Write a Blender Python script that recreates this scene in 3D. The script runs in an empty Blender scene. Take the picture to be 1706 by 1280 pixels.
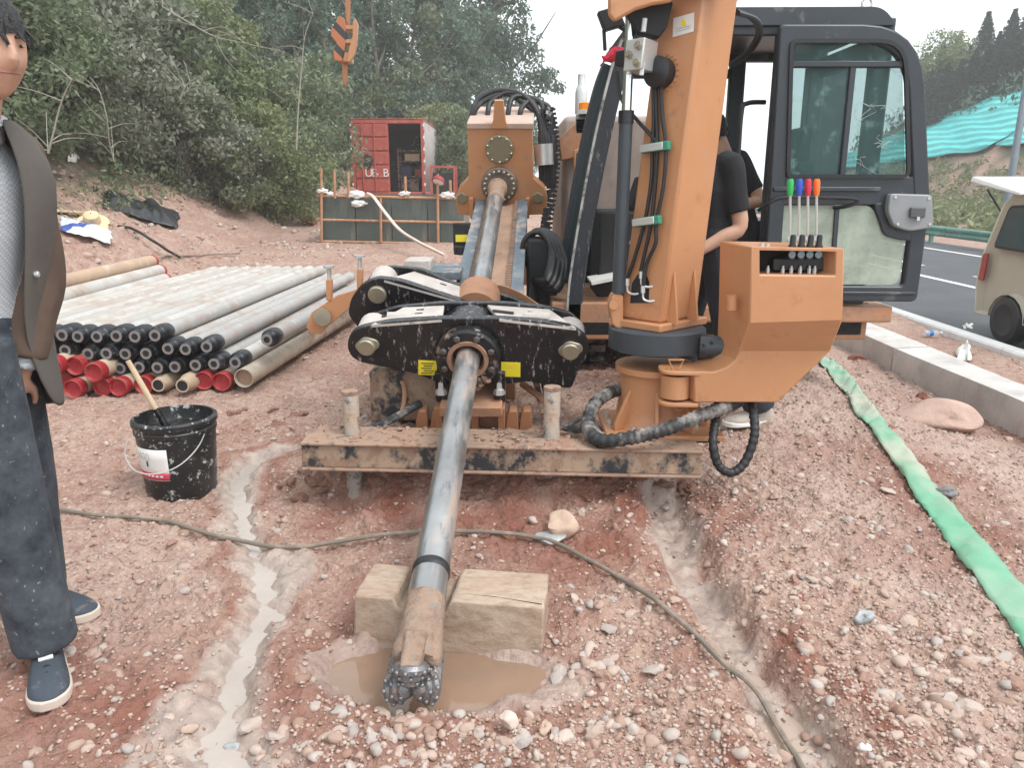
import bpy, bmesh, math, random
import numpy as np
from mathutils import Vector, Matrix

random.seed(7); rng = np.random.default_rng(7)
R = math.radians
S = bpy.context.scene
COL = S.collection
# ------------------------------------------------------------------ camera, world, sun, exposure
CAM_H, PITCH, FPX, CX, CY = 1.35, R(14.7), 1280.0, 853.0, 640.0
cam_d = bpy.data.cameras.new('camera'); cam = bpy.data.objects.new('camera', cam_d); COL.objects.link(cam)
cam.location = (0, 0, CAM_H); cam.rotation_euler = (math.pi/2 - PITCH, 0, 0)
cam_d.sensor_width = 36.0; cam_d.lens = 36.0*FPX/1706.0; cam_d.clip_start = 0.05; cam_d.clip_end = 2000
S.camera = cam
W = bpy.data.worlds.new('World'); S.world = W; W.use_nodes = True
wn = W.node_tree.nodes; wl = W.node_tree.links; wn.clear()
SUN_EL, SUN_ROT = R(58), R(125)
sky = wn.new('ShaderNodeTexSky'); sky.sky_type = 'NISHITA'; sky.sun_disc = False
sky.sun_elevation = SUN_EL; sky.sun_rotation = SUN_ROT; sky.dust_density = 4.0; sky.air_density = 1.2
hs = wn.new('ShaderNodeHueSaturation'); hs.inputs['Saturation'].default_value = 0.10; hs.inputs['Value'].default_value = 1.0
bgs = wn.new('ShaderNodeBackground'); bgs.inputs['Strength'].default_value = 0.075
cl = wn.new('ShaderNodeBackground'); cl.inputs['Color'].default_value = (0.87, 0.945, 1.0, 1); cl.inputs['Strength'].default_value = 0.95
ad = wn.new('ShaderNodeAddShader'); wo = wn.new('ShaderNodeOutputWorld')
wl.new(sky.outputs[0], hs.inputs['Color']); wl.new(hs.outputs[0], bgs.inputs['Color'])
wl.new(bgs.outputs[0], ad.inputs[0]); wl.new(cl.outputs[0], ad.inputs[1]); wl.new(ad.outputs[0], wo.inputs['Surface'])
sd = bpy.data.lights.new('sun', 'SUN'); so = bpy.data.objects.new('sun', sd); COL.objects.link(so)
sd.energy = 1.5; sd.angle = R(22); sd.color = (1.0, 0.97, 0.94)
so.location = (5, -4, 12)
_sdir = Vector((math.sin(SUN_ROT)*math.cos(SUN_EL), math.cos(SUN_ROT)*math.cos(SUN_EL), math.sin(SUN_EL)))
so.rotation_euler = _sdir.to_track_quat('Z', 'Y').to_euler()
S.view_settings.view_transform = 'Standard'; S.view_settings.look = 'None'
S.view_settings.exposure = 0.37; S.view_settings.gamma = 1.0; S.view_settings.use_curve_mapping = False
S.cycles.use_denoising = True
S.cycles.volume_bounces = 1; S.cycles.max_bounces = 6; S.cycles.transparent_max_bounces = 12

# ------------------------------------------------------------------ pixel helpers
_c, _s = math.cos(PITCH), math.sin(PITCH)
def ray(px, py):
    dx = (px-CX)/FPX; dy = -(py-CY)/FPX
    return Vector((dx, _c+_s*dy, -_s+_c*dy))
def P(px, py, Y):
    r = ray(px, py); k = Y/r.y
    return Vector((r.x*k, Y, CAM_H+r.z*k))
def G(px, py, z=0.0):
    r = ray(px, py); k = (z-CAM_H)/r.z
    return Vector((r.x*k, r.y*k, z))
def PX(px, py, X):
    r = ray(px, py); k = X/r.x
    return Vector((X, r.y*k, CAM_H+r.z*k))
def pxm(Y, z=0.6):                       # metres per pixel near depth Y
    return (Y*_c+(CAM_H-z)*_s)/FPX

# ------------------------------------------------------------------ mesh builder
ORG = {}
class MB:
    def __init__(s): s.v = []; s.f = []; s.mi = []; s.m = 0
    def add(s, vs, fs):
        b = len(s.v); s.v += [tuple(v) for v in vs]
        for f in fs: s.f.append([b+i for i in f]); s.mi.append(s.m)
        return s
    def box(s, c, size, rot=None):
        c = Vector(c); x, y, z = [d/2 for d in size]
        M = rot.to_matrix() if hasattr(rot, 'to_matrix') else (rot or Matrix.Identity(3))
        vs = [c+M@Vector((sx*x, sy*y, sz*z)) for sz in (-1, 1) for sy in (-1, 1) for sx in (-1, 1)]
        return s.add(vs, [(0,2,3,1),(4,5,7,6),(0,1,5,4),(1,3,7,5),(3,2,6,7),(2,0,4,6)])
    def bar(s, p0, p1, w, h, up=(0,0,1)):
        p0, p1 = Vector(p0), Vector(p1); d = (p1-p0); L = d.length; d.normalize()
        x = d.cross(Vector(up)).normalized(); z = x.cross(d)
        M = Matrix((x, d, z)).transposed()
        return s.box((p0+p1)/2, (w, L, h), M)
    def prism(s, poly, F, d0, d1):           # F=(O,e1,e2,e3)
        O, a, b, n = F; k = len(poly)
        v0 = [O+a*p[0]+b*p[1]+n*d0 for p in poly]; v1 = [O+a*p[0]+b*p[1]+n*d1 for p in poly]
        fs = [tuple(range(k))[::-1], tuple(range(k, 2*k))]+[(i, (i+1) % k, (i+1) % k+k, i+k) for i in range(k)]
        return s.add(v0+v1, fs)
    def hull(s, A, B):                       # two matching loops of 3D points
        k = len(A)
        return s.add(list(A)+list(B), [tuple(range(k))[::-1], tuple(range(k, 2*k))]+[(i, (i+1) % k, (i+1) % k+k, i+k) for i in range(k)])
    def ring(s, outer, inner, F, d0, d1):
        O, a, b, n = F; k = len(outer)
        V = lambda L, d: [O+a*p[0]+b*p[1]+n*d for p in L]
        vs = V(outer, d0)+V(inner, d0)+V(outer, d1)+V(inner, d1); fs = []
        for i in range(k):
            j = (i+1) % k
            fs += [(i, i+k, j+k, j), (i+2*k, j+2*k, j+3*k, i+3*k), (i, j, j+2*k, i+2*k), (i+k, i+3*k, j+3*k, j+k)]
        return s.add(vs, fs)
    def tube(s, pts, r, seg=10, cap=True, sq=None, up=None):
        pts = [Vector(p) for p in pts]; n = len(pts)
        rs = r if hasattr(r, '__len__') else [r]*n
        T = [(pts[min(i+1, n-1)]-pts[max(i-1, 0)]).normalized() for i in range(n)]
        u = Vector(up) if up else Vector((0, 0, 1))
        if abs(T[0].dot(u)) > .95: u = Vector((0, 1, 0)) if not up else Vector((1, 0, 0))
        N = (u-T[0]*u.dot(T[0])).normalized(); vs = []
        for i in range(n):
            N = (N-T[i]*N.dot(T[i])).normalized(); B = T[i].cross(N)
            q = (1, 1) if sq is None else (sq[i] if hasattr(sq[0], '__len__') else sq)
            for j in range(seg):
                t = 2*math.pi*j/seg
                vs.append(pts[i]+N*(math.cos(t)*rs[i]*q[0])+B*(math.sin(t)*rs[i]*q[1]))
        fs = [(i*seg+j, i*seg+(j+1) % seg, (i+1)*seg+(j+1) % seg, (i+1)*seg+j) for i in range(n-1) for j in range(seg)]
        if cap: fs += [tuple(range(seg))[::-1], tuple(range((n-1)*seg, n*seg))]
        return s.add(vs, fs)
    def cyl(s, p0, p1, r0, r1=None, seg=16): return s.tube([p0, p1], [r0, r0 if r1 is None else r1], seg)
    def lathe(s, O, axis, prof, seg=24, cap=True):   # prof: (radius, distance)
        O = Vector(O); A = Vector(axis).normalized()
        u = Vector((0, 0, 1)) if abs(A.z) < .9 else Vector((1, 0, 0))
        N = (u-A*u.dot(A)).normalized(); B = A.cross(N); vs = []; n = len(prof)
        for r, d in prof:
            for j in range(seg):
                t = 2*math.pi*j/seg
                vs.append(O+A*d+N*(math.cos(t)*r)+B*(math.sin(t)*r))
        fs = [(i*seg+j, i*seg+(j+1) % seg, (i+1)*seg+(j+1) % seg, (i+1)*seg+j) for i in range(n-1) for j in range(seg)]
        if cap: fs += [tuple(range(seg))[::-1], tuple(range((n-1)*seg, n*seg))]
        return s.add(vs, fs)
    def ico(s, c, r, sub=2, fn=None, scale=(1,1,1), M=None):
        V, F = ICO[sub]; c = Vector(c); M = M or Matrix.Identity(3); vs = []
        for v in V:
            k = fn(v) if fn else 1.0
            vs.append(c+M@Vector((v[0]*r*scale[0]*k, v[1]*r*scale[1]*k, v[2]*r*scale[2]*k)))
        return s.add(vs, F)
    def grid(s, pts):                        # pts[i][j]
        n, m = len(pts), len(pts[0])
        return s.add([p for row in pts for p in row], [(i*m+j, i*m+j+1, (i+1)*m+j+1, (i+1)*m+j) for i in range(n-1) for j in range(m-1)])
    def build(s, name, mat, parent=None, smooth=35, bevel=0, origin=None, solid=0):
        V = np.array(s.v, dtype=float)
        if origin is not None: o0 = Vector(origin)
        else: o0 = Vector((float((V[:,0].min()+V[:,0].max())/2), float((V[:,1].min()+V[:,1].max())/2), float(V[:,2].min())))
        me = bpy.data.meshes.new(name)
        me.from_pydata([(x-o0.x, y-o0.y, z-o0.z) for x, y, z in s.v], [], s.f)
        for m in (mat if isinstance(mat, (list, tuple)) else [mat]): me.materials.append(m)
        if isinstance(mat, (list, tuple)): me.polygons.foreach_set('material_index', s.mi)
        bm = bmesh.new(); bm.from_mesh(me); bmesh.ops.recalc_face_normals(bm, faces=bm.faces); bm.to_mesh(me); bm.free()
        if smooth:
            me.polygons.foreach_set('use_smooth', [True]*len(me.polygons))
            me.set_sharp_from_angle(angle=R(smooth))
        me.update()
        o = bpy.data.objects.new(name, me); COL.objects.link(o); ORG[o.name] = o0
        if parent is not None:
            o.parent = parent; o.location = o0-ORG[parent.name]
        else: o.location = o0
        if solid:
            md = o.modifiers.new('thickness', 'SOLIDIFY'); md.thickness = solid; md.offset = 0
        if bevel:
            md = o.modifiers.new('bevel', 'BEVEL'); md.width = bevel; md.segments = 2; md.limit_method = 'ANGLE'; md.angle_limit = R(40)
            md.harden_normals = False
        return o
def _mkico():
    out = {}
    for k in (1, 2, 3, 4):
        bm = bmesh.new(); bmesh.ops.create_icosphere(bm, subdivisions=k, radius=1.0)
        bm.verts.ensure_lookup_table(); bm.faces.ensure_lookup_table()
        out[k] = ([tuple(v.co) for v in bm.verts], [tuple(v.index for v in f.verts) for f in bm.faces]); bm.free()
    return out
ICO = _mkico()
def tag(o, label=None, cat=None, group=None, kind=None):
    if label: o['label'] = label
    if cat: o['category'] = cat
    if group: o['group'] = group
    if kind: o['kind'] = kind
    return o
def thing(name, loc, label, cat, group=None):
    o = bpy.data.objects.new(name, None); COL.objects.link(o); o.location = loc; o.empty_display_size = .1
    ORG[o.name] = Vector(loc); return tag(o, label, cat, group)
def copy_part(src, parent, loc):
    c = src.copy(); COL.objects.link(c); c.parent = parent; c.location = loc; return c
def roundpoly(pts, r, n=4):
    out = []; k = len(pts)
    rr = r if hasattr(r, '__len__') else [r]*k
    for i in range(k):
        p = Vector(pts[i][:2]); a = Vector(pts[i-1][:2])-p; b = Vector(pts[(i+1) % k][:2])-p
        q = min(rr[i], a.length*.49, b.length*.49)
        if q <= 1e-6: out += [tuple(p)]*1; continue
        A = p+a.normalized()*q; B = p+b.normalized()*q
        for t in range(n+1):
            t /= n; out.append(tuple(A*(1-t)**2+p*2*t*(1-t)+B*t*t))
    return out
def offset(poly, d):                          # inward offset for CCW or CW, by centroid test
    k = len(poly); area = sum(poly[i][0]*poly[(i+1) % k][1]-poly[(i+1) % k][0]*poly[i][1] for i in range(k))
    sg = 1 if area > 0 else -1; out = []
    for i in range(k):
        p = Vector(poly[i]); e1 = (p-Vector(poly[i-1])); e2 = (Vector(poly[(i+1) % k])-p)
        if e1.length < 1e-9: e1 = e2
        if e2.length < 1e-9: e2 = e1
        e1.normalize(); e2.normalize()
        n1 = Vector((-e1.y, e1.x))*sg; n2 = Vector((-e2.y, e2.x))*sg
        m = (n1+n2); m = m.normalized() if m.length > 1e-6 else n1
        out.append(tuple(p+m*(d/max(.4, m.dot(n1)))))
    return out
def ribbon(pts, w):
    L, Rr = [], []
    for i in range(len(pts)):
        p = Vector(pts[i]); t = Vector(pts[min(i+1, len(pts)-1)])-Vector(pts[max(i-1, 0)]); t.normalize()
        n = Vector((-t.y, t.x)); L.append(tuple(p+n*w/2)); Rr.append(tuple(p-n*w/2))
    return L+Rr[::-1]
def curve(pts, n=8):                          # Catmull-Rom through points
    pts = [Vector(p) for p in pts]; out = []
    for i in range(len(pts)-1):
        p0 = pts[max(i-1, 0)]; p1 = pts[i]; p2 = pts[i+1]; p3 = pts[min(i+2, len(pts)-1)]
        for k in range(n):
            t = k/n
            out.append(.5*((2*p1)+(p2-p0)*t+(2*p0-5*p1+4*p2-p3)*t*t+(3*p1-p0-3*p2+p3)*t**3))
    out.append(pts[-1]); return out
XZ = lambda Y: (Vector((0, Y, 0)), Vector((1,0,0)), Vector((0,0,1)), Vector((0,1,0)))

# ------------------------------------------------------------------ noise (numpy)
def _hash(ix, iy, seed):
    h = (ix.astype(np.int64)*374761393+iy.astype(np.int64)*668265263+seed*1442695041) & 0xffffffff
    h = ((h ^ (h >> 13))*1274126177) & 0xffffffff
    return ((h ^ (h >> 16)) & 0xffffff)/float(0xffffff)
def vnoise(x, y, seed=0):
    x = np.asarray(x, float); y = np.asarray(y, float)
    ix = np.floor(x).astype(np.int64); iy = np.floor(y).astype(np.int64); fx = x-ix; fy = y-iy
    fx = fx*fx*(3-2*fx); fy = fy*fy*(3-2*fy)
    a = _hash(ix, iy, seed); b = _hash(ix+1, iy, seed); c = _hash(ix, iy+1, seed); d = _hash(ix+1, iy+1, seed)
    return (a*(1-fx)+b*fx)*(1-fy)+(c*(1-fx)+d*fx)*fy
def fbm(x, y, seed=0, oct=4):
    t = 0; a = .5
    for i in range(oct):
        t = t+a*(vnoise(x, y, seed+i*17)*2-1); x = x*2.03; y = y*2.03; a *= .5
    return t
def ss(a, b, x):
    t = np.clip((np.asarray(x, float)-a)/(b-a), 0, 1); return t*t*(3-2*t)

# ------------------------------------------------------------------ materials
MAT = {}
def nm(name):
    m = bpy.data.materials.new(name); m.use_nodes = True; n = m.node_tree.nodes; l = m.node_tree.links
    b = n['Principled BSDF']; MAT[name] = m; return m, n, l, b
def rgba(c): return (c[0], c[1], c[2], 1)
def noise_node(n, l, scale, detail=4, rough=.6, coord='Object', stretch=None, dim='3D'):
    tc = n.new('ShaderNodeTexCoord'); t = n.new('ShaderNodeTexNoise')
    t.inputs['Scale'].default_value = scale; t.inputs['Detail'].default_value = detail; t.inputs['Roughness'].default_value = rough
    if stretch:
        mp = n.new('ShaderNodeMapping'); mp.inputs['Scale'].default_value = stretch
        l.new(tc.outputs[coord], mp.inputs['Vector']); l.new(mp.outputs[0], t.inputs['Vector'])
    else: l.new(tc.outputs[coord], t.inputs['Vector'])
    return t
def ramp(n, l, src, a, b, ca=(0,0,0), cb=(1,1,1)):
    r = n.new('ShaderNodeValToRGB'); r.color_ramp.elements[0].position = a; r.color_ramp.elements[1].position = b
    r.color_ramp.elements[0].color = rgba(ca); r.color_ramp.elements[1].color = rgba(cb); l.new(src, r.inputs[0]); return r
def mixc(n, l, fac, A, B):
    m = n.new('ShaderNodeMix'); m.data_type = 'RGBA'
    for sk, v in ((m.inputs[0], fac), (m.inputs[6], A), (m.inputs[7], B)):
        if isinstance(v, (int, float)): sk.default_value = v
        elif isinstance(v, tuple): sk.default_value = rgba(v)
        else: l.new(v, sk)
    return m.outputs[2]
def bump(n, l, b, src, strength=.3, dist=.01):
    bp = n.new('ShaderNodeBump'); bp.inputs['Strength'].default_value = strength; bp.inputs['Distance'].default_value = dist
    l.new(src, bp.inputs['Height']); l.new(bp.outputs[0], b.inputs['Normal'])
def paint(name, col, rough=.45, metal=0, var=.12, scale=6, dirt=None, dlo=.5, dhi=.65, dscale=5, dstretch=None, bmp=.08, drough=.9, bscale=60):
    """painted / worn surface: colour variation, second coat of dried mud or rust, fine relief"""
    m, n, l, b = nm(name)
    t = noise_node(n, l, scale, 5)
    lo = tuple(c*(1-var) for c in col); hi = tuple(min(1, c*(1+var)) for c in col)
    c = ramp(n, l, t.outputs[0], .3, .7, lo, hi).outputs[0]
    rr = None
    if dirt:
        for k, d in enumerate(dirt if isinstance(dirt[0], tuple) else [dirt]):
            t2 = noise_node(n, l, dscale*(1+1.7*k), 7, .68, stretch=dstretch)
            f = ramp(n, l, t2.outputs[0], dlo+.04*k, dhi+.04*k).outputs[0]
            c = mixc(n, l, f, c, d)
            if k == 0:
                rr = n.new('ShaderNodeMix'); rr.inputs[2].default_value = rough; rr.inputs[3].default_value = drough; l.new(f, rr.inputs[0])
                mm = n.new('ShaderNodeMix'); mm.inputs[2].default_value = metal; mm.inputs[3].default_value = 0; l.new(f, mm.inputs[0]); l.new(mm.outputs[0], b.inputs['Metallic'])
    l.new(c, b.inputs['Base Color'])
    if rr: l.new(rr.outputs[0], b.inputs['Roughness'])
    else: b.inputs['Roughness'].default_value = rough; b.inputs['Metallic'].default_value = metal
    if bmp:
        t3 = noise_node(n, l, bscale, 4); bump(n, l, b, t3.outputs[0], bmp, .01)
    return m
MUD = (.42, .27, .18); PALE = (.50, .42, .36)
M_or = paint('orange_paint', (.52, .25, .12), .33, var=.05, dirt=((.47, .28, .18), (.30, .13, .07)), dlo=.54, dhi=.8, dscale=4, bmp=.05, drough=.7)
M_orm = paint('orange_paint_muddy', (.46, .21, .10), .55, var=.12, dirt=((.42, .25, .17), (.30, .17, .11)), dlo=.42, dhi=.66, dscale=5, bmp=.25, bscale=40)
M_blk = paint('black_paint_splashed', (.012, .012, .014), .3, var=.3, dirt=(.42, .38, .35), dlo=.575, dhi=.67, dscale=5, dstretch=(12, 12, .4), bmp=.06)
M_blkc = paint('black_paint', (.014, .015, .017), .35, var=.3, bmp=.03)
M_cab = paint('cab_charcoal_paint', (.035, .042, .05), .36, var=.12, dirt=(.30, .27, .25), dlo=.62, dhi=.8, dscale=5, bmp=.03)
M_cabd = paint('cab_pillar_scuffed', (.03, .037, .045), .34, dirt=(.36, .35, .34), dlo=.60, dhi=.68, dscale=16, dstretch=(5, 2, .8))
M_grey = paint('slew_ring_grey', (.045, .055, .065), .42, var=.1, bmp=.02)
M_pale = paint('pale_mud_crust', (.52, .47, .43), .85, var=.2, dirt=((.05, .045, .045), (.33, .22, .17)), dlo=.58, dhi=.72, dscale=7, bmp=.5, bscale=25)
M_mudsteel = paint('mud_caked_black_steel', (.028, .032, .04), .5, var=.25, dirt=((.38, .275, .195), (.30, .19, .13)), dlo=.46, dhi=.54, dscale=3.2, dstretch=(1.6, 1.6, 1.3), bmp=.3, bscale=35)
M_mudflange = paint('dried_mud_on_steel', (.34, .23, .165), .9, var=.25, dirt=((.30, .17, .12), (.06, .055, .055)), dlo=.50, dhi=.66, dscale=6, bmp=.5, bscale=30)
M_steel = paint('bare_drill_steel', (.36, .365, .365), .33, .8, var=.22, scale=4, dirt=((.40, .26, .18), (.085, .085, .085)), dlo=.52, dhi=.74, dscale=2.6, dstretch=(4, .8, 1.6), bmp=.1)
M_steelmud = paint('drill_steel_under_mud', (.31, .21, .15), .8, .0, var=.16, dirt=((.22, .135, .09), (.22, .205, .19)), dlo=.47, dhi=.62, dscale=16, bmp=1.0, bscale=45)
M_bit = paint('worn_bit_steel', (.24, .24, .25), .40, .75, var=.3, scale=12, dirt=((.07, .07, .07), (.34, .24, .18)), dlo=.50, dhi=.60, dscale=26, bmp=.3)
M_bolt = paint('zinc_bolt', (.42, .38, .29), .4, .7, var=.2, bmp=.05)
M_chrome = paint('chrome_rod', (.75, .78, .8), .12, 1.0, var=.04, bmp=0)
M_silver = paint('aluminium', (.62, .63, .62), .4, .6, var=.1, bmp=.05)
M_rub = paint('black_rubber', (.018, .018, .020), .5, var=.3, dirt=(.33, .29, .26), dlo=.62, dhi=.8, dscale=8, bmp=.08)
M_rubm = paint('muddy_rubber_sleeve', (.025, .026, .028), .55, var=.3, dirt=(.36, .32, .29), dlo=.46, dhi=.66, dscale=9, bmp=.2)
M_rail = paint('blue_grey_rail', (.16, .20, .23), .5, .3, var=.2, dirt=((.42, .35, .3), (.05, .05, .06)), dlo=.52, dhi=.66, dscale=6, bmp=.2)
M_red = paint('red_plastic_cap', (.34, .02, .027), .5, var=.2, dirt=(.33, .13, .10), dlo=.5, dhi=.7, dscale=9, bmp=.05)
M_contred = paint('container_red', (.40, .085, .06), .6, var=.18, dirt=((.24, .085, .055), (.46, .25, .19)), dlo=.55, dhi=.75, dscale=2, bmp=.1)
M_white = paint('white_cloth', (.78, .77, .74), .85, var=.08, bmp=.2)
M_wood = paint('sawn_timber', (.43, .335, .255), .85, var=.12, scale=3, dirt=((.35, .235, .17), (.27, .185, .13)), dlo=.44, dhi=.66, dscale=6, dstretch=(1, 2.5, 2.5), bmp=.5, bscale=30)
M_plank = paint('pale_plank', (.62, .47, .31), .8, var=.15, dirt=(.4, .27, .18), dlo=.55, dhi=.7, dscale=4, bmp=.2)
M_conc = paint('concrete', (.52, .50, .47), .88, var=.12, scale=3, dirt=((.36, .34, .32), (.45, .34, .28)), dlo=.5, dhi=.72, dscale=3, dstretch=(1, 1, .5), bmp=.3, bscale=45)
M_yel = paint('yellow_label', (.85, .70, .03), .5, var=.04, bmp=0)
M_ink = paint('dark_print', (.05, .05, .05), .6, var=.05, bmp=0)
M_lab = paint('white_label', (.75, .73, .70), .5, var=.05, bmp=0)
M_pinkred = paint('label_red_band', (.55, .06, .10), .5, var=.06, bmp=0)
M_beige = paint('van_beige_paint', (.42, .375, .29), .35, var=.04, dirt=(.4, .33, .27), dlo=.6, dhi=.85, dscale=3, bmp=0)
M_dark = paint('dark_interior', (.015, .016, .018), .7, var=.2, bmp=0)
def simple(name, col, rough=.6, metal=0, var=.1, bmp=.05, **k): return paint(name, col, rough, metal, var=var, bmp=bmp, **k)
M_grn = simple('green_grip', (.03, .42, .10)); M_blu = simple('blue_grip', (.03, .09, .5)); M_rdg = simple('red_grip', (.6, .03, .07)); M_org = simple('orange_grip', (.85, .17, .02))
M_amber = simple('amber_lens', (.9, .28, .02), .25)
M_gclamp = simple('green_clamp', (.04, .22, .14))
M_skin = simple('skin', (.50, .29, .20), .55, var=.08, scale=20)
M_hair = simple('black_hair', (.012, .011, .012), .5, var=.4, scale=60, bmp=.6, bscale=120)
def glass(name, tint, alpha, rough=.08, dirt=None, lo=.5, hi=.7, sc=6):
    m, n, l, b = nm(name); b.inputs['Base Color'].default_value = rgba(tint); b.inputs['Roughness'].default_value = rough
    tr = n.new('ShaderNodeBsdfTransparent'); tr.inputs['Color'].default_value = rgba(tuple(min(1, .55+.5*c) for c in tint))
    mx = n.new('ShaderNodeMixShader'); out = n['Material Output']
    if dirt:
        t = noise_node(n, l, sc, 8, .7); f = ramp(n, l, t.outputs[0], lo, hi, (alpha,)*3, (min(1, alpha+dirt),)*3); l.new(f.outputs[0], mx.inputs[0])
    else: mx.inputs[0].default_value = alpha
    l.new(tr.outputs[0], mx.inputs[1]); l.new(b.outputs[0], mx.inputs[2]); l.new(mx.outputs[0], out.inputs['Surface']); return m
M_glass = glass('green_tinted_glass', (.22, .38, .36), .14, dirt=.45, lo=.54, hi=.72, sc=9)
M_glassd = glass('muddy_lower_glass', (.50, .57, .47), .55, .18, dirt=.4, lo=.42, hi=.68, sc=4)
M_clear = glass('clear_plastic', (.8, .85, .9), .25, .1)
M_vglass = glass('van_glass', (.06, .11, .11), .72, .05)
# ------------------------------------------------------------------ terrain
def polyline_dist(X, Y, pts):
    """distance to a polyline and the interpolated width there"""
    best = np.full(np.shape(X), 1e9); wid = np.zeros(np.shape(X))
    for (ax, ay, aw), (bx, by, bw) in zip(pts[:-1], pts[1:]):
        dx, dy = bx-ax, by-ay; L = dx*dx+dy*dy
        t = np.clip(((X-ax)*dx+(Y-ay)*dy)/L, 0, 1)
        d = np.hypot(X-ax-t*dx, Y-ay-t*dy); m = d < best
        best = np.where(m, d, best); wid = np.where(m, aw+(bw-aw)*t, wid)
    return best, wid
def gpath(L): return [(G(x, y).x, G(x, y).y, w) for x, y, w in L]
STREAM = gpath([(478,741,.03),(420,765,.045),(396,800,.05),(400,850,.05),(412,890,.055),(432,930,.05),(441,985,.05),(432,1030,.05),(408,1080,.05),(388,1125,.055),(375,1180,.075),(375,1300,.10)])
TRENCH = gpath([(1085,795,.10),(1125,870,.09),(1160,950,.085),(1212,1030,.08),(1262,1110,.075),(1320,1200,.075),(1400,1330,.08)])
FAN = gpath([(405,1075,.02),(330,1130,.05),(290,1180,.09),(310,1290,.14)])
SPLASH = gpath([(430,900,.02),(480,930,.10),(470,1000,.06),(450,1060,.04)])
PUD_C = G(745, 1122); PUD_A, PUD_B, PUD_R = .37, .155, R(-5)
def puddle_e(X, Y):
    dx, dy = X-PUD_C.x, Y-PUD_C.y
    a = (dx*math.cos(PUD_R)+dy*math.sin(PUD_R))/PUD_A; b = (-dx*math.sin(PUD_R)+dy*math.cos(PUD_R))/PUD_B
    return np.sqrt(a*a+b*b)
def Xb(Y): return -4.7-.35*np.sin(np.asarray(Y)*.45)+ss(30, 62, Y)*6.5
def h0(X, Y):
    X = np.asarray(X, float); Y = np.asarray(Y, float)
    z = .22*ss(8.5, 15, Y)+.68*ss(15, 25, Y)+.6*ss(28, 60, Y)
    z = z-.15*ss(1.5, 3.1, X)
    # heap that carries the anchor beam
    z = z+.17*ss(3.08, 3.32, Y+.05*np.sin(X*9))*(1-ss(4.6, 6.2, Y))*ss(-1.12, -.8, X)*(1-ss(.62, .85, X-ss(3.5,3.9,Y)*.12))
    z = z-.05*np.exp(-(((X+.70)/.10)**2+((Y-3.08)/.14)**2))-.05*np.exp(-(((X-.17)/.10)**2+((Y-3.08)/.14)**2))
    z = z+.10*ss(3.2, 4.2, Y)*ss(.9, 1.4, X)*(1-ss(1.9, 2.8, X))*(1-ss(5.5, 7, Y))
    # verge and road side, lower than the site
    k = ss(3.22, 3.42, X); z = z*(1-k)+(-.30-.03*(X-3.4)+.04*np.sin(Y*1.3))*k
    k = ss(5.12, 5.22, X); z = z*(1-k)-.56*k
    # bank and wooded hill on the left
    d = np.maximum(0, Xb(Y)-X)
    z = z+np.where(d < 2.4, .50*d+.12*np.sin(d*2.1+Y*.6)*np.minimum(d, 1), 1.2+.72*(d-2.4)+.12*np.sin(d*2.1+Y*.6))*ss(0, .8, d)*(1-.35*ss(14, 40, d))
    # cut slope and hill right of the road
    e = np.maximum(0, X-14.5)
    z = z+(.10*np.minimum(e, 60)+.62*np.clip(X-24, 0, 9)+.12*np.maximum(0, X-33))*(1-.96*ss(64, 88, Y))
    return z
def h1(X, Y):
    z = h0(X, Y)
    near = 1-ss(8, 14, Y)
    d, w = polyline_dist(X, Y, STREAM); j = fbm(X*9, Y*9, 3, 3)*.03
    z = z-.036*(1-ss(.0, 1.0, (d+j*1.6+fbm(X*28, Y*28, 5, 2)*.03)/(w*1.35)))-.012*(1-ss(0, 1, (d+j)/.22))
    d, w = polyline_dist(X, Y, TRENCH)
    z = z-.085*(1-ss(.35, 1.0, (d+j*1.3)/(w*1.5)))+.02*np.exp(-((d-.2)/.06)**2)*near
    e = puddle_e(X, Y)+j*4+fbm(X*4.5, Y*4.5, 8, 3)*.45
    z = z-.05*(1-ss(.7, 1.1, e))+.012*np.exp(-((e-1.25)/.15)**2)
    return z
def rough(X, Y):
    """loose soil relief"""
    dist = np.hypot(X, Y)
    k = 1-.6*ss(0, 1, 1-np.minimum(1, polyline_dist(X, Y, STREAM)[0]/.14))
    k = k*(1-.75*(1-ss(.8, 1.2, puddle_e(X, Y))))
    far = 1-ss(10, 20, Y)*.4
    road = 1-ss(5.0, 5.2, X)*(1-ss(14.5, 16, X))
    r = .030*fbm(X*3.1, Y*3.1, 11, 3)+.024*fbm(X*11, Y*11, 21, 3)
    cl = 1-np.abs(fbm(X*16, Y*16, 31, 3))*2; r = r+.014*(cl-.6)
    r = r+.017*fbm(X*38, Y*38, 41, 3)
    clod = np.clip(fbm(X*2.2, Y*2.2, 51, 2)*2+.2, 0, 1)
    r = r+.030*clod*np.clip(fbm(X*20, Y*20, 61, 3)+.1, 0, 1)
    # lumpy heap in front of the beam
    hp = np.exp(-((Y-2.93)/.2)**2)*ss(-1.2, -.9, X)*(1-ss(.9, 1.3, X))
    r = r+hp*.055*fbm(X*7, Y*7, 71, 4)
    bank = ss(0, .6, Xb(Y)-X); r = r*(1+bank*2.2)
    return r*k*far*road
def hfull(X, Y): return h1(X, Y)+rough(X, Y)
def hs_(x, y): return float(h1(np.array([x]), np.array([y]))[0])
def hf_(x, y): return float(hfull(np.array([x]), np.array([y]))[0])
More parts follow.
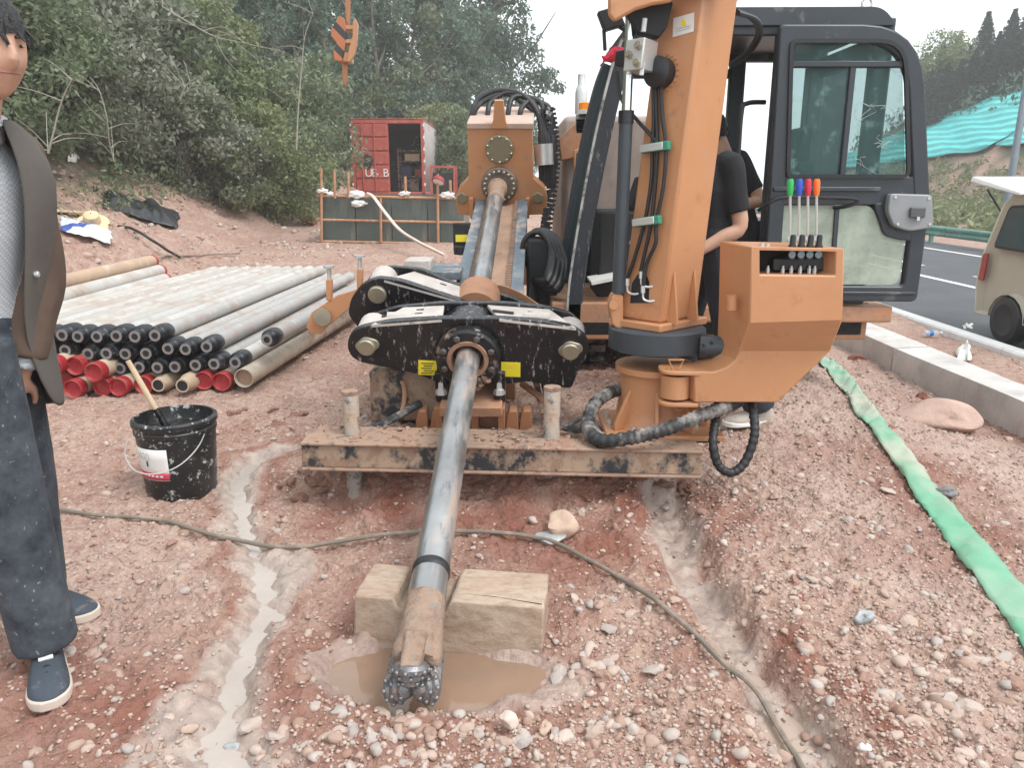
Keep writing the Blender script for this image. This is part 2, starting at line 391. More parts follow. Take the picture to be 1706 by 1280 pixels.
def T(px, py, full=False, lo=.8, hi=140):
    """where the sight line through a pixel meets the ground"""
    r = ray(px, py); t = np.geomspace(lo, hi, 900)
    X, Y, Z = r.x*t, r.y*t, CAM_H+r.z*t
    hh = hfull(X, Y) if full else h1(X, Y); w = np.where(Z < hh)[0]
    if len(w) == 0: return None
    i = max(1, w[0]); a = (Z[i-1]-hh[i-1]); b = hh[i]-Z[i]; k = a/(a+b) if a+b > 0 else 0
    tt = t[i-1]+(t[i]-t[i-1])*k
    return Vector((r.x*tt, r.y*tt, CAM_H+r.z*tt))
def axis(segs):
    out = []
    for a, b, st in segs:
        n = max(1, int(round((b-a)/st))); out += list(np.linspace(a, b, n, endpoint=False))
    return np.array(out+[segs[-1][1]])
gx = axis([(-80,-40,8),(-40,-14,1.2),(-14,-7,.16),(-7,-3,.05),(-3,-1.6,.025),(-1.6,2.0,.0135),(2.0,3.6,.022),(3.6,5.3,.09),(5.3,14,.8),(14,40,.7),(40,80,6)])
gy = axis([(-6,.9,.3),(.9,3.4,.0125),(3.4,5.2,.022),(5.2,9,.05),(9,16,.11),(16,30,.45),(30,80,1.2),(80,128,8)])
GX, GY = np.meshgrid(gx, gy)
GZ = hfull(GX, GY)
def grid_object(name, X, Y, Z, mat, attrs=None):
    n, m = X.shape; me = bpy.data.meshes.new(name)
    V = np.stack([X, Y, Z], -1).reshape(-1, 3)
    idx = np.arange(n*m).reshape(n, m); q = np.stack([idx[:-1,:-1], idx[:-1,1:], idx[1:,1:], idx[1:,:-1]], -1).reshape(-1, 4)
    me.vertices.add(len(V)); me.vertices.foreach_set('co', V.ravel())
    me.loops.add(q.size); me.loops.foreach_set('vertex_index', q.ravel())
    me.polygons.add(len(q)); me.polygons.foreach_set('loop_start', np.arange(0, q.size, 4)); me.polygons.foreach_set('loop_total', np.full(len(q), 4))
    me.polygons.foreach_set('use_smooth', np.ones(len(q), bool)); me.update(calc_edges=True); me.validate()
    for k, a in (attrs or {}).items():
        at = me.attributes.new(k, 'FLOAT', 'POINT'); at.data.foreach_set('value', a.ravel().astype(np.float32))
    me.materials.append(mat); o = bpy.data.objects.new(name, me); COL.objects.link(o); ORG[o.name] = Vector((0,0,0)); return o
# where mud was washed out (grey silt), where fresh red soil shows, where plants litter the soil
_nz = fbm(GX*6, GY*6, 91, 4)
dS, wS = polyline_dist(GX, GY, STREAM); dF, wF = polyline_dist(GX, GY, FAN); dP, wP = polyline_dist(GX, GY, SPLASH); dT, wT = polyline_dist(GX, GY, TRENCH)
silt = np.maximum.reduce([.9*(1-ss(.45, 1.15, (dS+_nz*.09)/(wS*1.9))), .85*(1-ss(.5, 1.1, (dF+_nz*.10)/(wF*1.3))), .8*(1-ss(.5, 1.1, (dP+_nz*.1)/(wP*1.2))),
                          .85*(1-ss(.5, 1.25, (dT+_nz*.09)/(wT*1.1))), .6*(1-ss(1.0, 1.3, puddle_e(GX, GY)+_nz*.4))])
_n2 = np.clip(.5+1.6*fbm(GX*3.5, GY*3.5, 95, 3), 0, 1)
edge = np.maximum(np.exp(-((dT-.17+_nz*.10)/.06)**2)*.95*_n2, np.exp(-((dS-wS*2.0-.03+_nz*.10)/.035)**2)*.6*_n2)
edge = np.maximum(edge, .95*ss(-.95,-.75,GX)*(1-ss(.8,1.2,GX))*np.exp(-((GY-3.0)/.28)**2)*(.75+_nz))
edge = np.maximum(edge, .9*np.clip(fbm(GX*1.1, GY*1.1, 97, 4)*2.4-.02, 0, 1)*(1-ss(4.5,7,GY)))
edge = np.maximum(edge, .75*np.exp(-((puddle_e(GX,GY)+_nz*.5-1.2)/.12)**2))
edge = np.maximum(edge, .85*_n2*np.exp(-((dF-wF*1.25+_nz*.10)/.03)**2))
litter = ss(1.7, 3.2, Xb(GY)-GX+_nz*1.2)+ss(15, 18, GX)*np.clip(.45+_nz*1.6, 0, 1)
pale = ss(.9, 1.6, GX+_nz*.5)*(1-ss(3, 3.3, GX))*.8+ .35*(1-ss(-1.1,-.7,GX+_nz*.4))*(1-ss(2.6,3.2,GY))
m, n, l, b = nm('red_rubble_soil')
def attr(n, name):
    a = n.new('ShaderNodeAttribute'); a.attribute_name = name; return a.outputs['Fac']
t1 = noise_node(n, l, 1.3, 6, .65); t2 = noise_node(n, l, 14, 6, .7); t3 = noise_node(n, l, 70, 4, .6)
c = ramp(n, l, t1.outputs[0], .32, .68, (.345, .205, .150), (.49, .354, .278)).outputs[0]
c = mixc(n, l, ramp(n, l, t2.outputs[0], .44, .68, (0,0,0), (.85,.85,.85)).outputs[0], c, (.245, .112, .086))
c = mixc(n, l, ramp(n, l, t3.outputs[0], .52, .75, (0,0,0), (.7,.7,.7)).outputs[0], c, (.58, .45, .40))
vc = n.new('ShaderNodeTexVoronoi'); vc.inputs['Scale'].default_value = 42; tcv = n.new('ShaderNodeTexCoord'); l.new(tcv.outputs['Object'], vc.inputs['Vector'])
pebc = ramp(n, l, vc.outputs['Color'], .2, .9, (.36, .22, .17), (.60, .47, .40)).outputs[0]
c = mixc(n, l, ramp(n, l, vc.outputs['Distance'], .2, .42, (.6,.6,.6), (0,0,0)).outputs[0], c, pebc)
c = mixc(n, l, attr(n, 'pale'), c, mixc(n, l, .45, c, (.55, .43, .37)))
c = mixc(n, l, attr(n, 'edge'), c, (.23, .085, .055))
sl = mixc(n, l, ramp(n, l, t2.outputs[0], .4, .62).outputs[0], (.42, .345, .295), (.29, .235, .205))
c = mixc(n, l, attr(n, 'silt'), c, sl)
lt = mixc(n, l, ramp(n, l, t2.outputs[0], .42, .6).outputs[0], (.13, .115, .07), (.05, .065, .03))
c = mixc(n, l, attr(n, 'litter'), c, lt)
l.new(c, b.inputs['Base Color'])
rg = n.new('ShaderNodeMix'); rg.inputs[2].default_value = .93; rg.inputs[3].default_value = .42; l.new(attr(n, 'silt'), rg.inputs[0]); l.new(rg.outputs[0], b.inputs['Roughness'])
ht = n.new('ShaderNodeMath'); ht.operation = 'MULTIPLY_ADD'; ht.inputs[1].default_value = -.8; l.new(vc.outputs['Distance'], ht.inputs[0]); l.new(t3.outputs[0], ht.inputs[2])
bs = n.new('ShaderNodeMath'); bs.operation = 'MULTIPLY_ADD'; bs.inputs[1].default_value = -.7; bs.inputs[2].default_value = .85; l.new(attr(n, 'silt'), bs.inputs[0])
bp = n.new('ShaderNodeBump'); bp.inputs['Distance'].default_value = .02; l.new(bs.outputs[0], bp.inputs['Strength']); l.new(ht.outputs[0], bp.inputs['Height']); l.new(bp.outputs[0], b.inputs['Normal'])
M_soil = m
ground = tag(grid_object('ground', GX, GY, GZ, M_soil, dict(silt=silt, edge=np.clip(edge, 0, 1), litter=np.clip(litter, 0, 1), pale=np.clip(pale, 0, 1))), kind='structure')

# ------------------------------------------------------------------ muddy water
def water_mat(name, col, rough=.12, col2=None):
    m, n, l, b = nm(name); t = noise_node(n, l, 5, 5, .6, coord='Generated' if 0 else 'Object')
    l.new(ramp(n, l, t.outputs[0], .35, .65, col2 or tuple(x*.85 for x in col), col).outputs[0], b.inputs['Base Color'])
    b.inputs['Roughness'].default_value = rough; t2 = noise_node(n, l, 25, 2); bump(n, l, b, t2.outputs[0], .05, .01); return m
M_wat = water_mat('milky_mud_water', (.44, .375, .325), .06); M_pud = water_mat('brown_mud_water', (.30, .19, .13), .05, (.25, .17, .12))
def strip(name, path, z, wk, mat):
    pts = curve([(x, y, w) for x, y, w in path], 6); mb = MB(); rows = []
    for i, p in enumerate(pts):
        t = (pts[min(i+1, len(pts)-1)]-pts[max(i-1, 0)]); t = Vector((t.x, t.y)).normalized(); nn = Vector((-t.y, t.x))
        base = float(h0(p.x, p.y)); rows.append([(p.x+nn.x*p.z*wk*k, p.y+nn.y*p.z*wk*k, base+z) for k in (-1, -.5, 0, .5, 1)])
    mb.grid(rows); return tag(mb.build(name, mat), kind='structure')
strip('stream_water', STREAM[1:], -.033, 1.5, M_wat)
strip('trench_water', TRENCH[3:], -.082, 1.0, water_mat('silty_trench_water', (.45, .35, .28), .3))
mb = MB(); ring_ = []
for i in range(40):
    t = 2*math.pi*i/40; a, b_ = PUD_A*1.3*math.cos(t), PUD_B*1.3*math.sin(t)
    ring_.append((PUD_C.x+a*math.cos(PUD_R)-b_*math.sin(PUD_R), PUD_C.y+a*math.sin(PUD_R)+b_*math.cos(PUD_R), -.024))
mb.add(ring_, [tuple(range(40))]); tag(mb.build('puddle_water', M_pud), kind='structure')

# ------------------------------------------------------------------ stones
def stone_mesh(sub, seed, ang=.16):
    r = np.random.default_rng(seed); V = np.array(ICO[sub][0]); F = ICO[sub][1]
    sc = np.array([1, r.uniform(.65, .95), r.uniform(.45, .75)])
    k = np.ones(len(V))
    for _ in range(5):
        d = r.normal(size=3); d /= np.linalg.norm(d); k *= 1+ang*np.tanh(3*(V@d))*r.uniform(-.5, .5)
    for _ in range(11):                                        # knocked-off flats
        d = r.normal(size=3); d /= np.linalg.norm(d); c = r.uniform(.58, .9); p = V@d; k *= np.where(p > c, c/np.maximum(p, c), 1)
    return V*k[:, None]*sc, np.array(F)
def stone_mat(name, attrb):
    m, n, l, b = nm(name)
    if attrb:
        a = n.new('ShaderNodeAttribute'); a.attribute_name = 'tone'; src = a.outputs['Fac']
    else:
        oi = n.new('ShaderNodeObjectInfo'); src = oi.outputs['Random']
    r = n.new('ShaderNodeValToRGB'); cr = r.color_ramp
    cols = [(0, (.29, .168, .125)), (.25, (.39, .272, .215)), (.5, (.45, .342, .28)), (.72, (.49, .395, .335)), (.88, (.36, .325, .30)), (1, (.51, .435, .38))]
    cr.elements[0].position, cr.elements[0].color = 0, rgba(cols[0][1]); cr.elements[1].position, cr.elements[1].color = 1, rgba(cols[-1][1])
    for p_, c_ in cols[1:-1]: e = cr.elements.new(p_); e.color = rgba(c_)
    l.new(src, r.inputs[0]); t = noise_node(n, l, 25, 5, .65)
    c = mixc(n, l, ramp(n, l, t.outputs[0], .48, .72, (0,0,0), (.55,.55,.55)).outputs[0], r.outputs[0], (.40, .25, .19))
    l.new(c, b.inputs['Base Color']); b.inputs['Roughness'].default_value = .88
    t2 = noise_node(n, l, 90, 4); bump(n, l, b, t2.outputs[0], .25, .006); return m
M_stone = stone_mat('river_stone', False); M_grav = stone_mat('gravel_mix', True)
SHAPES = [stone_mesh(2, 100+i, .32) for i in range(12)]; SH_S = [stone_mesh(1, 200+i, .7) for i in range(8)]
def density(X, Y):
    d = .12+.9*np.clip(fbm(X*1.4, Y*1.4, 301, 3)+.12, 0, 1)
    d = d+.5*ss(.35, .9, X)*(1-ss(3.0, 3.2, X))+.45*ss(-.25, .1, X)*(1-ss(2.1, 2.6, Y))+.4*(1-ss(1.75, 1.9, Y))*ss(-.55, -.35, X)
    d = d*(1-.85*(1-ss(.6, 1.2, polyline_dist(X, Y, STREAM)[0]/.10)))*(1-.8*(1-ss(.5, 1.3, polyline_dist(X, Y, TRENCH)[0]/.13)))
    d = d*ss(.95, 1.15, puddle_e(X, Y))
    d = d*(1-.6*ss(-1.3, -1.5, X)*0)
    return d
def sample(n, x0, x1, y0, y1, power=1.6):
    out = []
    while len(out) < n:
        k = n*3; u = rng.random(k); Y = y0*(y1/y0)**(u**1.0); X = rng.uniform(-1, 1, k)*(.72*Y+.35)
        ok = (X > x0) & (X < x1) & (rng.random(k) < density(X, Y)); out += list(zip(X[ok], Y[ok]))
    return np.array(out[:n])
def scatter(name, n, rad, y0, y1, shapes, sink=.35, parent=None, x0=-4.5, x1=3.05):
    pts = sample(n, x0, x1, y0, y1); Z = hfull(pts[:,0], pts[:,1]); VV = []; FF = []; tn = []; base = 0
    for (x, y), z in zip(pts, Z):
        V, F = shapes[rng.integers(len(shapes))]; r = rad(y); a = rng.uniform(0, 6.28); ca, sa = math.cos(a), math.sin(a)
        W_ = V*r; Q = np.stack([W_[:,0]*ca-W_[:,1]*sa, W_[:,0]*sa+W_[:,1]*ca, W_[:,2]], -1)+np.array([x, y, z+r*(.5-sink)*.8])
        VV.append(Q); FF.append(F+base); tn += [rng.random()*(.78 if name == 'gravel' else 1)]*len(V); base += len(V)
    V = np.concatenate(VV); F = np.concatenate(FF); me = bpy.data.meshes.new(name)
    me.vertices.add(len(V)); me.vertices.foreach_set('co', V.ravel()); me.loops.add(F.size); me.loops.foreach_set('vertex_index', F.ravel())
    me.polygons.add(len(F)); me.polygons.foreach_set('loop_start', np.arange(0, F.size, 3)); me.polygons.foreach_set('loop_total', np.full(len(F), 3))
    me.update(calc_edges=True); at = me.attributes.new('tone', 'FLOAT', 'POINT'); at.data.foreach_set('value', np.array(tn, np.float32))
    me.materials.append(M_grav); o = bpy.data.objects.new(name, me); COL.objects.link(o); ORG[o.name] = Vector((0,0,0))
    if parent: o.parent = parent
    o['kind'] = 'stuff'; return o
scatter('gravel', 24000, lambda y: rng.uniform(.003, .0085)*(1+.12*y), 1.15, 6.5, SH_S, .3, ground)
scatter('pebbles', 3400, lambda y: float(np.clip(rng.lognormal(-4.3, .36), .008, .026))*(1+.03*y), 1.15, 8, SHAPES, .5, ground)
scatter('bank_clods', 2600, lambda y: float(np.clip(rng.lognormal(-3.5, .5), .015, .12)), 6, 22, SH_S, .45, ground, x0=-12, x1=-2.6)
scatter('verge_gravel', 900, lambda y: rng.uniform(.006, .03), 3.5, 14, SH_S, .4, ground, x0=3.45, x1=5.0)
# the stones that can be told apart one by one
STM = []
for i in range(12):
    V, F = stone_mesh(2 if i < 8 else 3, 400+i, .34); me = bpy.data.meshes.new('stone')
    me.from_pydata([tuple(v) for v in V], [], [tuple(f) for f in F]); me.polygons.foreach_set('use_smooth', [i > 6]*len(me.polygons)); me.materials.append(M_stone); STM.append(me)
def stone(x, y, r, parent=None, sink=.5, me=None, rot=None, z=None):
    o = bpy.data.objects.new('stone', me or STM[rng.integers(12)]); COL.objects.link(o)
    o.scale = (r, r*rng.uniform(.8, 1), r*rng.uniform(.75, 1)); o.rotation_euler = rot or (rng.uniform(-.3,.3), rng.uniform(-.3,.3), rng.uniform(0, 6.28))
    o.location = (x, y, (hf_(x, y) if z is None else z)+r*(.55-sink)*.8)
    if parent: o.parent = parent
    return o
for (x, y) in sample(215, -1.9, 3.0, 1.2, 4.6): stone(x, y, float(np.clip(rng.lognormal(-3.65, .28), .018, .055)), ground)
# clusters seen in the photograph
for px, py, k, sp, r in [(715,1222,12,95,.030),(520,1222,9,70,.032),(900,1222,6,60,.034),(985,1110,14,55,.03),(1330,950,16,60,.028),(1010,1000,6,50,.024),(300,950,6,45,.026),(150,1090,7,40,.026),(1560,1180,10,90,.04)]:
    for _ in range(k):
        g = G(px+rng.normal(0, sp*.6), py+rng.normal(0, sp*.22)); stone(g.x, g.y, r*rng.uniform(.6, 1.25), ground)

M_clod = paint('red_clay_clods', (.30, .15, .105), .95, var=.3, scale=20, dirt=(.42, .27, .2), dlo=.45, dhi=.65, dscale=16, bmp=.8, bscale=40)
CLM = []
for i in range(5):
    V, F = stone_mesh(3, 470+i, .45); V = V*(1+.10*np.sin(V@np.array([9, 7, 5])+i)[:, None]); me = bpy.data.meshes.new('clod'); me.from_pydata([tuple(v) for v in V], [], [tuple(f) for f in F]); me.materials.append(M_clod); CLM.append(me)
for px, py, k, sp, sy, r in [(500,805,14,45,16,.05),(650,800,8,50,10,.045),(840,805,10,60,12,.04),(1030,805,12,60,16,.045),(1150,810,8,40,18,.04),(470,700,7,60,18,.045),(400,690,5,50,14,.04)]:
    for _ in range(k):
        g = T(px+rng.normal(0, sp*.7), py+rng.normal(0, sy*.6)); o = stone(g.x, g.y, r*rng.uniform(.5, 1.25), ground, .55, CLM[rng.integers(5)]); o.name = 'clod'
def boulder(px, py, wpx, label, name='boulder', col=None, hk=1.0, seed=1, rot=(0,0,0), asp=1.0):
    g = T(px, py); r = wpx/2*pxm(g.y, 0); V, F = stone_mesh(4, seed, .3); mb = MB()
    Mx = Matrix.Rotation(rot[2], 3, 'Z') @ Matrix.Rotation(rot[1], 3, 'Y') @ Matrix.Rotation(rot[0], 3, 'X')
    nzs = np.random.default_rng(seed)
    Q = [Mx@Vector((v[0]*r, v[1]*r*asp, v[2]*r*hk)) for v in V]; zm = min(q.z for q in Q)
    mb.add([q+Vector((g.x, g.y+r*asp*.4, g.z-zm-.25*r*hk)) for q in Q], [tuple(f) for f in F]); o = mb.build(name, col or M_stone, smooth=50)
    return tag(o, label, 'rock')
M_tan = paint('tan_boulder', (.50, .36, .27), .85, var=.15, dirt=(.38, .24, .18), dlo=.5, dhi=.75, dscale=7, bmp=.3)
M_slate = paint('grey_slate', (.36, .37, .37), .55, var=.3, scale=14, dirt=(.46, .33, .26), dlo=.52, dhi=.7, dscale=9, bmp=.3)
M_dred = paint('dark_red_clod', (.22, .09, .06), .9, var=.25, bmp=.6, bscale=30)
boulder(935, 892, 58, 'rounded tan boulder behind the timber block beside the cable', col=M_tan, seed=5, hk=1.25)
boulder(915, 905, 60, 'flat grey stone lying half under the cable beside the tan boulder', 'flat_stone', M_slate, .45, 6)
boulder(1443, 1045, 52, 'sharp blue grey slate stone tilted in the rubble left of the green hose', 'slate_stone', M_slate, .9, 7, (.3,.5,.6), .6)
boulder(1333, 1008, 34, 'dark red clod of clay on the rubble above the trench', 'clay_clod', M_dred, .9, 8)
boulder(1580, 720, 150, 'long flat pink rock slab between the green hose and the concrete wall', 'rock_slab', paint('pink_slab', (.47,.33,.27), .9, var=.15, bmp=.8, bscale=25), .75, 9, (0,0,-.3), .5)
boulder(1428, 603, 34, 'dark red clod at the foot of the wall near the control box', 'clay_clod', M_dred, 1.0, 10)
boulder(1540, 668, 32, 'dark reddish rock leaning at the wall foot above the pink slab', 'red_rock', M_dred, 1.0, 11)
boulder(390, 1253, 28, 'small round grey stone sitting in the milky stream', 'stream_stone', M_slate, .7, 12)
boulder(845, 1213, 36, 'pale angular stone standing at the puddle edge right of the bit', 'angular_stone', paint('pale_stone', (.60,.49,.42), .85, bmp=.3), 1.2, 13, (.4,.6,.2))
boulder(908, 1225, 32, 'upright tan stone right of the pale angular stone', 'angular_stone', M_tan, 1.2, 14, (.7,.5,.9))
boulder(1583, 830, 36, 'dark grey stone touching the right edge of the green hose', 'grey_stone', paint('dark_grey_stone', (.2,.2,.2), .8, bmp=.3), .8, 15)
boulder(1440, 1250, 24, 'small white angular stone on the lip of the trench', 'white_stone', paint('white_stone_face', (.66,.62,.57), .8, bmp=.3), 1.0, 16)

# ------------------------------------------------------------------ road, kerb, wall, markings
m, n, l, b = nm('asphalt'); t = noise_node(n, l, 1.2, 5); t2 = noise_node(n, l, 180, 3)
c = ramp(n, l, t.outputs[0], .35, .7, (.052, .056, .062), (.080, .084, .09)).outputs[0]
c = mixc(n, l, ramp(n, l, t2.outputs[0], .5, .7, (0,0,0), (.5,.5,.5)).outputs[0], c, (.13, .13, .135)); l.new(c, b.inputs['Base Color']); b.inputs['Roughness'].default_value = .75; bump(n, l, b, t2.outputs[0], .3, .005)
M_asph = m; M_mark = paint('road_marking_white', (.74, .75, .74), .7, var=.08, dirt=(.3, .3, .3), dlo=.62, dhi=.8, dscale=6, bmp=.05)
mb = MB(); mb.add([(5.2,-20,-.5),(13.6,-20,-.5),(13.6,127,-.5),(5.2,127,-.5)], [(0,1,2,3)]); road = tag(mb.build('road', M_asph, origin=(9,30,-.5)), kind='structure')
def mark(x, w, y0, y1):
    mb = MB(); mb.add([(x-w/2,y0,-.496),(x+w/2,y0,-.496),(x+w/2,y1,-.496),(x-w/2,y1,-.496)], [(0,1,2,3)]); o = mb.build('road_marking', M_mark, road); return o
mark(8.42, .15, -19, 126); mark(12.1, .15, -19, 126)
for k in range(-2, 8): mark(9.45, .15, 9.7+k*9-.9, 9.7+k*9+6)
mb = MB(); cs = [(5.08,-.52),(5.08,-.33),(5.10,-.305),(5.24,-.305),(5.27,-.33),(5.27,-.52)]
y = -10.0; kerb_root = None
kmat = paint('kerb_stone', (.66, .655, .64), .8, var=.08, dirt=(.5, .42, .36), dlo=.58, dhi=.8, dscale=4, bmp=.2)
kf = (Vector((0,0,0)), Vector((1,0,0)), Vector((0,0,1)), Vector((0,1,0)))
kerb = None
while y < 60:
    mb = MB(); L = .99 if y < 25 else 6; mb.prism(cs, kf, y, y+L-.012)
    if kerb is None: kerb = tag(mb.build('kerb', kmat, bevel=.006), kind='structure')
    else: mb.build('kerb_stone', kmat, kerb, bevel=.006)
    y += L
# low concrete retaining wall
wall = thing('retaining_wall', (3.27, 10, -.2), 'low grey concrete retaining wall along the verge beside the road', 'wall')
for y0, y1 in [(-6, .8), (.82, 6.12), (6.14, 12.2), (12.22, 30)]:
    mb = MB(); ny = max(2, int((y1-y0)/.25)); rows = []
    prof = [(3.10,-.6),(3.105,-.02),(3.12,.05),(3.40,.055),(3.415,.03),(3.42,-.6)]
    for i in range(ny+1):
        yy = y0+(y1-y0)*i/ny; rows.append([(x+.006*math.sin(yy*3.1+k), yy, z+.008*math.sin(yy*2.3+k*1.7)) for k, (x, z) in enumerate(prof)])
    mb.grid(rows); e0, e1 = rows[0], rows[-1]; mb.add(e0, [tuple(range(6))]); mb.add(e1, [tuple(range(6))[::-1]]); mb.build('wall_segment', M_conc, wall)
# ------------------------------------------------------------------ drilling rig: local frame along the drill axis
C0 = P(781, 590, 3.5); H0 = P(830, 307, 6.2)
AX = (H0-C0).normalized(); UX = Vector((AX.y, -AX.x, 0)).normalized(); VX = UX.cross(AX)
RF = (C0, UX, VX, AX)
def L3(u, v, a): return C0+UX*u+VX*v+AX*a
def PL(px, py, a):
    r = ray(px, py); o = Vector((0,0,CAM_H)); t = (a-(o-C0).dot(AX))/r.dot(AX); d = o+r*t-C0
    return (d.dot(UX), d.dot(VX))
rig = thing('drilling_rig', (1.0, 5.5, .1), 'orange horizontal drilling rig with black clamps, inclined mast and charcoal cab', 'drilling rig')
RM = Matrix((UX, AX, VX)).transposed()
def rbox(mb, u, v, a, su, sv, sa): return mb.box(L3(u, v, a), (su, sa, sv), RM)
# --- mast
mb = MB(); rbox(mb, .03, -.27, 2.55, .24, .20, 4.2); mast = mb.build('mast', M_orm, rig, bevel=.008)
mb = MB(); rbox(mb, .03, -.155, 2.55, .25, .02, 4.2); mb.build('mast_floor', paint('mast_floor_mud', (.42,.27,.19), .85, var=.2, dirt=(.2,.12,.09), dlo=.6, dhi=.72, dscale=9, bmp=.4), mast)
for sgn in (-1, 1):
    u0 = .03+sgn*.165
    mb = MB(); rbox(mb, u0, -.135, 2.55, .075, .05, 4.2); rbox(mb, u0, -.25, 2.55, .055, .18, 4.2); mb.build('rail', M_rail, mast, bevel=.004)
    mb = MB()
    for k in range(150):
        a = .5+k*.027; mb.box(L3(u0-sgn*.052, -.128, a), (.028, .015, .03), RM)
    mb.build('tooth_rack', M_mudflange, mast)
for a in (.5, 1.6, 2.9, 4.2):
    mb = MB(); rbox(mb, .03, -.45, a, .34, .18, .06); mb.build('mast_bracket', M_orm, mast, bevel=.005)
mb = MB()
for sx in (-.1, .16): mb.bar(L3(sx, -.3, 3.9), (L3(sx, -.3, 3.9).x, L3(sx, -.3, 3.9).y+.15, .4), .1, .12)
mb.build('mast_strut', M_orm, mast, bevel=.006)
# --- rotary head
HA = 2.80
head = MB().prism([PL(*p, HA) for p in [(779,207),(887,207),(889,296),(907,312),(912,330),(910,356),(876,357),(874,390),(862,390),(860,360),(802,360),(800,390),(786,390),(785,358),(762,356),(760,330),(765,312),(781,296)]], RF, HA-.02, HA+.10).build('rotary_head', M_or, rig, bevel=.006)
mb = MB().prism([PL(*p, HA) for p in [(783,212),(884,212),(885,300),(782,300)]], RF, HA+.09, HA+.62); mb.build('gearbox', M_or, head, bevel=.02)
mb = MB().prism([PL(*p, HA) for p in [(778,204),(889,204),(889,213),(778,213)]], RF, HA-.03, HA+.62); mb.build('top_plate', paint('muddy_top_plate', (.50,.36,.29), .8, bmp=.3), head, bevel=.004)
mb = MB().prism([PL(*p, HA) for p in [(818,212),(847,212),(843,200),(839,165),(824,165),(822,198)]], RF, HA-.045, HA-.005); mb.build('lifting_lug', M_or, head, bevel=.004)
def disc(name, px, py, a, prof, mat, parent, nb=0, br=0, bs=.012, bmat=None, boff=0, seg=28):
    u, v = PL(px, py, a); o = MB().lathe(L3(u, v, a), -AX, prof, seg).build(name, mat, parent)
    for k in range(nb):
        t = 2*math.pi*(k+.5)/nb; MB().lathe(L3(u+math.cos(t)*br, v+math.sin(t)*br, a), -AX, [(bs, boff-.004), (bs, boff+.010), (bs*.6, boff+.014)], 6).build('bolt', bmat or M_bolt, o)
    return o
M_cover = paint('olive_grey_cover', (.25, .215, .145), .55, .3, var=.12, bmp=.1)
disc('bearing_cover', 832, 248, HA-.02, [(.108, 0), (.108, .018), (.10, .024)], M_cover, head, 10, .094, .010, boff=.02)
sw = disc('swivel_flange', 832, 307, HA-.02, [(.140, 0), (.140, .03), (.128, .038), (.128, .05), (.085, .05), (.085, .06), (.06, .06)], paint('greasy_flange', (.20,.17,.145), .55, .5, var=.3, dirt=(.4,.29,.22), dlo=.5, dhi=.7, bmp=.3), head, 18, .113, .012, boff=.048)
MB().lathe(L3(0, 0, HA-.05), -AX, [(.075, 0), (.075, .10), (.06, .13), (.058, .30), (.062, .31), (.062, .36), (.055, .37)], 24).build('spindle', M_mudflange, head)
for px in (770, 896): disc('pivot_pin', px, 329, HA-.02, [(.045, 0), (.045, .02), (.040, .024)], M_cover, head, seg=6)
for px in (786, 879): 
    u, v = PL(px, 345, HA-.02); MB().box(L3(u, v, HA-.035), (.03, .05, .16), RM).build('rib', M_or, head, bevel=.003)
for px in (796, 868):
    u, v = PL(px, 372, HA); MB().cyl(L3(u-.035, v, HA+.02), L3(u+.035, v, HA+.02), .04, seg=18).build('guide_roller', M_silver, head)
MB().prism([PL(*p, HA) for p in [(786,350),(878,350),(878,362),(786,362)]], RF, HA-.05, HA-.02).build('cross_plate', M_orm, head, bevel=.003)
# hoses over the head
for k, (a0, b0, c0) in enumerate([((786,204),(800,162),(835,150)), ((812,204),(818,170),(845,154)), ((846,204),(852,165),(868,160)), ((866,204),(872,176),(885,168)), ((790,202),(806,168),(838,156))]):
    pts = [P(a0[0], a0[1], 6.35), P(a0[0]+1, a0[1]-18, 6.35), P(*b0, 6.4), P(*c0, 6.45), P(c0[0]+38-k*3, c0[1]+10, 6.45), P(898+k*4, 195+k*3, 6.4), P(901+k*5, 250, 6.35), P(902+k*5, 310, 6.35)]
    MB().tube(curve(pts, 7), .021, 10).build('hydraulic_hose', M_rub, head)
mb = MB()
for k in range(34):
    t = k/33; p = P(914+8*math.sin(t*5), 182+t*250, 6.4-.9*max(0, t-.5)); mb.box(p, (.075, .09, .032), Matrix.Rotation(.3*math.sin(k*1.3), 3, 'Y'))
    mb.box(p+Vector((.042, -.03, 0)), (.02, .05, .018))
mb.build('cable_carrier', paint('cable_carrier_black', (.02,.02,.022), .45, dirt=(.6,.57,.54), dlo=.6, dhi=.66, dscale=14, bmp=.05), rig, bevel=.003)
MB().cyl(P(905, 240, 6.33), P(907, 275, 6.33), .075, seg=16).build('hose_clip', M_silver, rig)
for k in range(11):                              # bundle of slack hoses beside the mast
    t = k/10; x = 897+t*30
    pts = [P(880+t*14, 398-t*14, 5.3+.05*t), P(893+t*16, 384, 5.2), P(908+t*20, 393+t*5, 5.1), P(918+t*24, 420+t*18, 5.05-t*.03), P(908+t*22, 462+t*22, 5.0-.1*(k % 3)), P(886+t*10, 470+t*10, 5.1), P(884+t*8, 520, 5.0)]
    MB().tube(curve(pts, 6), .018, 8).build('slack_hose', M_rub, rig)
for k in range(3): 
    c = P(893+k*6, 415+k*14, 5.15); MB().tube([c+Vector((math.cos(t)*.09, .03*k, math.sin(t)*.11)) for t in np.linspace(0, 6.283, 24)], .017, 8).build('hose_coil', M_rub, rig)
MB().box(P(902, 470, 5.25), (.20, .3, .6)).build('hose_guard', M_dark, rig, bevel=.02)
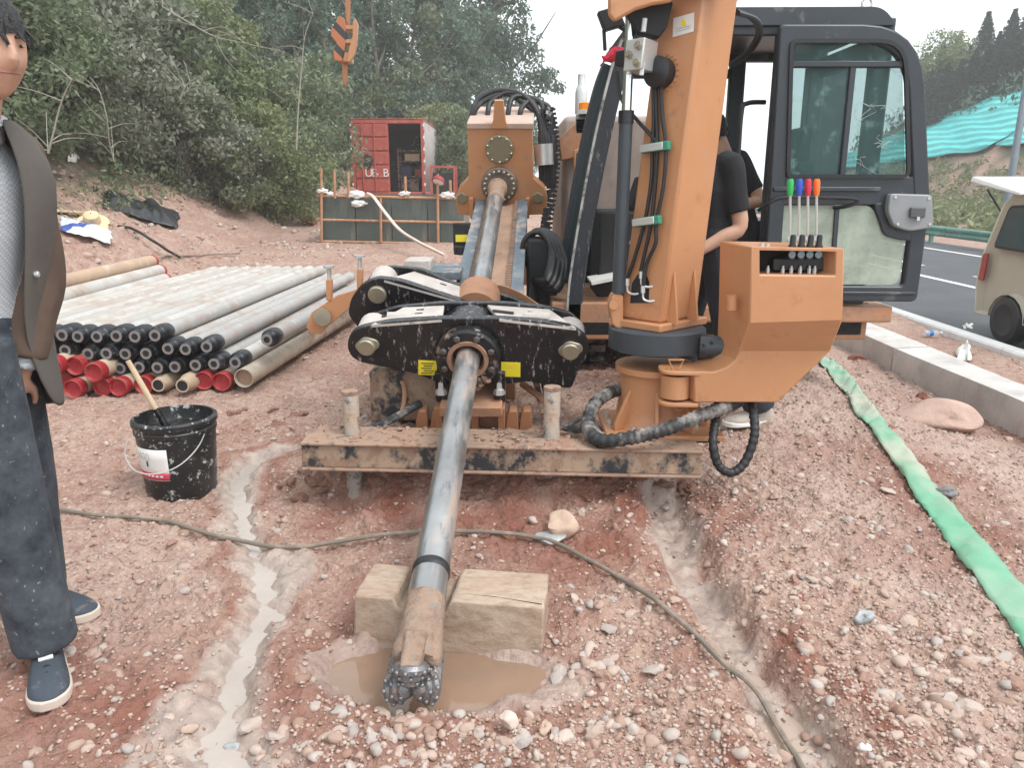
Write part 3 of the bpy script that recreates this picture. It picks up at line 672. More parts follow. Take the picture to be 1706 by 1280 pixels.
# --- front clamp
def plate(name, pts, a, th, mat, parent, r=.03): return MB().prism(roundpoly([PL(*p, a) for p in pts], r, 3), RF, a, a+th).build(name, mat, parent, bevel=.004)
FP = [(578,578),(582,557),(600,546),(650,536),(735,531),(830,531),(905,536),(955,546),(976,560),(982,580),(978,598),(966,612),(952,648),(938,646),(880,636),(850,640),(735,640),(690,622),(640,612),(600,604),(584,594)]
clamp = plate('front_clamp', FP, 0, .04, M_blk, rig)
plate('back_plate', [(590,565),(596,545),(618,526),(660,512),(735,505),(840,505),(905,511),(950,522),(975,545),(978,575),(960,600),(840,600),(640,590),(600,585)], .20, .03, M_blk, clamp)
def top_plate(q, a0, a1, par, name='top_plate', th=.015):
    A0 = [PL(*q[0], a0), PL(*q[1], a0)]; A1 = [PL(*q[2], a1), PL(*q[3], a1)]
    vs = [L3(A0[0][0], A0[0][1], a0), L3(A0[1][0], A0[1][1], a0), L3(A1[0][0], A1[0][1], a1), L3(A1[1][0], A1[1][1], a1)]
    nrm = (vs[1]-vs[0]).cross(vs[3]-vs[0]).normalized()
    if nrm.z < 0: nrm = -nrm
    o = MB().hull(vs, [v-nrm*th for v in vs]).build(name, M_pale, par, bevel=.002); c = sum(vs, Vector())/4
    e1 = (vs[1]-vs[0]).normalized(); e2 = nrm.cross(e1); W_ = (vs[1]-vs[0]).length
    for k in range(3):
        MB().box(c+e2*(-.05+.05*k)+e1*W_*.05+nrm*.001, (.035, .013, .003), Matrix((e1, e2, nrm)).transposed()).build('slot', M_dark, o)
    MB().prism(ribbon([(-.05, 0), (.05, 0)], .03), (c-e1*W_*.33+nrm*.001, e1, e2, nrm), -.001, .002).build('long_slot', M_dark, o)
    return o
top_plate([(618,541),(736,532),(740,509),(672,512)], 0, .20, clamp); top_plate([(832,531),(960,546),(915,515),(812,508)], 0, .20, clamp)
for px, py, pa in [(612,575,1), (950,582,1)]:
    u, v = PL(px, py, 0); MB().prism(roundpoly([(u-.062, v), (u-.01, v+.048), (u+.05, v+.03), (u+.062, v), (u+.01, v-.05), (u-.04, v-.035)], .02), RF, -.012, 0).build('pin_keeper', M_bolt, clamp, bevel=.003)
    pin = MB().lathe(L3(u, v, 0), -AX, [(.042, 0), (.042, .03), (.036, .036)], 22).build('pivot_pin', M_bolt, clamp)
    MB().cyl(L3(u, v, .045), L3(u, v, .195), .075, seg=20).build('pin_barrel', M_pale, clamp)
for px, py in [(668,522), (895,522)]:
    u, v = PL(px, py, .12); MB().cyl(L3(u-.06, v-.01, .1), L3(u+.06, v-.01, .1), .024, seg=12).build('cylinder_rod', M_pale, clamp)
flange = disc('pipe_flange', 781, 590, 0, [(.165, -.05), (.165, .0), (.150, .0), (.150, .05), (.138, .06), (.095, .06), (.085, .045), (.080, -.05)], paint('black_flange', (.013,.013,.015), .35, dirt=((.42,.3,.22), (.5,.46,.42)), dlo=.56, dhi=.66, dscale=7, bmp=.1), clamp, 8, .118, .016, bmat=paint('dark_bolt', (.16,.15,.14), .4, .6), boff=.058)
MB().lathe(L3(0, 0, 0), -AX, [(.098, .058), (.094, .068), (.078, .066), (.072, .045), (.072, -.04)], 28, cap=False).build('mud_ring', paint('mud_in_bore', (.36,.2,.13), .9, var=.25, bmp=.9, bscale=22), clamp)
for k in range(12):
    u, v = PL(803+rng.normal(0,5), 632+rng.normal(0,8), -.06); s_ = stone_mesh(2, 600+k); 
    MB().add([L3(u, v, -.05)+Vector(q)*.026*rng.uniform(.6, 1.1) for q in s_[0]], [tuple(f) for f in s_[1]]).build('mud_lump', M_mudflange, clamp)
for x0, x1, y0, y1, wr in [(697,728,600,625,1), (835,867,603,628,0)]:
    q = [PL(x0, y0, 0), PL(x1, y0+1, 0), PL(x1, y1, 0), PL(x0, y1-1, 0)]; lb = MB().prism(q, RF, -.003, -.001).build('warning_label', M_yel, clamp)
    for i in range(5 if wr else 2):
        yy = y0+5+i*4; a = PL(x0+5+(i % 2)*4, yy, 0); b2 = PL(x1-5-(i % 3)*2, yy+.5, 0); MB().prism(ribbon([a, b2], .005 if wr else .002), RF, -.0042, -.0032).build('print_line', M_ink if wr else paint('faint_print', (.6,.5,.05), .6, bmp=0), lb)
for px in (735, 832):                           # bolted feet of the clamp
    u, v = PL(px, 645, -.02); MB().box(L3(u, v, .02), (.055, .1, .16), RM).build('clamp_foot', M_blk, clamp, bevel=.004)
    for dv in (.0,): 
        MB().lathe(L3(u, v-.035, -.03), Vector((0,0,1)), [(.028, 0), (.028, .025), (.02, .03), (.02, .075)], 6).build('foot_bolt', M_silver, clamp)
# --- rear (breakout) clamp, turned a little
A2 = .42
rc = plate('breakout_clamp', [(579,524),(585,497),(603,474),(628,463),(668,468),(740,492),(800,511),(870,530),(962,556),(978,575),(968,596),(930,600),(800,596),(640,565),(598,548)], A2, .04, M_blk, rig)
plate('back_plate', [(606,478),(620,455),(648,444),(704,449),(745,468),(800,487),(838,491),(872,504),(905,522),(965,545),(975,570),(800,585),(640,555)], A2+.22, .03, M_blk, rc)
top_plate([(640,466),(790,508),(794,486),(690,452)], A2, A2+.22, rc)
u, v = PL(629, 490, A2); MB().lathe(L3(u, v, A2), -AX, [(.047, 0), (.047, .015), (.04, .02)], 22).build('pivot_pin', M_bolt, rc)
MB().cyl(L3(u, v, A2+.045), L3(u, v, A2+.215), .07, seg=20).build('pin_barrel', M_pale, rc)
MB().lathe(L3(0, 0, A2+.02), AX, [(.07, 0), (.118, 0), (.118, .22), (.07, .22)], 28, cap=False).build('jaw_housing', M_orm, rc)
MB().lathe(L3(0, 0, .045), AX, [(.075, 0), (.165, 0), (.165, .15), (.075, .15)], 32, cap=False).build('centre_housing', M_blk, clamp)
pts = [L3(*PL(x, y, A2+.3), A2+.3) for x, y in [(775,488),(800,478),(835,476),(870,490),(905,512),(950,530)]]
mb = MB(); mb.hull([p for p in curve(pts, 4)]+[p-VX*.12 for p in curve(pts, 4)][::-1], [p+AX*.012 for p in curve(pts, 4)]+[p-VX*.12+AX*.012 for p in curve(pts, 4)][::-1]); mb.build('guard_plate', M_orm, rc)
# --- cradle under the clamps
mb = MB().prism([PL(*p, .05) for p in [(738,652),(838,652),(840,668),(736,668)]], RF, -.10, .35); mb.build('clamp_table', M_orm, rig, bevel=.006)
mb = MB().prism([PL(*p, .05) for p in [(745,668),(832,668),(838,722),(740,722)]], RF, .02, .4); cr = mb.build('cradle', M_orm, rig, bevel=.006)
for px in (733, 792, 836): 
    u, v = PL(px, 695, 0); MB().box(L3(u, v, 0), (.035, .10, .16), RM).build('gusset', M_orm, cr, bevel=.004)
for px in (705, 730, 855, 878):
    q = [(px-14,720),(px-9,686),(px-6,680),(px+6,680),(px+8,686),(px+10,720)]; MB().prism([PL(*p, 0) for p in q], RF, -.03, .03).build('ear_plate', M_orm, cr, bevel=.004)
mb = MB(); mb.tube(curve([P(640,620,3.75), P(672,640,3.7), P(668,690,3.6), P(640,705,3.5)], 6), .012, 8); mb.build('drain_hose', M_orm, rig)
mb = MB(); mb.tube(curve([P(700,672,3.6), P(660,695,3.5), P(625,712,3.45), P(590,720,3.5)], 6), .02, 8); mb.build('supply_hose', M_rubm, rig)
for k, (a, b2) in enumerate([((885,600),(905,690)), ((900,605),(918,700)), ((870,640),(905,665)), ((890,630),(925,640))]): MB().tube([P(*a, 3.75), P(*b2, 3.6)], .017, 8).build('frame_bar', M_orm if k > 1 else M_mudsteel, rig)
MB().box(P(690, 640, 3.95), (.38, .5, .26)).build('foot_box', M_mudsteel, rig, bevel=.01)
# --- left side fittings
MB().box(P(699, 440, 4.75), (.16, .25, .07)).build('junction_box', M_pale, rig, bevel=.01)
MB().box(P(742, 452, 4.8), (.22, .5, .05)).build('step_plate', M_rail, rig, bevel=.006)
mb = MB(); mb.box(P(770, 395, 5.6), (.12, .12, .2)); mb.cyl(P(770, 410, 5.5), P(770, 424, 5.5), .06, seg=14); mb.build('grease_pump', M_dark, rig, bevel=.006)
MB().box(P(769, 397, 5.53), (.085, .004, .05)).build('pump_label', M_yel, rig)
arm = MB().prism([tuple((P(x, y, 4.3).x, P(x, y, 4.3).z)) for x, y in [(511,545),(520,520),(545,503),(562,492),(607,478),(612,490),(575,520),(545,545),(536,556),(520,556)]], XZ(4.3), -.015, .015).build('pipe_arm', M_or, rig, bevel=.004)
for x0, y0, x1, y1 in [(549,500,549,465), (600,482,600,448)]:
    MB().bar(P(x0, y0, 4.3), P(x1, y1, 4.3), .045, .03).build('stop_post', M_or, arm, bevel=.004)
    MB().lathe(P(x1, y1, 4.3), (0,0,1), [(.012, 0), (.012, .06), (.032, .062), (.032, .075)], 10).build('adjuster_bolt', M_silver, arm)
MB().lathe(P(538, 528, 4.27), (0,-1,0), [(.05, 0), (.05, .02), (.02, .022)], 14).build('arm_hub', M_bolt, arm)
mb = MB(); mb.bar(P(600, 490, 4.3), P(665, 520, 4.35), .1, .08); mb.build('arm_link', M_orm, arm)
# --- chassis and tracks
mb = MB(); mb.box((1.25, 6.5, .50), (2.0, 3.4, .24)); mb.box((1.6, 5.0, .56), (1.5, .6, .10)); mb.build('chassis', M_orm, rig, bevel=.012)
MB().box(P(1405, 512, 5.0)+Vector((-.25, 0, 0)), (.85, .1, .05)).build('side_step', M_or, rig, bevel=.006)
MB().box(P(1400, 524, 5.0)+Vector((-.2, .1, -.05)), (.72, .18, .09)).build('step_tread', M_rub, rig, bevel=.006)
for X in (.45, 1.75):
    tr = MB(); pr = []; 
    for k in range(44):
        t = k/44; 
        L_, rr = 2.2, .2; per = 2*L_+2*math.pi*rr; d = t*per
        if d < L_: q = (d-L_/2, rr)
        elif d < L_+math.pi*rr: q = (L_/2+rr*math.sin((d-L_)/rr), rr*math.cos((d-L_)/rr))
        elif d < 2*L_+math.pi*rr: q = (L_/2-(d-L_-math.pi*rr), -rr)
        else: q = (-L_/2-rr*math.sin((d-2*L_-math.pi*rr)/rr), -rr*math.cos((d-2*L_-math.pi*rr)/rr))
        pr.append(q)
    f = (Vector((X, 6.4, .36)), Vector((0,1,0)), Vector((0,0,1)), Vector((1,0,0)))
    tr.prism(pr, f, -.17, .17); to = tr.build('track', M_rubm, rig)
    for k in range(0, 44, 1):
        y_, z_ = pr[k]; tr2 = math.atan2(pr[(k+1) % 44][1]-pr[k-1][1], pr[(k+1) % 44][0]-pr[k-1][0])
        if k == 0: gm = MB().box((X, 6.4+y_, .36+z_), (.36, .05, .03)).build('grouser', M_rubm, to); g0 = gm
        else:
            gc = copy_part(g0, to, g0.location+Vector((0, y_-pr[0][0], z_-pr[0][1]))); gc.rotation_euler = (tr2, 0, 0)
# --- power pack behind the cab
pp = MB().box((P(935, 350, 6.6).x+.5, 7.3, 1.25), (1.0, 1.5, 1.25)).build('engine_cover', paint('dusty_engine_cover', (.30,.25,.22), .6, var=.15, dirt=(.45,.36,.3), dlo=.45, dhi=.7, dscale=3, dstretch=(1,1,.4)), rig, bevel=.05)
MB().prism([(P(x, y, 6.5).x, P(x, y, 6.5).z) for x, y in [(930,232),(966,196),(985,196),(985,262),(966,262),(934,268)]], XZ(6.5), -.02, .05).build('cover_panel', M_orm, pp, bevel=.01)
MB().prism([(P(x, y, 6.4).x, P(x, y, 6.4).z) for x, y in [(956,250),(972,244),(976,440),(955,450)]], XZ(6.4), -.02, .06).build('door_strip', M_or, pp, bevel=.01)
MB().lathe(P(968, 190, 7.2), (0,0,1), [(.055, 0), (.055, .18), (.045, .22), (.035, .24), (.035, .33), (.028, .33), (.028, .26)], 18).build('exhaust_pipe', M_silver, pp)
mb = MB(); q = P(973, 190, 6.2); mb.lathe(q, (0,0,1), [(.042, 0), (.046, .03)], 16); mb.build('beacon_base', M_white, pp)
MB().lathe(q+Vector((0,0,.03)), (0,0,1), [(.042, 0), (.040, .05), (.02, .062)], 16).build('beacon', M_amber, pp)
mb = MB()
for k in range(5): mb.box(P(972, 196+k*5, 6.15), (.11, .1, .014), Matrix.Rotation(.4, 3, 'X'))
mb.box(P(972, 206, 6.25), (.1, .06, .13)); mb.build('air_grille', M_blkc, pp)
for dx in (0, 4): MB().tube(curve([P(962+dx, 255, 6.3), P(957+dx, 310, 6.28), P(952+dx, 345, 6.28), P(956+dx, 352, 6.28)], 5), .008, 6).build('wire', M_rub, pp)

# ------------------------------------------------------------------ cab (long side with its doorway facing the camera)
CYF, CYB = 4.8, 5.85
def cq(px, py, Y=CYF): p = P(px, py, Y); return (p.x, p.z)
prof = [cq(*p) for p in [(956,548),(961,470),(983,335),(1007,215),(1031,118),(1050,66)]]
rx1 = cq(1494, 40)[0]; zt = cq(1300, 34)[1]; zb = cq(1000, 540)[1]
apil = ribbon([tuple(v.to_2d()) for v in curve([Vector((p[0], p[1], 0)) for p in prof], 5)], .10)
cab_o = MB().prism(apil, XZ(CYF), 0, .08).build('cab', M_cabd, rig, bevel=.012)
MB().prism(apil, XZ(CYB-.08), 0, .08).build('front_pillar', M_cab, cab_o, bevel=.012)
cpr = [Vector((p[0]-.046, p[1], 0)) for p in prof]
MB().prism(ribbon([tuple(v.to_2d()) for v in curve(cpr, 5)], .014), XZ(CYF), -.012, .0).build('pillar_trim', paint('scuffed_trim', (.40,.40,.38), .5, var=.3, dirt=(.08,.08,.08), dlo=.5, dhi=.6, dscale=9), cab_o)
xB = cq(1292, 300)[0]; xC = rx1-.06
for Y in (CYF, CYB-.07):
    for X, w, z0, z1 in ((xB, .11, zb, zt), (xC, .12, zb, zt)): MB().box((X, Y+.035, (z0+z1)/2), (w, .07, z1-z0)).build('pillar', M_cab, cab_o, bevel=.015)
    MB().box(((prof[-1][0]+rx1)/2, Y+.035, zt-.03), (rx1-prof[-1][0], .066, .10)).build('roof_rail', M_cab, cab_o, bevel=.012)
    MB().box(((prof[0][0]+rx1)/2, Y+.033, zb+.03), (rx1-prof[0][0], .06, .12)).build('sill', M_cab, cab_o, bevel=.012)
z_far = cq(1250, 122)[1]
MB().box(((prof[-1][0]+xB)/2+.05, CYB-.03, P(1250, 124, CYB).z), (xB-prof[-1][0], .04, .06)).build('window_bar', M_cab, cab_o)
MB().box(((prof[0][0]+rx1)/2, CYB-.035, zb+.32), (rx1-prof[0][0]-.1, .04, .5)).build('far_panel', M_dark, cab_o)
roofp = roundpoly([(prof[-1][0]-.03, zt-.03), (prof[-1][0]+.08, zt+.065), (rx1-.10, zt+.07), (rx1-.01, zt-.03)], [.02, .06, .16, .02], 6)
MB().prism(roofp, XZ(CYF), -.03, CYB-CYF+.03).build('roof', M_cab, cab_o, bevel=.03)
MB().box(((prof[0][0]+rx1)/2, (CYF+CYB)/2, zb-.03), (rx1-prof[0][0], CYB-CYF, .08)).build('floor_plate', M_dark, cab_o)
rows = [[(p.x+.0, Y, p.y) for Y in (CYF+.07, CYB-.07)] for p in [v for v in curve([Vector((q[0], q[1], 0)) for q in prof], 4)]]
MB().grid(rows).build('windscreen', M_glass, cab_o)
for y0 in (1.0,): MB().box((rx1-.03, (CYF+CYB)/2, zb+.38), (.06, CYB-CYF-.14, .68)).build('rear_wall', M_cab, cab_o)
MB().box((rx1-.03, (CYF+CYB)/2, zt-.12), (.05, CYB-CYF-.14, .12)).build('rear_header', M_cab, cab_o)
MB().box(((xB+rx1)/2, CYF+.03, zb+.36), (rx1-xB-.1, .05, .64)).build('side_panel', M_cab, cab_o)
MB().box(((xB+rx1)/2+.32, CYB-.05, (zb+zt)/2+.1), (.3, .03, zt-zb-.3)).build('far_pillar_panel', M_cab, cab_o)
# side window behind the driver
# eye bolt, hoses on the roof corner, grab handle in the doorway
q = P(1443, 16, 5.1); mb = MB(); mb.tube([q+Vector((math.cos(t)*.03, 0, .035+math.sin(t)*.03)) for t in np.linspace(0, 6.283, 17)], .007, 6); mb.cyl(q+Vector((0,0,-.06)), q+Vector((0,0,.01)), .014); mb.build('eye_bolt', M_silver, cab_o)
for k in range(2): MB().tube(curve([P(1226+k*3, 18+k*3, 3.62), P(1255+k*4, 32, 4.0), P(1262+k*6, 55, 4.4), P(1245+k*6, 85, 4.6), P(1215+k*5, 108, 4.7)], 6), .012, 8).build('work_light_hose', M_rub, cab_o)
mb = MB(); mb.tube(curve([P(1275, 170, 4.9), P(1245, 172, 4.88), P(1235, 190, 4.86), P(1228, 300, 4.84), P(1222, 420, 4.82)], 6), .014, 8); mb.build('grab_rail', M_blkc, cab_o)
# driver's seat and console
mb = MB(); X0 = cq(1345, 300)[0]
mb.prism(roundpoly([(X0-.05, zb+.35), (X0+.10, zb+.35), (X0+.16, zb+1.0), (X0+.04, zb+1.0)], .05), XZ(5.1), 0, .46); mb.prism(roundpoly([(X0-.48, zb+.33), (X0+.05, zb+.33), (X0+.05, zb+.46), (X0-.48, zb+.48)], .04), XZ(5.1), 0, .46); mb.box((X0-.2, 5.33, zb+.18), (.3, .3, .3))
mb.prism(roundpoly([(X0+.06, zb+1.0), (X0+.15, zb+1.0), (X0+.17, zb+1.22), (X0+.09, zb+1.22)], .04), XZ(5.2), 0, .26); mb.build('seat', paint('seat_fabric', (.03,.045,.06), .8), cab_o, bevel=.02)
mb = MB(); mb.box((prof[0][0]+.32, 5.3, zb+.38), (.3, .5, .62)); mb.box((prof[0][0]+.42, 5.2, zb+.80), (.04, .3, .22), Matrix.Rotation(.3, 3, 'Y')); mb.build('console', M_dark, cab_o, bevel=.02)
MB().box(P(1010, 462, 4.95), (.22, .3, .02), Matrix.Rotation(-.2, 3, 'Y')).build('clipboard', M_lab, cab_o)
# door swung back against the cab side
DY = 4.70
def dq(x, y): return cq(x, y, DY)
OUT = roundpoly([dq(*p) for p in [(1297,41),(1533,41),(1546,340),(1524,502),(1268,500)]], [.03, .33, .06, .04, .04], 6)
RAWD = [dq(*p) for p in [(1297,41),(1533,41),(1546,340),(1524,502),(1268,500)]]
door = MB().ring(OUT, roundpoly(offset(RAWD, .095), [.03, .25, .05, .03, .03], 6), XZ(DY), -.03, .03).build('door', M_cab, cab_o, bevel=.012)
def dbar(a, b2, w, name='door_bar', d=.026, mat=None): return MB().prism(ribbon([dq(*a), dq(*b2)], w), XZ(DY), -d, d).build(name, mat or M_cab, door, bevel=.006)
dbar((1290,318), (1530,318), .16); dbar((1315,107), (1512,107), .035); dbar((1420,110), (1401,296), .035, d=.02); dbar((1394,345), (1384,476), .03, d=.015)
SEAL = roundpoly([dq(*p) for p in [(1312,66),(1506,66),(1512,297),(1306,297)]], [.05, .16, .06, .04], 5)
MB().ring(SEAL, offset(SEAL, .022), XZ(DY), -.045, -.028).build('window_seal', M_blkc, door)
MB().prism(offset(SEAL, .015), XZ(DY), -.004, .004).build('window_pane', M_glass, door)
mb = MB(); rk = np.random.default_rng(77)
for k in range(13):                                     # thin pale broken lines laid on the sliding pane
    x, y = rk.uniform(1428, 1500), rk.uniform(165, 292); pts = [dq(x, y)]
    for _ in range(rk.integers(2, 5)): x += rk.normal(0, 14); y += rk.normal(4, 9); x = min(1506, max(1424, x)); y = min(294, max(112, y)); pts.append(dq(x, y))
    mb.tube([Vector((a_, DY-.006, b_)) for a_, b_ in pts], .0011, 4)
_pln = mb.build('pane_lines', M_silver, door, smooth=0); _pln['kind'] = 'stuff'
LOW = roundpoly([dq(*p) for p in [(1280,342),(1452,342),(1470,388),(1506,398),(1498,474),(1272,474)]], [.04, .05, .08, .05, .06, .04], 4)
MB().prism(LOW, XZ(DY), -.004, .004).build('lower_pane', M_glassd, door)
MB().prism(roundpoly([dq(*p) for p in [(1452,338),(1532,338),(1528,402),(1500,400),(1470,392)]], .03), XZ(DY), -.028, .02).build('lock_panel', M_cab, door, bevel=.006)
lk = MB().prism(roundpoly([dq(*p) for p in [(1472,322),(1541,324),(1543,378),(1504,384),(1478,376),(1468,352)]], .025), XZ(DY), -.085, -.032).build('lock_box', paint('lock_grey', (.27,.28,.29), .45, bmp=.03), door, bevel=.008)
MB().box(Vector((dq(1515,353)[0], DY-.095, dq(1515,353)[1])), (.09, .02, .06)).build('latch', paint('latch_dark', (.09,.095,.1), .4), door, bevel=.006)
MB().box(Vector((dq(1514,363)[0], DY-.108, dq(1514,363)[1])), (.016, .012, .022)).build('latch_pin', M_silver, door)
for x, y in [(1480,328),(1535,330),(1536,372),(1484,372)]: MB().lathe((dq(x,y)[0], DY-.085, dq(x,y)[1]), (0,-1,0), [(.008,0),(.008,.006)], 8).build('lock_screw', M_silver, door)
pts = [Vector((dq(x, y)[0], DY-d, dq(x, y)[1])) for x, y, d in [(1262,350,.03),(1268,342,.08),(1290,329,.10),(1340,328,.10),(1408,330,.10),(1415,336,.10),(1400,343,.08),(1385,346,.03)]]
MB().tube(curve(pts, 4), .012, 8).build('door_handle_rail', M_blkc, door)
dbar((1285,315), (1462,315), .028, 'trim_strip', .042); dbar((1285,486), (1520,488), .02, 'lower_trim', .04)
# floodlight and red cloth at the cab corner
mb = MB(); mb.prism([cq(*p, 4.6) for p in [(996,18),(1030,8),(1042,40),(1008,50)]], XZ(4.6), 0, .08); mb.bar(P(1006,48,4.64), P(1008,84,4.64), .02, .02); mb.bar(P(1030,40,4.64), P(1060,60,4.75), .03, .03); mb.build('floodlight', M_blkc, cab_o, bevel=.006)
mb = MB(); rr_ = []
for i in range(7):
    rr_.append([P(1002+i*6+3*math.sin(j*1.1), 92-i*3+j*4.5+4*math.sin(i*1.3+j*.8), 4.58+.02*math.sin(i+j)) for j in range(5)])
mb.grid(rr_); tag(mb.build('red_rag', simple('red_cloth', (.62,.03,.06), .8), solid=.006), 'crumpled red rag tied by the floodlight at the cab corner', 'rag')
# ------------------------------------------------------------------ anchor beam and stakes
BY = 3.05
bl, br_ = P(500, 738, BY), P(1172, 752, BY); zL, zR = bl.z, br_.z
beam = thing('anchor_beam', ((bl.x+br_.x)/2, BY+.1, .16), 'long mud caked steel beam lying across the front of the rig', 'beam')
ex = (br_-bl).normalized(); ez = Vector((-ex.z, 0, ex.x)); ey = Vector((0,1,0)); LB = (br_-bl).length
BF = (bl, ey, ez, ex)                                     # section (depth, up), extruded along the beam
def sect(name, y0, y1, z0, z1, mat, x0=0, x1=None): return MB().prism([(y0,z0),(y1,z0),(y1,z1),(y0,z1)], BF, x0, LB if x1 is None else x1).build(name, mat, beam, bevel=.004)
sect('top_flange', -.004, .13, -.012, 0, M_mudflange); sect('web', .012, .024, -.112, -.0125, M_mudsteel); sect('bottom_flange', -.004, .13, -.124, -.1125, M_mudflange)
sect('base_plate', .131, .25, -.016, -.004, M_mudflange, .02, LB-.05)
sect('rear_web', .09, .10, -.112, -.0125, M_mudsteel)
for k in range(150):                                      # mud crumbs left on the plate
    x = rng.uniform(.05, LB-.1); y = rng.uniform(.0, .24); V, F = SH_S[k % 8]; r = rng.uniform(.006, .02)
    if k == 0: cr0 = MB()
    cr0.add([bl+ex*x+ey*y+ez*.002+Vector(v)*r for v in V], [tuple(f) for f in F])
_cr = cr0.build('mud_crumbs', M_mudflange, beam); _cr['kind'] = 'stuff'
for px, lab in [(583, 'muddy steel anchor stake through the left end of the beam'), (920, 'muddy steel anchor stake through the beam right of the drill pipe')]:
    t0 = P(px, 656 if px < 700 else 649, 3.19); st = thing('anchor_stake', (t0.x, 3.19, -.05), lab, 'stake', 'stakes driven through the beam')
    MB().lathe((t0.x, 3.19, -.06), (t0.x*0+.0, .0, 1), [(.036, 0), (.036, t0.z+.05), (.032, t0.z+.06)], 18).build('shaft', paint('stake_crust', (.36,.33,.30), .8, var=.2, dirt=((.42,.29,.2),(.06,.06,.06)), dlo=.45, dhi=.6, dscale=8, bmp=.3), st)
    MB().lathe((t0.x, 3.19, t0.z+.001), (0,0,1), [(.037,0),(.037,.012),(.03,.014)], 18).build('cap', M_mudflange, st)

# ------------------------------------------------------------------ drill string and roller bit
ds = thing('drill_string', L3(0,0,-1.7), 'long steel drill pipe running through the clamps to a muddy roller bit', 'drill pipe')
MB().lathe(L3(0,0,2.42), -AX, [(.05,0),(.055,.05),(.055,1.2),(.0555,2.6),(.055,3.80),(.052,3.812),(.052,3.822)], 32).build('pipe', M_steel, ds)
MB().lathe(L3(0,0,-1.402), -AX, [(.0565,0),(.0590,.004),(.0590,.026),(.0565,.030)], 32).build('rubber_ring', M_rub, ds)
MB().lathe(L3(0,0,-1.432), -AX, [(.0555,0),(.0565,.06),(.0560,.11)], 32).build('steel_sub', M_steel, ds)
nzr = np.random.default_rng(5)
mb = MB(); prf = [(.057,0),(.059,.04),(.060,.09),(.063,.14),(.066,.19),(.066,.22),(.060,.235)]; seg = 36; O = L3(0,0,-1.535); vs = []
for r, d in prf:
    for j in range(seg):
        t = 2*math.pi*j/seg; k = 1+(.05*math.sin(3*t+1)+.04*math.sin(5*t+d*40)+.03*math.sin(9*t-d*70))*min(1, d/.10)+nzr.normal(0, .014); vs.append(O-AX*d+UX*(math.cos(t)*r*k)+VX*(math.sin(t)*r*k))
mb.add(vs, [(i*seg+j, i*seg+(j+1) % seg, (i+1)*seg+(j+1) % seg, (i+1)*seg+j) for i in range(len(prf)-1) for j in range(seg)]+[tuple(range((len(prf)-1)*seg, len(prf)*seg))])
mb.build('muddy_shank', M_steelmud, ds, smooth=60)
for k in range(3):
    t = R(-90+60+120*k); rad = UX*math.cos(t)+VX*math.sin(t); tan = -UX*math.sin(t)+VX*math.cos(t)
    A0 = O-AX*.17
    leg = MB().hull([A0+rad*.030+tan*.034, A0+rad*.070+tan*.030, A0+rad*.070-tan*.030, A0+rad*.030-tan*.034],
                    [A0-AX*.13+rad*.052+tan*.030, A0-AX*.13+rad*.078+tan*.024, A0-AX*.13+rad*.078-tan*.024, A0-AX*.13+rad*.052-tan*.030]).build('bit_leg', M_steelmud if k == 1 else M_bit, ds, bevel=.008)
    cd = (-rad*.82-AX*.57).normalized(); c0 = A0-AX*.105+rad*.052
    cone = MB().lathe(c0, cd, [(.020,-.012),(.040,-.006),(.047,.004),(.046,.016),(.037,.020),(.036,.032),(.026,.036),(.024,.048),(.012,.056)], 24).build('cutter_cone', M_bit, ds)
    n1 = cd.orthogonal().normalized(); n2 = cd.cross(n1)
    for rr, dd, cnt in [(.0465,.010,11),(.0365,.026,7),(.025,.042,4)]:
        for j in range(cnt):
            a = 2*math.pi*j/cnt; q = c0+cd*dd+(n1*math.cos(a)+n2*math.sin(a))*rr
            MB().ico(q, .0066, 2).build('carbide_button', M_bit, cone)
for k, (t, d) in enumerate([(R(200), .20), (R(-20), .21)]):
    q = O-AX*d+(UX*math.cos(t)+VX*math.sin(t))*.060; dr = (UX*math.cos(t)+VX*math.sin(t)-AX*.5).normalized()
    MB().lathe(q, dr, [(.018,-.01),(.018,.010),(.011,.010),(.011,-.006)], 14).build('nozzle', M_blkc, ds)

# ------------------------------------------------------------------ timber block with a saddle cut
f0, f1 = P(588, 1059, 2.075), P(904, 1088, 2.005); f0.z = 0; f1.z = 0
e1 = (f1-f0).normalized(); e3 = Vector((-e1.y, e1.x, 0)); LT = (f1-f0).length
pcx = (L3(0,0,-1.46)-f0).dot(e1)
prof_t = [(0,-.03),(LT,-.03),(LT+.004,.148),(pcx+.075,.150),(pcx+.055,.112),(pcx-.085,.108),(pcx-.10,.146),(.01,.150)]
tb = MB(); n_ = 9; Lr = []
for i in range(n_): 
    d = .205*i/(n_-1); Lr.append([f0+e1*(u+nzr.normal(0,.0015))+Vector((0,0,w+nzr.normal(0,.0015)))+e3*d for u, w in prof_t])
k8 = len(prof_t); vs = [p for r_ in Lr for p in r_]
tb.add(vs, [tuple(range(k8))[::-1], tuple(range((n_-1)*k8, n_*k8))]+[(i*k8+j, i*k8+(j+1) % k8, (i+1)*k8+(j+1) % k8, (i+1)*k8+j) for i in range(n_-1) for j in range(k8)])
tb_o = tb.build('timber_block', M_wood, bevel=.007); tag(tb_o, 'squared pale timber block under the drill pipe behind the puddle', 'timber')
mb = MB(); c0 = f0+e1*(pcx+.10)+Vector((0,0,.1502))+e3*.045
mb.prism([(0,0),(.10,-.006),(LT-pcx-.105,-.03),(LT-pcx-.105,-.034),(.12,-.010)], (c0, e1, e3, Vector((0,0,1))), -.001, .0012); mb.build('crack', paint('crack_dark', (.04,.025,.018), .9, bmp=0), tb_o)

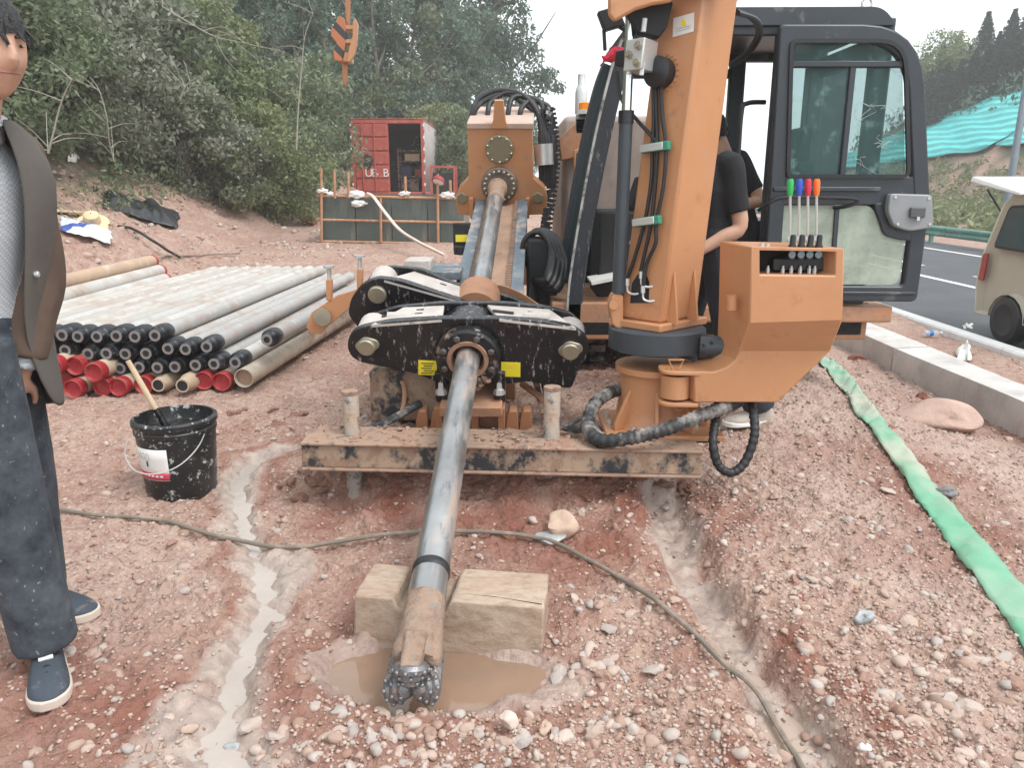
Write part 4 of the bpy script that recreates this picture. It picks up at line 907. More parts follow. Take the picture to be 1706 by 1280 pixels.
# ------------------------------------------------------------------ loader crane on the beam
crane = thing('loader_crane', P(1087, 705, 3.45), 'orange loader crane with leaning square column and lever box', 'crane')
zp = P(1090, 706, 3.4).z
MB().box(Vector((P(1095,710,3.42).x, 3.42, zp-.012)), (.52, .42, .024)).build('base_flange', M_or, crane, bevel=.005)
MB().box(Vector((P(1095,730,3.42).x+.02, 3.42, (zp-.03+zR)/2)), (.44, .40, max(.03, zp-.03-zR))).build('sub_base', M_blkc, crane, bevel=.006)
pc = Vector((P(1090,640,3.45).x, 3.45, 0))
ped = MB().lathe(pc+Vector((0,0,zp)), (0,0,1), [(.20,0),(.175,.03),(.165,.08),(.160,.22),(.165,.245),(.182,.248),(.182,.275)], 28).build('pedestal', M_or, crane)
for t in (R(215), R(262), R(305), R(340)):
    d = Vector((math.cos(t), math.sin(t), 0)); q = pc+Vector((0,0,zp))
    MB().hull([q+d*.15, q+d*.25, q+d*.25+Vector((0,0,.03)), q+d*.15+Vector((0,0,.19))], [p+Vector((-d.y, d.x, 0))*.016 for p in (q+d*.15, q+d*.25, q+d*.25+Vector((0,0,.03)), q+d*.15+Vector((0,0,.19)))]).build('gusset', M_or, ped, bevel=.002)
for t in np.linspace(0, 6.28, 10)[:-1]: 
    MB().lathe(pc+Vector((math.cos(t)*.225, math.sin(t)*.185, zp)), (0,0,1), [(.016,0),(.016,.014),(.010,.014),(.010,.022)], 6).build('flange_bolt', M_silver, ped)
zr0 = P(1087, 592, 3.3).z; zr1 = P(1087, 560, 3.3).z+.02
rg_ = MB().lathe(Vector((pc.x, pc.y, zr0)), (0,0,1), [(.20,0),(.218,.008),(.218,zr1-zr0-.008),(.205,zr1-zr0)], 40).build('slew_ring', M_grey, crane)
wq = P(1172, 578, 3.32); mb = MB(); mb.cyl(wq+Vector((-.02,0,0)), wq+Vector((.085,-.02,0)), .052, seg=20); mb.box(wq+Vector((-.03,.05,0)), (.12,.12,.09)); wg = mb.build('worm_housing', M_grey, rg_, bevel=.005)
for k in range(5):
    t = 2*math.pi*k/5; MB().lathe(wq+Vector((.01, -.05+.0*k, 0))+Vector((math.cos(t)*.03, -.004, math.sin(t)*.03)), (0,-1,0), [(.007,-.006),(.007,.006)], 6).build('bolt', M_blkc, wg)
# column: square box leaning to the right
def colpt(which, py):
    tab = {'F': (1098.5,547, 1173,0, 3.30), 'L': (1029.6,547, 1100,0, 3.45), 'R': (1158.5,547, 1230,0, 3.47)}
    x0, y0, x1, y1, Y = tab[which]; k = (y0-py)/(y0-y1); return P(x0+(x1-x0)*k, py, Y)
def colq(py): F_, L_, R_ = colpt('F', py), colpt('L', py), colpt('R', py); return [F_, R_, L_+R_-F_, L_]
def lev(z):                                                # column section at height z (linear along each edge)
    A0, A1 = colq(547), colq(0); out = []
    for a, b2 in zip(A0, A1): k = (z-a.z)/(b2.z-a.z); out.append(a+(b2-a)*k)
    return out
zc0 = zr1+.035; col_o = MB().hull(lev(zc0), lev(2.62)).build('column', M_or, crane, bevel=.012)
bq = lev(zc0); cen = sum(bq, Vector())/4
MB().hull([cen+(p-cen)*1.28+Vector((0,0,-.034)) for p in bq], [cen+(p-cen)*1.28 for p in bq]).build('column_flange', M_or, col_o, bevel=.006)
fn_r = (bq[1]-bq[0]).normalized(); fn_l = (bq[3]-bq[0]).normalized(); up_c = (lev(2.0)[0]-bq[0]).normalized()
nr = fn_r.cross(up_c).normalized(); nr = nr if nr.y < 0 else -nr; nl = up_c.cross(fn_l).normalized(); nl = nl if nl.y < 0 else -nl
def LF(px, py, off=0):                                     # point on the left column face under a pixel
    r = ray(px, py); o = Vector((0,0,CAM_H)); t = (bq[0]-o).dot(nl)/r.dot(nl); return o+r*t+nl*off
for k in (.18, .72):
    b0 = bq[0]+(bq[1]-bq[0])*k; MB().hull([b0, b0+nr*.055, b0+nr*.05+up_c*.02, b0+up_c*.22], [p+fn_r*.012 for p in (b0, b0+nr*.055, b0+nr*.05+up_c*.02, b0+up_c*.22)]).build('rib', M_or, col_o)
# arched opening with hose elbows at the foot of the left face
mb = MB(); arch = [(1050,505),(1081,505),(1082,470),(1078,460),(1070,454),(1062,458),(1053,472)]
mb.hull([LF(x, y, .0015) for x, y in arch], [LF(x, y, -.002) for x, y in arch]); mb.build('hose_opening', M_dark, col_o)
for hp in ([(1093,135),(1094,200),(1092,245),(1090,300),(1080,365),(1062,430),(1050,463)], [(1097,138),(1099,200),(1100,245),(1097,300),(1090,370),(1078,425),(1072,452)], [(1106,140),(1108,190),(1114,245),(1110,310),(1098,370),(1097,405),(1082,440),(1076,480)], [(1033,120),(1040,165),(1070,205),(1098,235),(1106,248)]):
    MB().tube(curve([LF(x, y, .022) for x, y in hp], 7), .0085, 8).build('hydraulic_hose', M_rub, col_o)
for x, y in [(1050,470),(1073,458),(1076,482)]:
    MB().tube([LF(x, y-6, .022), LF(x, y+6, .022)], .010, 8).build('hose_fitting', M_silver, col_o)
    MB().tube(curve([LF(x, y+6, .022), LF(x+1, y+16, .022), LF(x+8, y+20, .012), LF(x+14, y+19, -.004)], 4), .005, 8).build('steel_elbow', M_silver, col_o)
for x0, y0, x1, y1 in [(1077,250,1122,243), (1064,372,1107,366)]:
    c_ = (LF(x0, y0, .03)+LF(x1, y1, .03))/2; d = (LF(x1, y1)-LF(x0, y0)); w = d.length; d.normalize()
    Mx = Matrix((d, nl, d.cross(nl))).transposed()
    MB().box(c_, (w, .03, .036), Mx).build('clamp_block', M_gclamp, col_o, bevel=.003); MB().box(c_-d*.012+nl*.014, (w*.84, .012, .030), Mx).build('clamp_plate', M_silver, col_o, bevel=.002)
for x in (1054, 1068): MB().lathe(LF(x, 524, 0), nl, [(.010,0),(.010,.006)], 6).build('bolt', M_or, col_o)
# slew motor and valve block
mt = MB().lathe(LF(1104, 122, 0), nl, [(.062,0),(.062,.05),(.045,.06)], 24).build('motor', M_blkc, col_o)
for k in range(10):
    t = R(-80+k*18); q = LF(1104, 122); s1 = fn_l*-1; s2 = up_c
    MB().lathe(q+(s1*math.cos(t)+s2*math.sin(t))*.073, nl, [(.006,0),(.006,.006)], 6).build('bolt', M_or, mt)
c_ = LF(1088, 100, .09); Mx = Matrix((fn_l*-1, -nl, up_c)).transposed()
vb = MB().box(c_, (.09, .10, .12), Mx).build('valve_block', M_silver, col_o, bevel=.005)
for du, dv in [(.02,.03),(.022,-.035),(-.02,0)]: MB().lathe(c_-fn_l*du+up_c*dv+nl*.05, nl, [(.016,0),(.016,.012),(.009,.012),(.009,.02)], 8).build('port_plug', M_bolt, vb)
MB().box(c_+fn_l*.075, (.07,.06,.06), Mx).build('solenoid', M_blkc, vb, bevel=.006)
for du, z0 in [(.035,-.08),(.02,.085),(-.03,-.07)]: MB().tube([c_-fn_l*du+up_c*z0+nl*.03, c_-fn_l*du+up_c*(z0+.05)+nl*.03], .011, 8).build('fitting', M_silver, vb)
# warning plate on the column
q4 = [LF(1122,30,.001), LF(1157,20,.001), LF(1156,52,.001), LF(1121,62,.001)]; wp = MB().hull(q4, [p+nl*.001 for p in q4]).build('warning_plate', M_lab, col_o)
tri = [LF(1140,29,.0032), LF(1145,41,.0032), LF(1134,43,.0032)]; MB().hull(tri, [p+nl*.001 for p in tri]).build('warning_triangle', M_yel, wp)
for yy in (46, 50): 
    a, b2 = LF(1127, yy+2, .0034), LF(1151, yy-4, .0034); MB().bar(a, b2, .001, .003, nl).build('print_line', paint('grey_print', (.5,.5,.5), .6, bmp=0), wp)
# lifting cylinder left of the column
lo_, hi_ = P(1030, 500, 3.42), P(1050, 40, 3.40); mid = lo_.lerp(hi_, .68)
cy = MB().tube([lo_.lerp(hi_, .03), mid], .029, 20).build('lift_cylinder', M_grey, crane)
MB().tube([mid, hi_.lerp(lo_, -.15)], .021, 18).build('cylinder_rod', M_chrome, cy); MB().tube([mid-Vector((0,0,.02)), mid+Vector((0,0,.03))], .033, 20).build('gland', M_blkc, cy)
MB().prism(roundpoly([(P(x, y, 3.45).x, P(x, y, 3.45).z) for x, y in [(1036,488),(1020,486),(1013,505),(1018,540),(1036,548)]], .02), XZ(3.45), -.05, .05).build('cylinder_lug', M_or, crane, bevel=.006)
MB().lathe(P(1022, 508, 3.39), (0,-1,0), [(.02,0),(.02,.012)], 12).build('lug_pin', M_or, crane)
# knuckle and boom reaching left above the picture
kn = MB().prism([(P(x, y, 3.30).x, P(x, y, 3.30).z) for x, y in [(1013,-60),(1012,26),(1022,38),(1036,30),(1058,18),(1085,10),(1117,5),(1120,-5),(1173,-8),(1232,2),(1236,-140),(1100,-150)]], XZ(3.30), -.03, .0).build('knuckle_plate', M_or, crane, bevel=.01)
MB().prism([(P(x, y, 3.5).x, P(x, y, 3.5).z) for x, y in [(1018,-60),(1030,12),(1115,-5),(1200,-5),(1210,-140),(1100,-150)]], XZ(3.56), -.0, .03).build('knuckle_plate', M_or, crane, bevel=.01)
MB().prism([(P(x, y, 3.4).x, P(x, y, 3.4).z) for x, y in [(1040,26),(1060,58),(1095,66),(1108,48),(1118,6),(1085,8)]], XZ(3.38), -.03, .03).build('knuckle_link', M_dark, crane, bevel=.008)
bt = Vector((P(577,-30,4.5).x, 4.5, 3.05)); b0 = (lev(2.62)[0]+lev(2.62)[2])/2+Vector((0,0,.02))
bm_ = MB(); bm_.bar(b0+Vector((.25,-.1,0)), bt+Vector((-.1,.06,.12)), .18, .22); bm_.build('boom', M_or, crane, bevel=.015)
MB().cyl(bt+Vector((0,-.1,.06)), bt+Vector((0,.1,.06)), .08, seg=20).build('boom_sheave', M_blkc, crane)
MB().tube([bt+Vector((0,0,.06)), P(580, 40, 4.5)], .012, 8).build('hoist_rope', M_orm, crane)
# lever box on its swing bracket
BYF = 3.02
def bq3(x, y, Y=BYF): return P(x, y, Y)
bx = MB()
S_ = [[(1207,432),(1207,600),(1198,632)], ]
fr = [bq3(1252,411), bq3(1407.6,414), bq3(1404.6,533), bq3(1248,538)]                  # upper front
lowY = 3.13
sl = [bq3(1232,585,lowY), bq3(1384,585,lowY)]                                              # lower edge of the slanted panel
lf = [bq3(1157,619,lowY), bq3(1190,620,lowY), bq3(1212,612,lowY), bq3(1226,600,lowY)]     # curved inner edge of bracket
bo = [bq3(1157,671,lowY), bq3(1296,671,lowY)]
bkY = .30
def bk(p, d=bkY): return p+Vector((-.045, d, 0))
hole = [bq3(1266,417), bq3(1393,419), bq3(1393,459), bq3(1266,457)]
V = fr+sl+lf+bo; nV = len(V); Bk = [bk(v, bkY if i < 4 else bkY-.11) for i, v in enumerate(V)]
vs = V+hole+Bk+[bk(h, .14) for h in hole]
I = {k: i for i, k in enumerate(['tl','tr','br','bl','sl','sr','c0','c1','c2','c3','b0','b1'])}
H0_ = nV; B0_ = nV+4; HB = B0_+nV
fs = [(0,1,H0_+1,H0_), (1,2,H0_+2,H0_+1), (2,3,H0_+3,H0_+2), (3,0,H0_,H0_+3),          # front around the hole
      (H0_,H0_+1,HB+1,HB), (H0_+1,H0_+2,HB+2,HB+1), (H0_+2,H0_+3,HB+3,HB+2), (H0_+3,H0_,HB,HB+3), (HB,HB+1,HB+2,HB+3),
      (3,2,5,4), (4,5,11,10,6,7,8,9)]
loop = [0,1,2,5,11,10,6,7,8,9,4,3]
fs += [(loop[i], loop[(i+1) % 12], B0_+loop[(i+1) % 12], B0_+loop[i]) for i in range(12)]; fs += [(B0_+0,B0_+3,B0_+2,B0_+1), (B0_+3,B0_+4,B0_+5,B0_+2), tuple(B0_+i for i in (4,9,8,7,6,10,11,5))]
lb = bx.add(vs, fs).build('lever_box', M_or, crane, bevel=.006, smooth=25)
MB().hull([v+Vector((0,.132,0)) for v in hole], [v+Vector((0,.138,0)) for v in hole]).build('box_interior', M_dark, lb)
MB().tube([bq3(1219,492,3.1), bq3(1219,516,3.1)], .022, 12).build('cable_gland', M_or, lb)
for x, y in [(1270,408),(1279,409)]: MB().lathe(bq3(x, y, 3.06), (0,0,1), [(.008,-.006),(.008,.008)], 8).build('bolt', M_silver, lb)
lev_mats = [M_grn, M_blu, M_rdg, M_org]; names = ['green', 'blue', 'red', 'orange']
for k, x in enumerate((1316, 1331, 1345.5, 1360)):
    rod = MB().tube([bq3(x, 412, 3.06), bq3(x+.5, 322, 3.04)], .0052, 8).build('lever', M_silver, lb); rod['label'] = 'control lever with %s grip' % names[k]
    MB().tube([bq3(x+.5, 326, 3.04), bq3(x+.5, 318, 3.04), bq3(x+1, 303, 3.04), bq3(x+1, 298, 3.04)], [.009,.012,.0125,.009], 14).build('grip', lev_mats[k], rod)
    MB().lathe(bq3(x, 397, 3.055), (0,-1,0), [(.010,-.004),(.010,.004)], 10).build('lever_eye', M_silver, rod)
    MB().lathe(bq3(x+2, 432, 3.05), (0,0,1), [(.016,0),(.016,.05),(.011,.06),(.011,.085),(.008,.095)], 12).build('lever_boot', M_rub, lb)
    MB().lathe(bq3(x+3, 424, 3.035), (0,-1,0), [(.014,0),(.014,.006)], 12).build('boot_cap', M_rail, lb)
MB().box(bq3(1335, 440, 3.11), (.24,.04,.05)).build('valve_bank', M_blkc, lb, bevel=.005)
for x in (1279, 1304, 1318, 1333, 1348, 1357): MB().lathe(bq3(x, 452, 3.08), (0,0,1), [(.008,-.01),(.008,.012),(.005,.012),(.005,.022)], 6).build('fitting', M_silver, lb)
# hinge barrel, plates and pins
hz0, hz1 = bq3(1138,668,3.2).z, bq3(1138,616,3.2).z; hx = bq3(1125, 640, 3.2)
MB().cyl(Vector((hx.x, 3.20, hz0+.02)), Vector((hx.x, 3.20, hz1-.02)), .062, seg=26).build('hinge_barrel', M_or, crane)
for z in (hz0, hz1): 
    pts = roundpoly([(bq3(1157,640,lowY).x+.02, 3.12), (bq3(1157,640,lowY).x+.02, 3.34), (hx.x-.07, 3.28), (hx.x-.075, 3.13)], [0,0,.06,.06], 5)
    MB().prism(pts, (Vector((0,0,z)), Vector((1,0,0)), Vector((0,1,0)), Vector((0,0,1))), -.008, .008).build('hinge_plate', M_or, crane, bevel=.003)
MB().box(bq3(1146, 642, 3.21), (.05,.06,.12)).build('hinge_gap', M_dark, crane)
q = Vector((hx.x-.01, 3.16, hz1+.01)); MB().tube([q+Vector(v) for v in ((-.012,0,0),(-.032,0,.042),(.032,0,.042),(.012,0,0))], .0042, 6).build('pull_pin_handle', M_or, crane)
q = bq3(1132, 672, 3.18); MB().tube([q+Vector((.02*math.cos(t), 0, -.015+.018*math.sin(t))) for t in np.linspace(0, 6.28, 14)], .003, 6).build('pin_ring', M_or, crane)
# corrugated sleeves
def corrugated(name, pts, r, mat, parent, pitch=.022, n=10):
    c = curve(pts, 24); out = [c[0]]; acc = 0
    for a, b2 in zip(c[:-1], c[1:]):
        acc += (b2-a).length
        if acc > pitch/4: out.append(b2); acc = 0
    rs = [r*(1.0 if (i//2) % 2 else .86) for i in range(len(out))]
    return MB().tube(out, rs, 12).build(name, mat, parent, smooth=60)
corrugated('hose_sleeve', [P(1262,640,3.34), P(1226,670,3.2), P(1170,692,3.10), P(1110,715,3.03), P(1050,730,3.02), P(1005,735,3.05), P(983,722,3.12), P(980,700,3.2), P(992,672,3.3), P(1015,655,3.4), P(1038,648,3.45)], .031, M_rubm, crane)
corrugated('loop_sleeve', [P(1196,672,3.30), P(1192,700,3.18), P(1188,740,3.1), P(1197,775,3.08), P(1218,788,3.07), P(1240,772,3.08), P(1255,735,3.1), P(1257,705,3.13), P(1252,675,3.2), P(1246,650,3.3)], .0205, M_rub, crane, .02)
MB().tube(curve([P(938,712,3.25), P(960,716,3.2), P(985,712,3.15), P(1000,730,3.1)], 5), .018, 8).build('branch_hose', M_rubm, crane)
MB().tube(curve([P(940,716,3.22), P(962,700,3.25), P(980,690,3.22)], 5), .010, 8).build('branch_hose', M_rubm, crane)
# hook block
hk = thing('crane_hook', P(575, 138, 4.5), 'orange striped crane hook block hanging at upper left of the drill', 'hook')
def hp(x, y, Y=4.5): p = P(x, y, Y); return (p.x, p.z)
M_stripe = None
m, n, l, b = nm('striped_hook_paint'); tc = n.new('ShaderNodeTexCoord'); sx = n.new('ShaderNodeSeparateXYZ'); l.new(tc.outputs['Object'], sx.inputs[0])
ma = n.new('ShaderNodeMath'); ma.operation = 'ADD'; l.new(sx.outputs[0], ma.inputs[0]); l.new(sx.outputs[2], ma.inputs[1])
mo = n.new('ShaderNodeMath'); mo.operation = 'PINGPONG'; mo.inputs[1].default_value = .055; l.new(ma.outputs[0], mo.inputs[0]); mg = n.new('ShaderNodeMath'); mg.operation = 'GREATER_THAN'; mg.inputs[1].default_value = .032; l.new(mo.outputs[0], mg.inputs[0])
l.new(mixc(n, l, mg.outputs[0], (.46,.17,.075), (.05,.05,.05)), b.inputs['Base Color']); b.inputs['Roughness'].default_value = .55; M_stripe = m
for Y, mt_ in ((4.45, M_stripe), (4.55, M_or)):
    MB().prism([hp(*p, Y) for p in [(553,48),(566,26),(573,30),(577,45),(578,62),(573,92),(570,103),(557,100),(556,84),(562,72),(552,60)]], XZ(Y), -.012, .012).build('cheek_plate', mt_, hk, bevel=.003)
    MB().prism([hp(*p, Y) for p in [(592,30),(597,40),(595,70),(592,90),(584,104),(578,102),(582,80),(588,60),(588,36)]], XZ(Y), -.012, .012).build('cheek_plate', M_or, hk, bevel=.003)
for y in (48, 71): MB().bar(P(572, y, 4.5), P(592, y, 4.5), .12, .018).build('cross_bar', M_or, hk)
MB().box(P(577, 97, 4.5), (.06,.10,.05)).build('swivel', M_or, hk, bevel=.006)
MB().tube([P(574.5,100,4.5), P(574.5,120,4.5), P(575,134,4.5), P(575.5,142,4.5)], [.015,.016,.015,.006], 12).build('hook_rod', M_orm, hk)
MB().tube([P(581,0,4.5), P(580,50,4.5)], .011, 8).build('rope_socket', M_orm, hk)

# ------------------------------------------------------------------ stack of drill pipes
HEAD = R(-2.3); PLEN = 3.9
def tint_mat(name, a, b2, bumpy=0, dirt=(.36,.25,.19)):
    m, n, l, b = nm(name); oi = n.new('ShaderNodeObjectInfo'); r = ramp(n, l, oi.outputs['Random'], 0, 1, a, b2).outputs[0]
    t = noise_node(n, l, 4, 6, .65); c = mixc(n, l, ramp(n, l, t.outputs[0], .46, .70, (0,0,0), (.8,.8,.8)).outputs[0], r, dirt)
    t2 = noise_node(n, l, 9, 5, .6); c = mixc(n, l, ramp(n, l, t2.outputs[0], .55, .7, (0,0,0), (.45,.45,.45)).outputs[0], c, (.56,.54,.51))
    l.new(c, b.inputs['Base Color']); b.inputs['Roughness'].default_value = .6; t3 = noise_node(n, l, 40, 4); bump(n, l, b, t3.outputs[0], .2, .006); return m
M_pg = tint_mat('weathered_grey_pipe', (.34,.335,.325), (.50,.485,.455)); M_pc = tint_mat('cream_coated_pipe', (.385,.37,.335), (.475,.455,.42)); M_pt = tint_mat('tan_casing_pipe', (.46,.36,.25), (.55,.44,.32)); M_po = tint_mat('ochre_casing', (.43,.28,.18), (.46,.33,.225))
M_joint = paint('black_tool_joint', (.022,.024,.028), .38, .3, var=.3, dirt=(.3,.3,.3), dlo=.6, dhi=.75, dscale=9, bmp=.1)
def proto(kind):
    e = thing('drill_pipe', (0,0,0), 'x', 'pipe'); Yd = Vector((0,1,0)); O_ = Vector((0,0,0))
    if kind in ('grey', 'cream', 'wavy'):
        if kind == 'wavy':
            prf = []; 
            for i in range(80): prf.append((.053+.005*math.sin(i*1.35), .17+i*(PLEN-.17)/79))
        else: prf = [(.053,.17),(.053,PLEN-.2),(.057,PLEN-.18),(.057,PLEN-.02),(.045,PLEN)]
        MB().lathe(O_, Yd, prf, 18).build('tube', M_pc if kind != 'grey' else M_pg, e)
        MB().lathe(O_, Yd, [(.038,0),(.042,.012),(.044,.04),(.050,.045),(.060,.06),(.060,.13),(.054,.172)], 20, cap=False).build('tool_joint', M_joint, e)
        MB().lathe(O_, Yd, [(.038,0),(.038,-.004),(.022,-.004),(.022,.05)], 20).build('bore_face', paint('bore_steel', (.30,.30,.30), .4, .6) if 'bore_steel' not in MAT else MAT['bore_steel'], e)
        MB().lathe(O_, Yd, [(.0215,-.001),(.0215,.002)], 16).build('bore', M_dark, e)
    elif kind == 'capped':
        MB().lathe(O_, Yd, [(.060,.06),(.060,PLEN)], 20).build('tube', M_pt, e)
        MB().lathe(O_, Yd, [(.063,.07),(.063,.0),(.058,-.004),(.052,.004),(.046,.020),(.02,.026)], 22, cap=True).build('end_cap', M_red, e)
    elif kind == 'open':
        MB().lathe(O_, Yd, [(.055,.03),(.058,0),(.064,.0),(.064,.12),(.062,PLEN)], 20, cap=False).build('tube', paint('mud_stained_pipe', (.40,.34,.27), .75, var=.2, dirt=(.3,.2,.15), bmp=.3), e)
        MB().lathe(O_, Yd, [(.056,.035),(.056,.04)], 18).build('plugged_end', M_mudflange, e)
    elif kind == 'sub':
        MB().lathe(O_, Yd, [(.035,0),(.045,.0),(.05,.05),(.06,.09),(.06,PLEN)], 20, cap=False).build('tube', M_pt, e)
        MB().lathe(O_, Yd, [(.035,.005),(.035,.02)], 16).build('bore', M_dark, e)
    return e
PROTO = {k: proto(k) for k in ('grey', 'cream', 'wavy', 'capped', 'open', 'sub')}
used = set(); ORD = ['first', 'second', 'third', 'fourth', 'fifth', 'sixth', 'seventh', 'eighth', 'ninth', 'tenth', 'eleventh', 'twelfth', 'thirteenth', 'fourteenth']
def lay_pipe(kind, loc, label, heading=HEAD, pitch=0, roll=None):
    src = PROTO[kind]
    if kind in used:
        e = src.copy(); COL.objects.link(e)
        for ch in src.children: copy_part(ch, e, ch.location.copy())
    else: e = src; used.add(kind)
    e.location = loc; e.rotation_euler = (pitch, rng.uniform(0, 6.28), heading); e.rotation_mode = 'YXZ'; e['label'] = label; e['group'] = 'drill pipes in the stack'; return e
def c5(cx, cy): return (40+cx*.3517, 380+cy*.3517)
# columns of the heap: (crop x, crop y) of each pipe mouth
rows_ = {'top': [(-266,520),(-175,518),(-85,516),(6,516),(96,515),(180,508),(255,515),(345,515),(437,512),(525,515),(620,510)],
         'second': [(10,590),(100,588),(195,580),(303,597),(390,595),(480,597),(578,595),(682,572),(765,575),(865,563)],
         'third': [(455,665),(545,660),(632,662),(715,658),(812,650),(900,645),(1000,638)]}
pos = []
for rn, L_ in rows_.items():
    for i, (cx, cy) in enumerate(L_):
        px, py = c5(cx, cy); kind = 'grey'
        if rn == 'top': kind = 'wavy' if i in (4, 6) else ('cream' if i < 8 else 'grey')
        if rn == 'second' and i < 5: kind = 'cream'
        q = P(px, py, 4.93+rng.normal(0, .012)); pos.append(q)
        k = 'grey' if kind == 'grey' else 'cream coated'
        lay_pipe(kind, q, '%s drill pipe, %s from right in the %s row of the stack' % (k, ORD[len(L_)-1-i], rn))
red = [(105,735,4.95),(190,725,4.93),(230,765,4.78),(370,755,4.85),(445,755,4.84),(565,745,4.90),(850,725,4.92),(935,730,4.90),(135,655,4.80),(240,655,4.86),(330,685,4.78)]
rl = ['leftmost of the lower red capped pipes by the man', 'second of the lower red capped pipes by the man', 'the one reaching farthest forward at the heap foot', 'left of the pair behind the bucket stick', 'right of the pair behind the bucket stick', 'just right of the bucket stick', 'left of the pair at the right foot', 'right of the pair at the right foot', 'upper one nearest the man', 'upper one second from the man', 'upper one left of the bucket stick']
for (cx, cy, Y), s_ in zip(red, rl): lay_pipe('capped', P(*c5(cx, cy), Y), 'red capped casing pipe, '+s_, HEAD+rng.normal(0, .006))
lay_pipe('sub', P(*c5(635,745), 4.88), 'dull tan pipe without cap right of the red caps at the heap foot'); lay_pipe('sub', P(*c5(750,748), 4.82), 'tan pipe with open bore beside the right pair of red caps')
lay_pipe('open', P(*c5(1040,712), 4.86), 'muddy pipe with plugged open end at the right foot of the stack', HEAD-R(1.5))
lay_pipe('grey', P(*c5(1150,530), 5.0), 'single grey pipe held out by the orange loader arm', HEAD-R(1.0))
for k, (x0, z0, mt_) in enumerate([(-4.25, .40, M_po), (-4.12, .30, M_pc), (-4.42, .33, M_po), (-3.98, .22, M_pc)]):
    a = Vector((x0-.1, 5.0, z0)); b2 = Vector((x0+.05, 9.0-.1*k, z0+.06)); e = thing('casing_pipe', a, ['ochre casing pipe, upper of the two behind the stack by the bank', 'pale casing pipe with red end behind the left side of the stack', 'ochre casing pipe nearest the bank behind the stack', 'pale casing pipe lying lowest behind the left side of the stack'][k], 'pipe', 'casing pipes behind the stack')
    MB().cyl(a, b2, .075, seg=18).build('tube', mt_, e); MB().cyl(b2, b2+(b2-a).normalized()*.04, .078, seg=18).build('end_cap', M_red, e)
# bearers under the heap
for k, y in enumerate((5.35, 8.3)): tag(MB().box((-2.95, y, .0), (2.2, .12, .05)).build('timber_bearer', M_plank, bevel=.006), ['front', 'back'][k]+' timber bearer under the pipe stack', 'timber')

# ------------------------------------------------------------------ bucket with black thread compound
gb = G(284, 832); gb.y += .13; zb0 = hs_(gb.x, gb.y)-.005
bk_ = thing('bucket', (gb.x, gb.y, zb0), 'black plastic bucket of thread grease with white and red label', 'bucket')
M_bk = paint('splashed_black_plastic', (.016,.017,.018), .4, var=.3, dirt=((.45,.45,.43), (.33,.33,.32)), dlo=.58, dhi=.63, dscale=24, bmp=.1)
MB().lathe((gb.x, gb.y, zb0), (0,0,1), [(.145,0),(.150,.01),(.163,.20),(.168,.29),(.174,.29),(.174,.305),(.170,.31),(.170,.325),(.180,.327),(.180,.345),(.172,.352),(.163,.352),(.160,.30),(.150,.28),(.12,.276)], 40).build('shell', M_bk, bk_)
M_gre = paint('black_grease', (.012,.012,.013), .25, var=.4, bmp=1.0, bscale=18)
MB().lathe((gb.x, gb.y, zb0+.285), (0,0,1), [(.158,0),(.13,.004),(.08,.012),(.03,.006),(.005,.010)], 30).build('grease', M_gre, bk_)
def patch(name, t0, t1, z0, z1, mat, off, par=None, n=12):
    rr = lambda z: .150+(z/.20)*.013+off
    rows = [[(gb.x+math.cos(t)*rr(z), gb.y+math.sin(t)*rr(z), zb0+z) for t in np.linspace(t0, t1, n)] for z in np.linspace(z0, z1, 4)]
    return MB().grid(rows).build(name, mat, par or bk_, solid=.0008)
lbl = patch('label', R(212), R(278), .10, .245, M_lab, .0015); patch('red_band', R(212), R(278), .103, .137, M_pinkred, .0026, lbl)
for k in range(7): patch('print_mark', R(218+k*7.5), R(218+k*7.5+5), .117, .125, M_lab, .0036, lbl, 3)
for k in range(3): patch('print_line', R(218), R(262-9*k), .150+.012*k, .1525+.012*k, paint('label_grey', (.55,.54,.52), .6, bmp=0) if 'label_grey' not in MAT else MAT['label_grey'], .0026, lbl, 8)
def text_mesh(body, size, name, mat, place, parent, depth=.0006):
    cu = bpy.data.curves.new(name, 'FONT'); cu.body = body; cu.size = size; cu.extrude = depth; tmp = bpy.data.objects.new(name, cu); COL.objects.link(tmp)
    bpy.context.view_layer.update(); me = bpy.data.meshes.new_from_object(tmp.evaluated_get(bpy.context.evaluated_depsgraph_get())); COL.objects.unlink(tmp); bpy.data.objects.remove(tmp)
    mb = MB(); mb.add([place(v.co) for v in me.vertices], [tuple(p.vertices) for p in me.polygons]); bpy.data.meshes.remove(me); return mb.build(name, mat, parent, smooth=0)
def bplace(co):
    t = R(219)+co.x/.165; r = .1665+co.z; return Vector((gb.x+math.cos(t)*r, gb.y+math.sin(t)*r, zb0+.195+co.y))
text_mesh('1020', .045, 'label_lettering', MAT['label_grey'], bplace, lbl)
patch('drip', R(243), R(245.5), .165, .19, M_gre, .0045, lbl, 3)
hpts = [P(211,738,gb.y-.02), P(209,760,gb.y-.12), P(226,785,gb.y-.18), P(262,790,gb.y-.22), P(300,775,gb.y-.20), P(330,745,gb.y-.14), P(345,712,gb.y-.03)]
MB().tube(curve(hpts, 6), .0028, 6).build('wire_handle', M_silver, bk_)
st = thing('stirring_stick', P(246,705,gb.y), 'wooden stirring stick standing in the black bucket', 'stick')
s0, s1 = Vector((gb.x-.03, gb.y, zb0+.27)), P(213, 601, gb.y-.02)
MB().tube([s0.lerp(s1,.3), s0.lerp(s1,.65), s1], [.012,.0125,.011], 10).build('shaft', M_plank, st); MB().tube([s0, s0.lerp(s1,.18), s0.lerp(s1,.34)], [.017,.015,.013], 10).build('greased_end', M_gre, st)
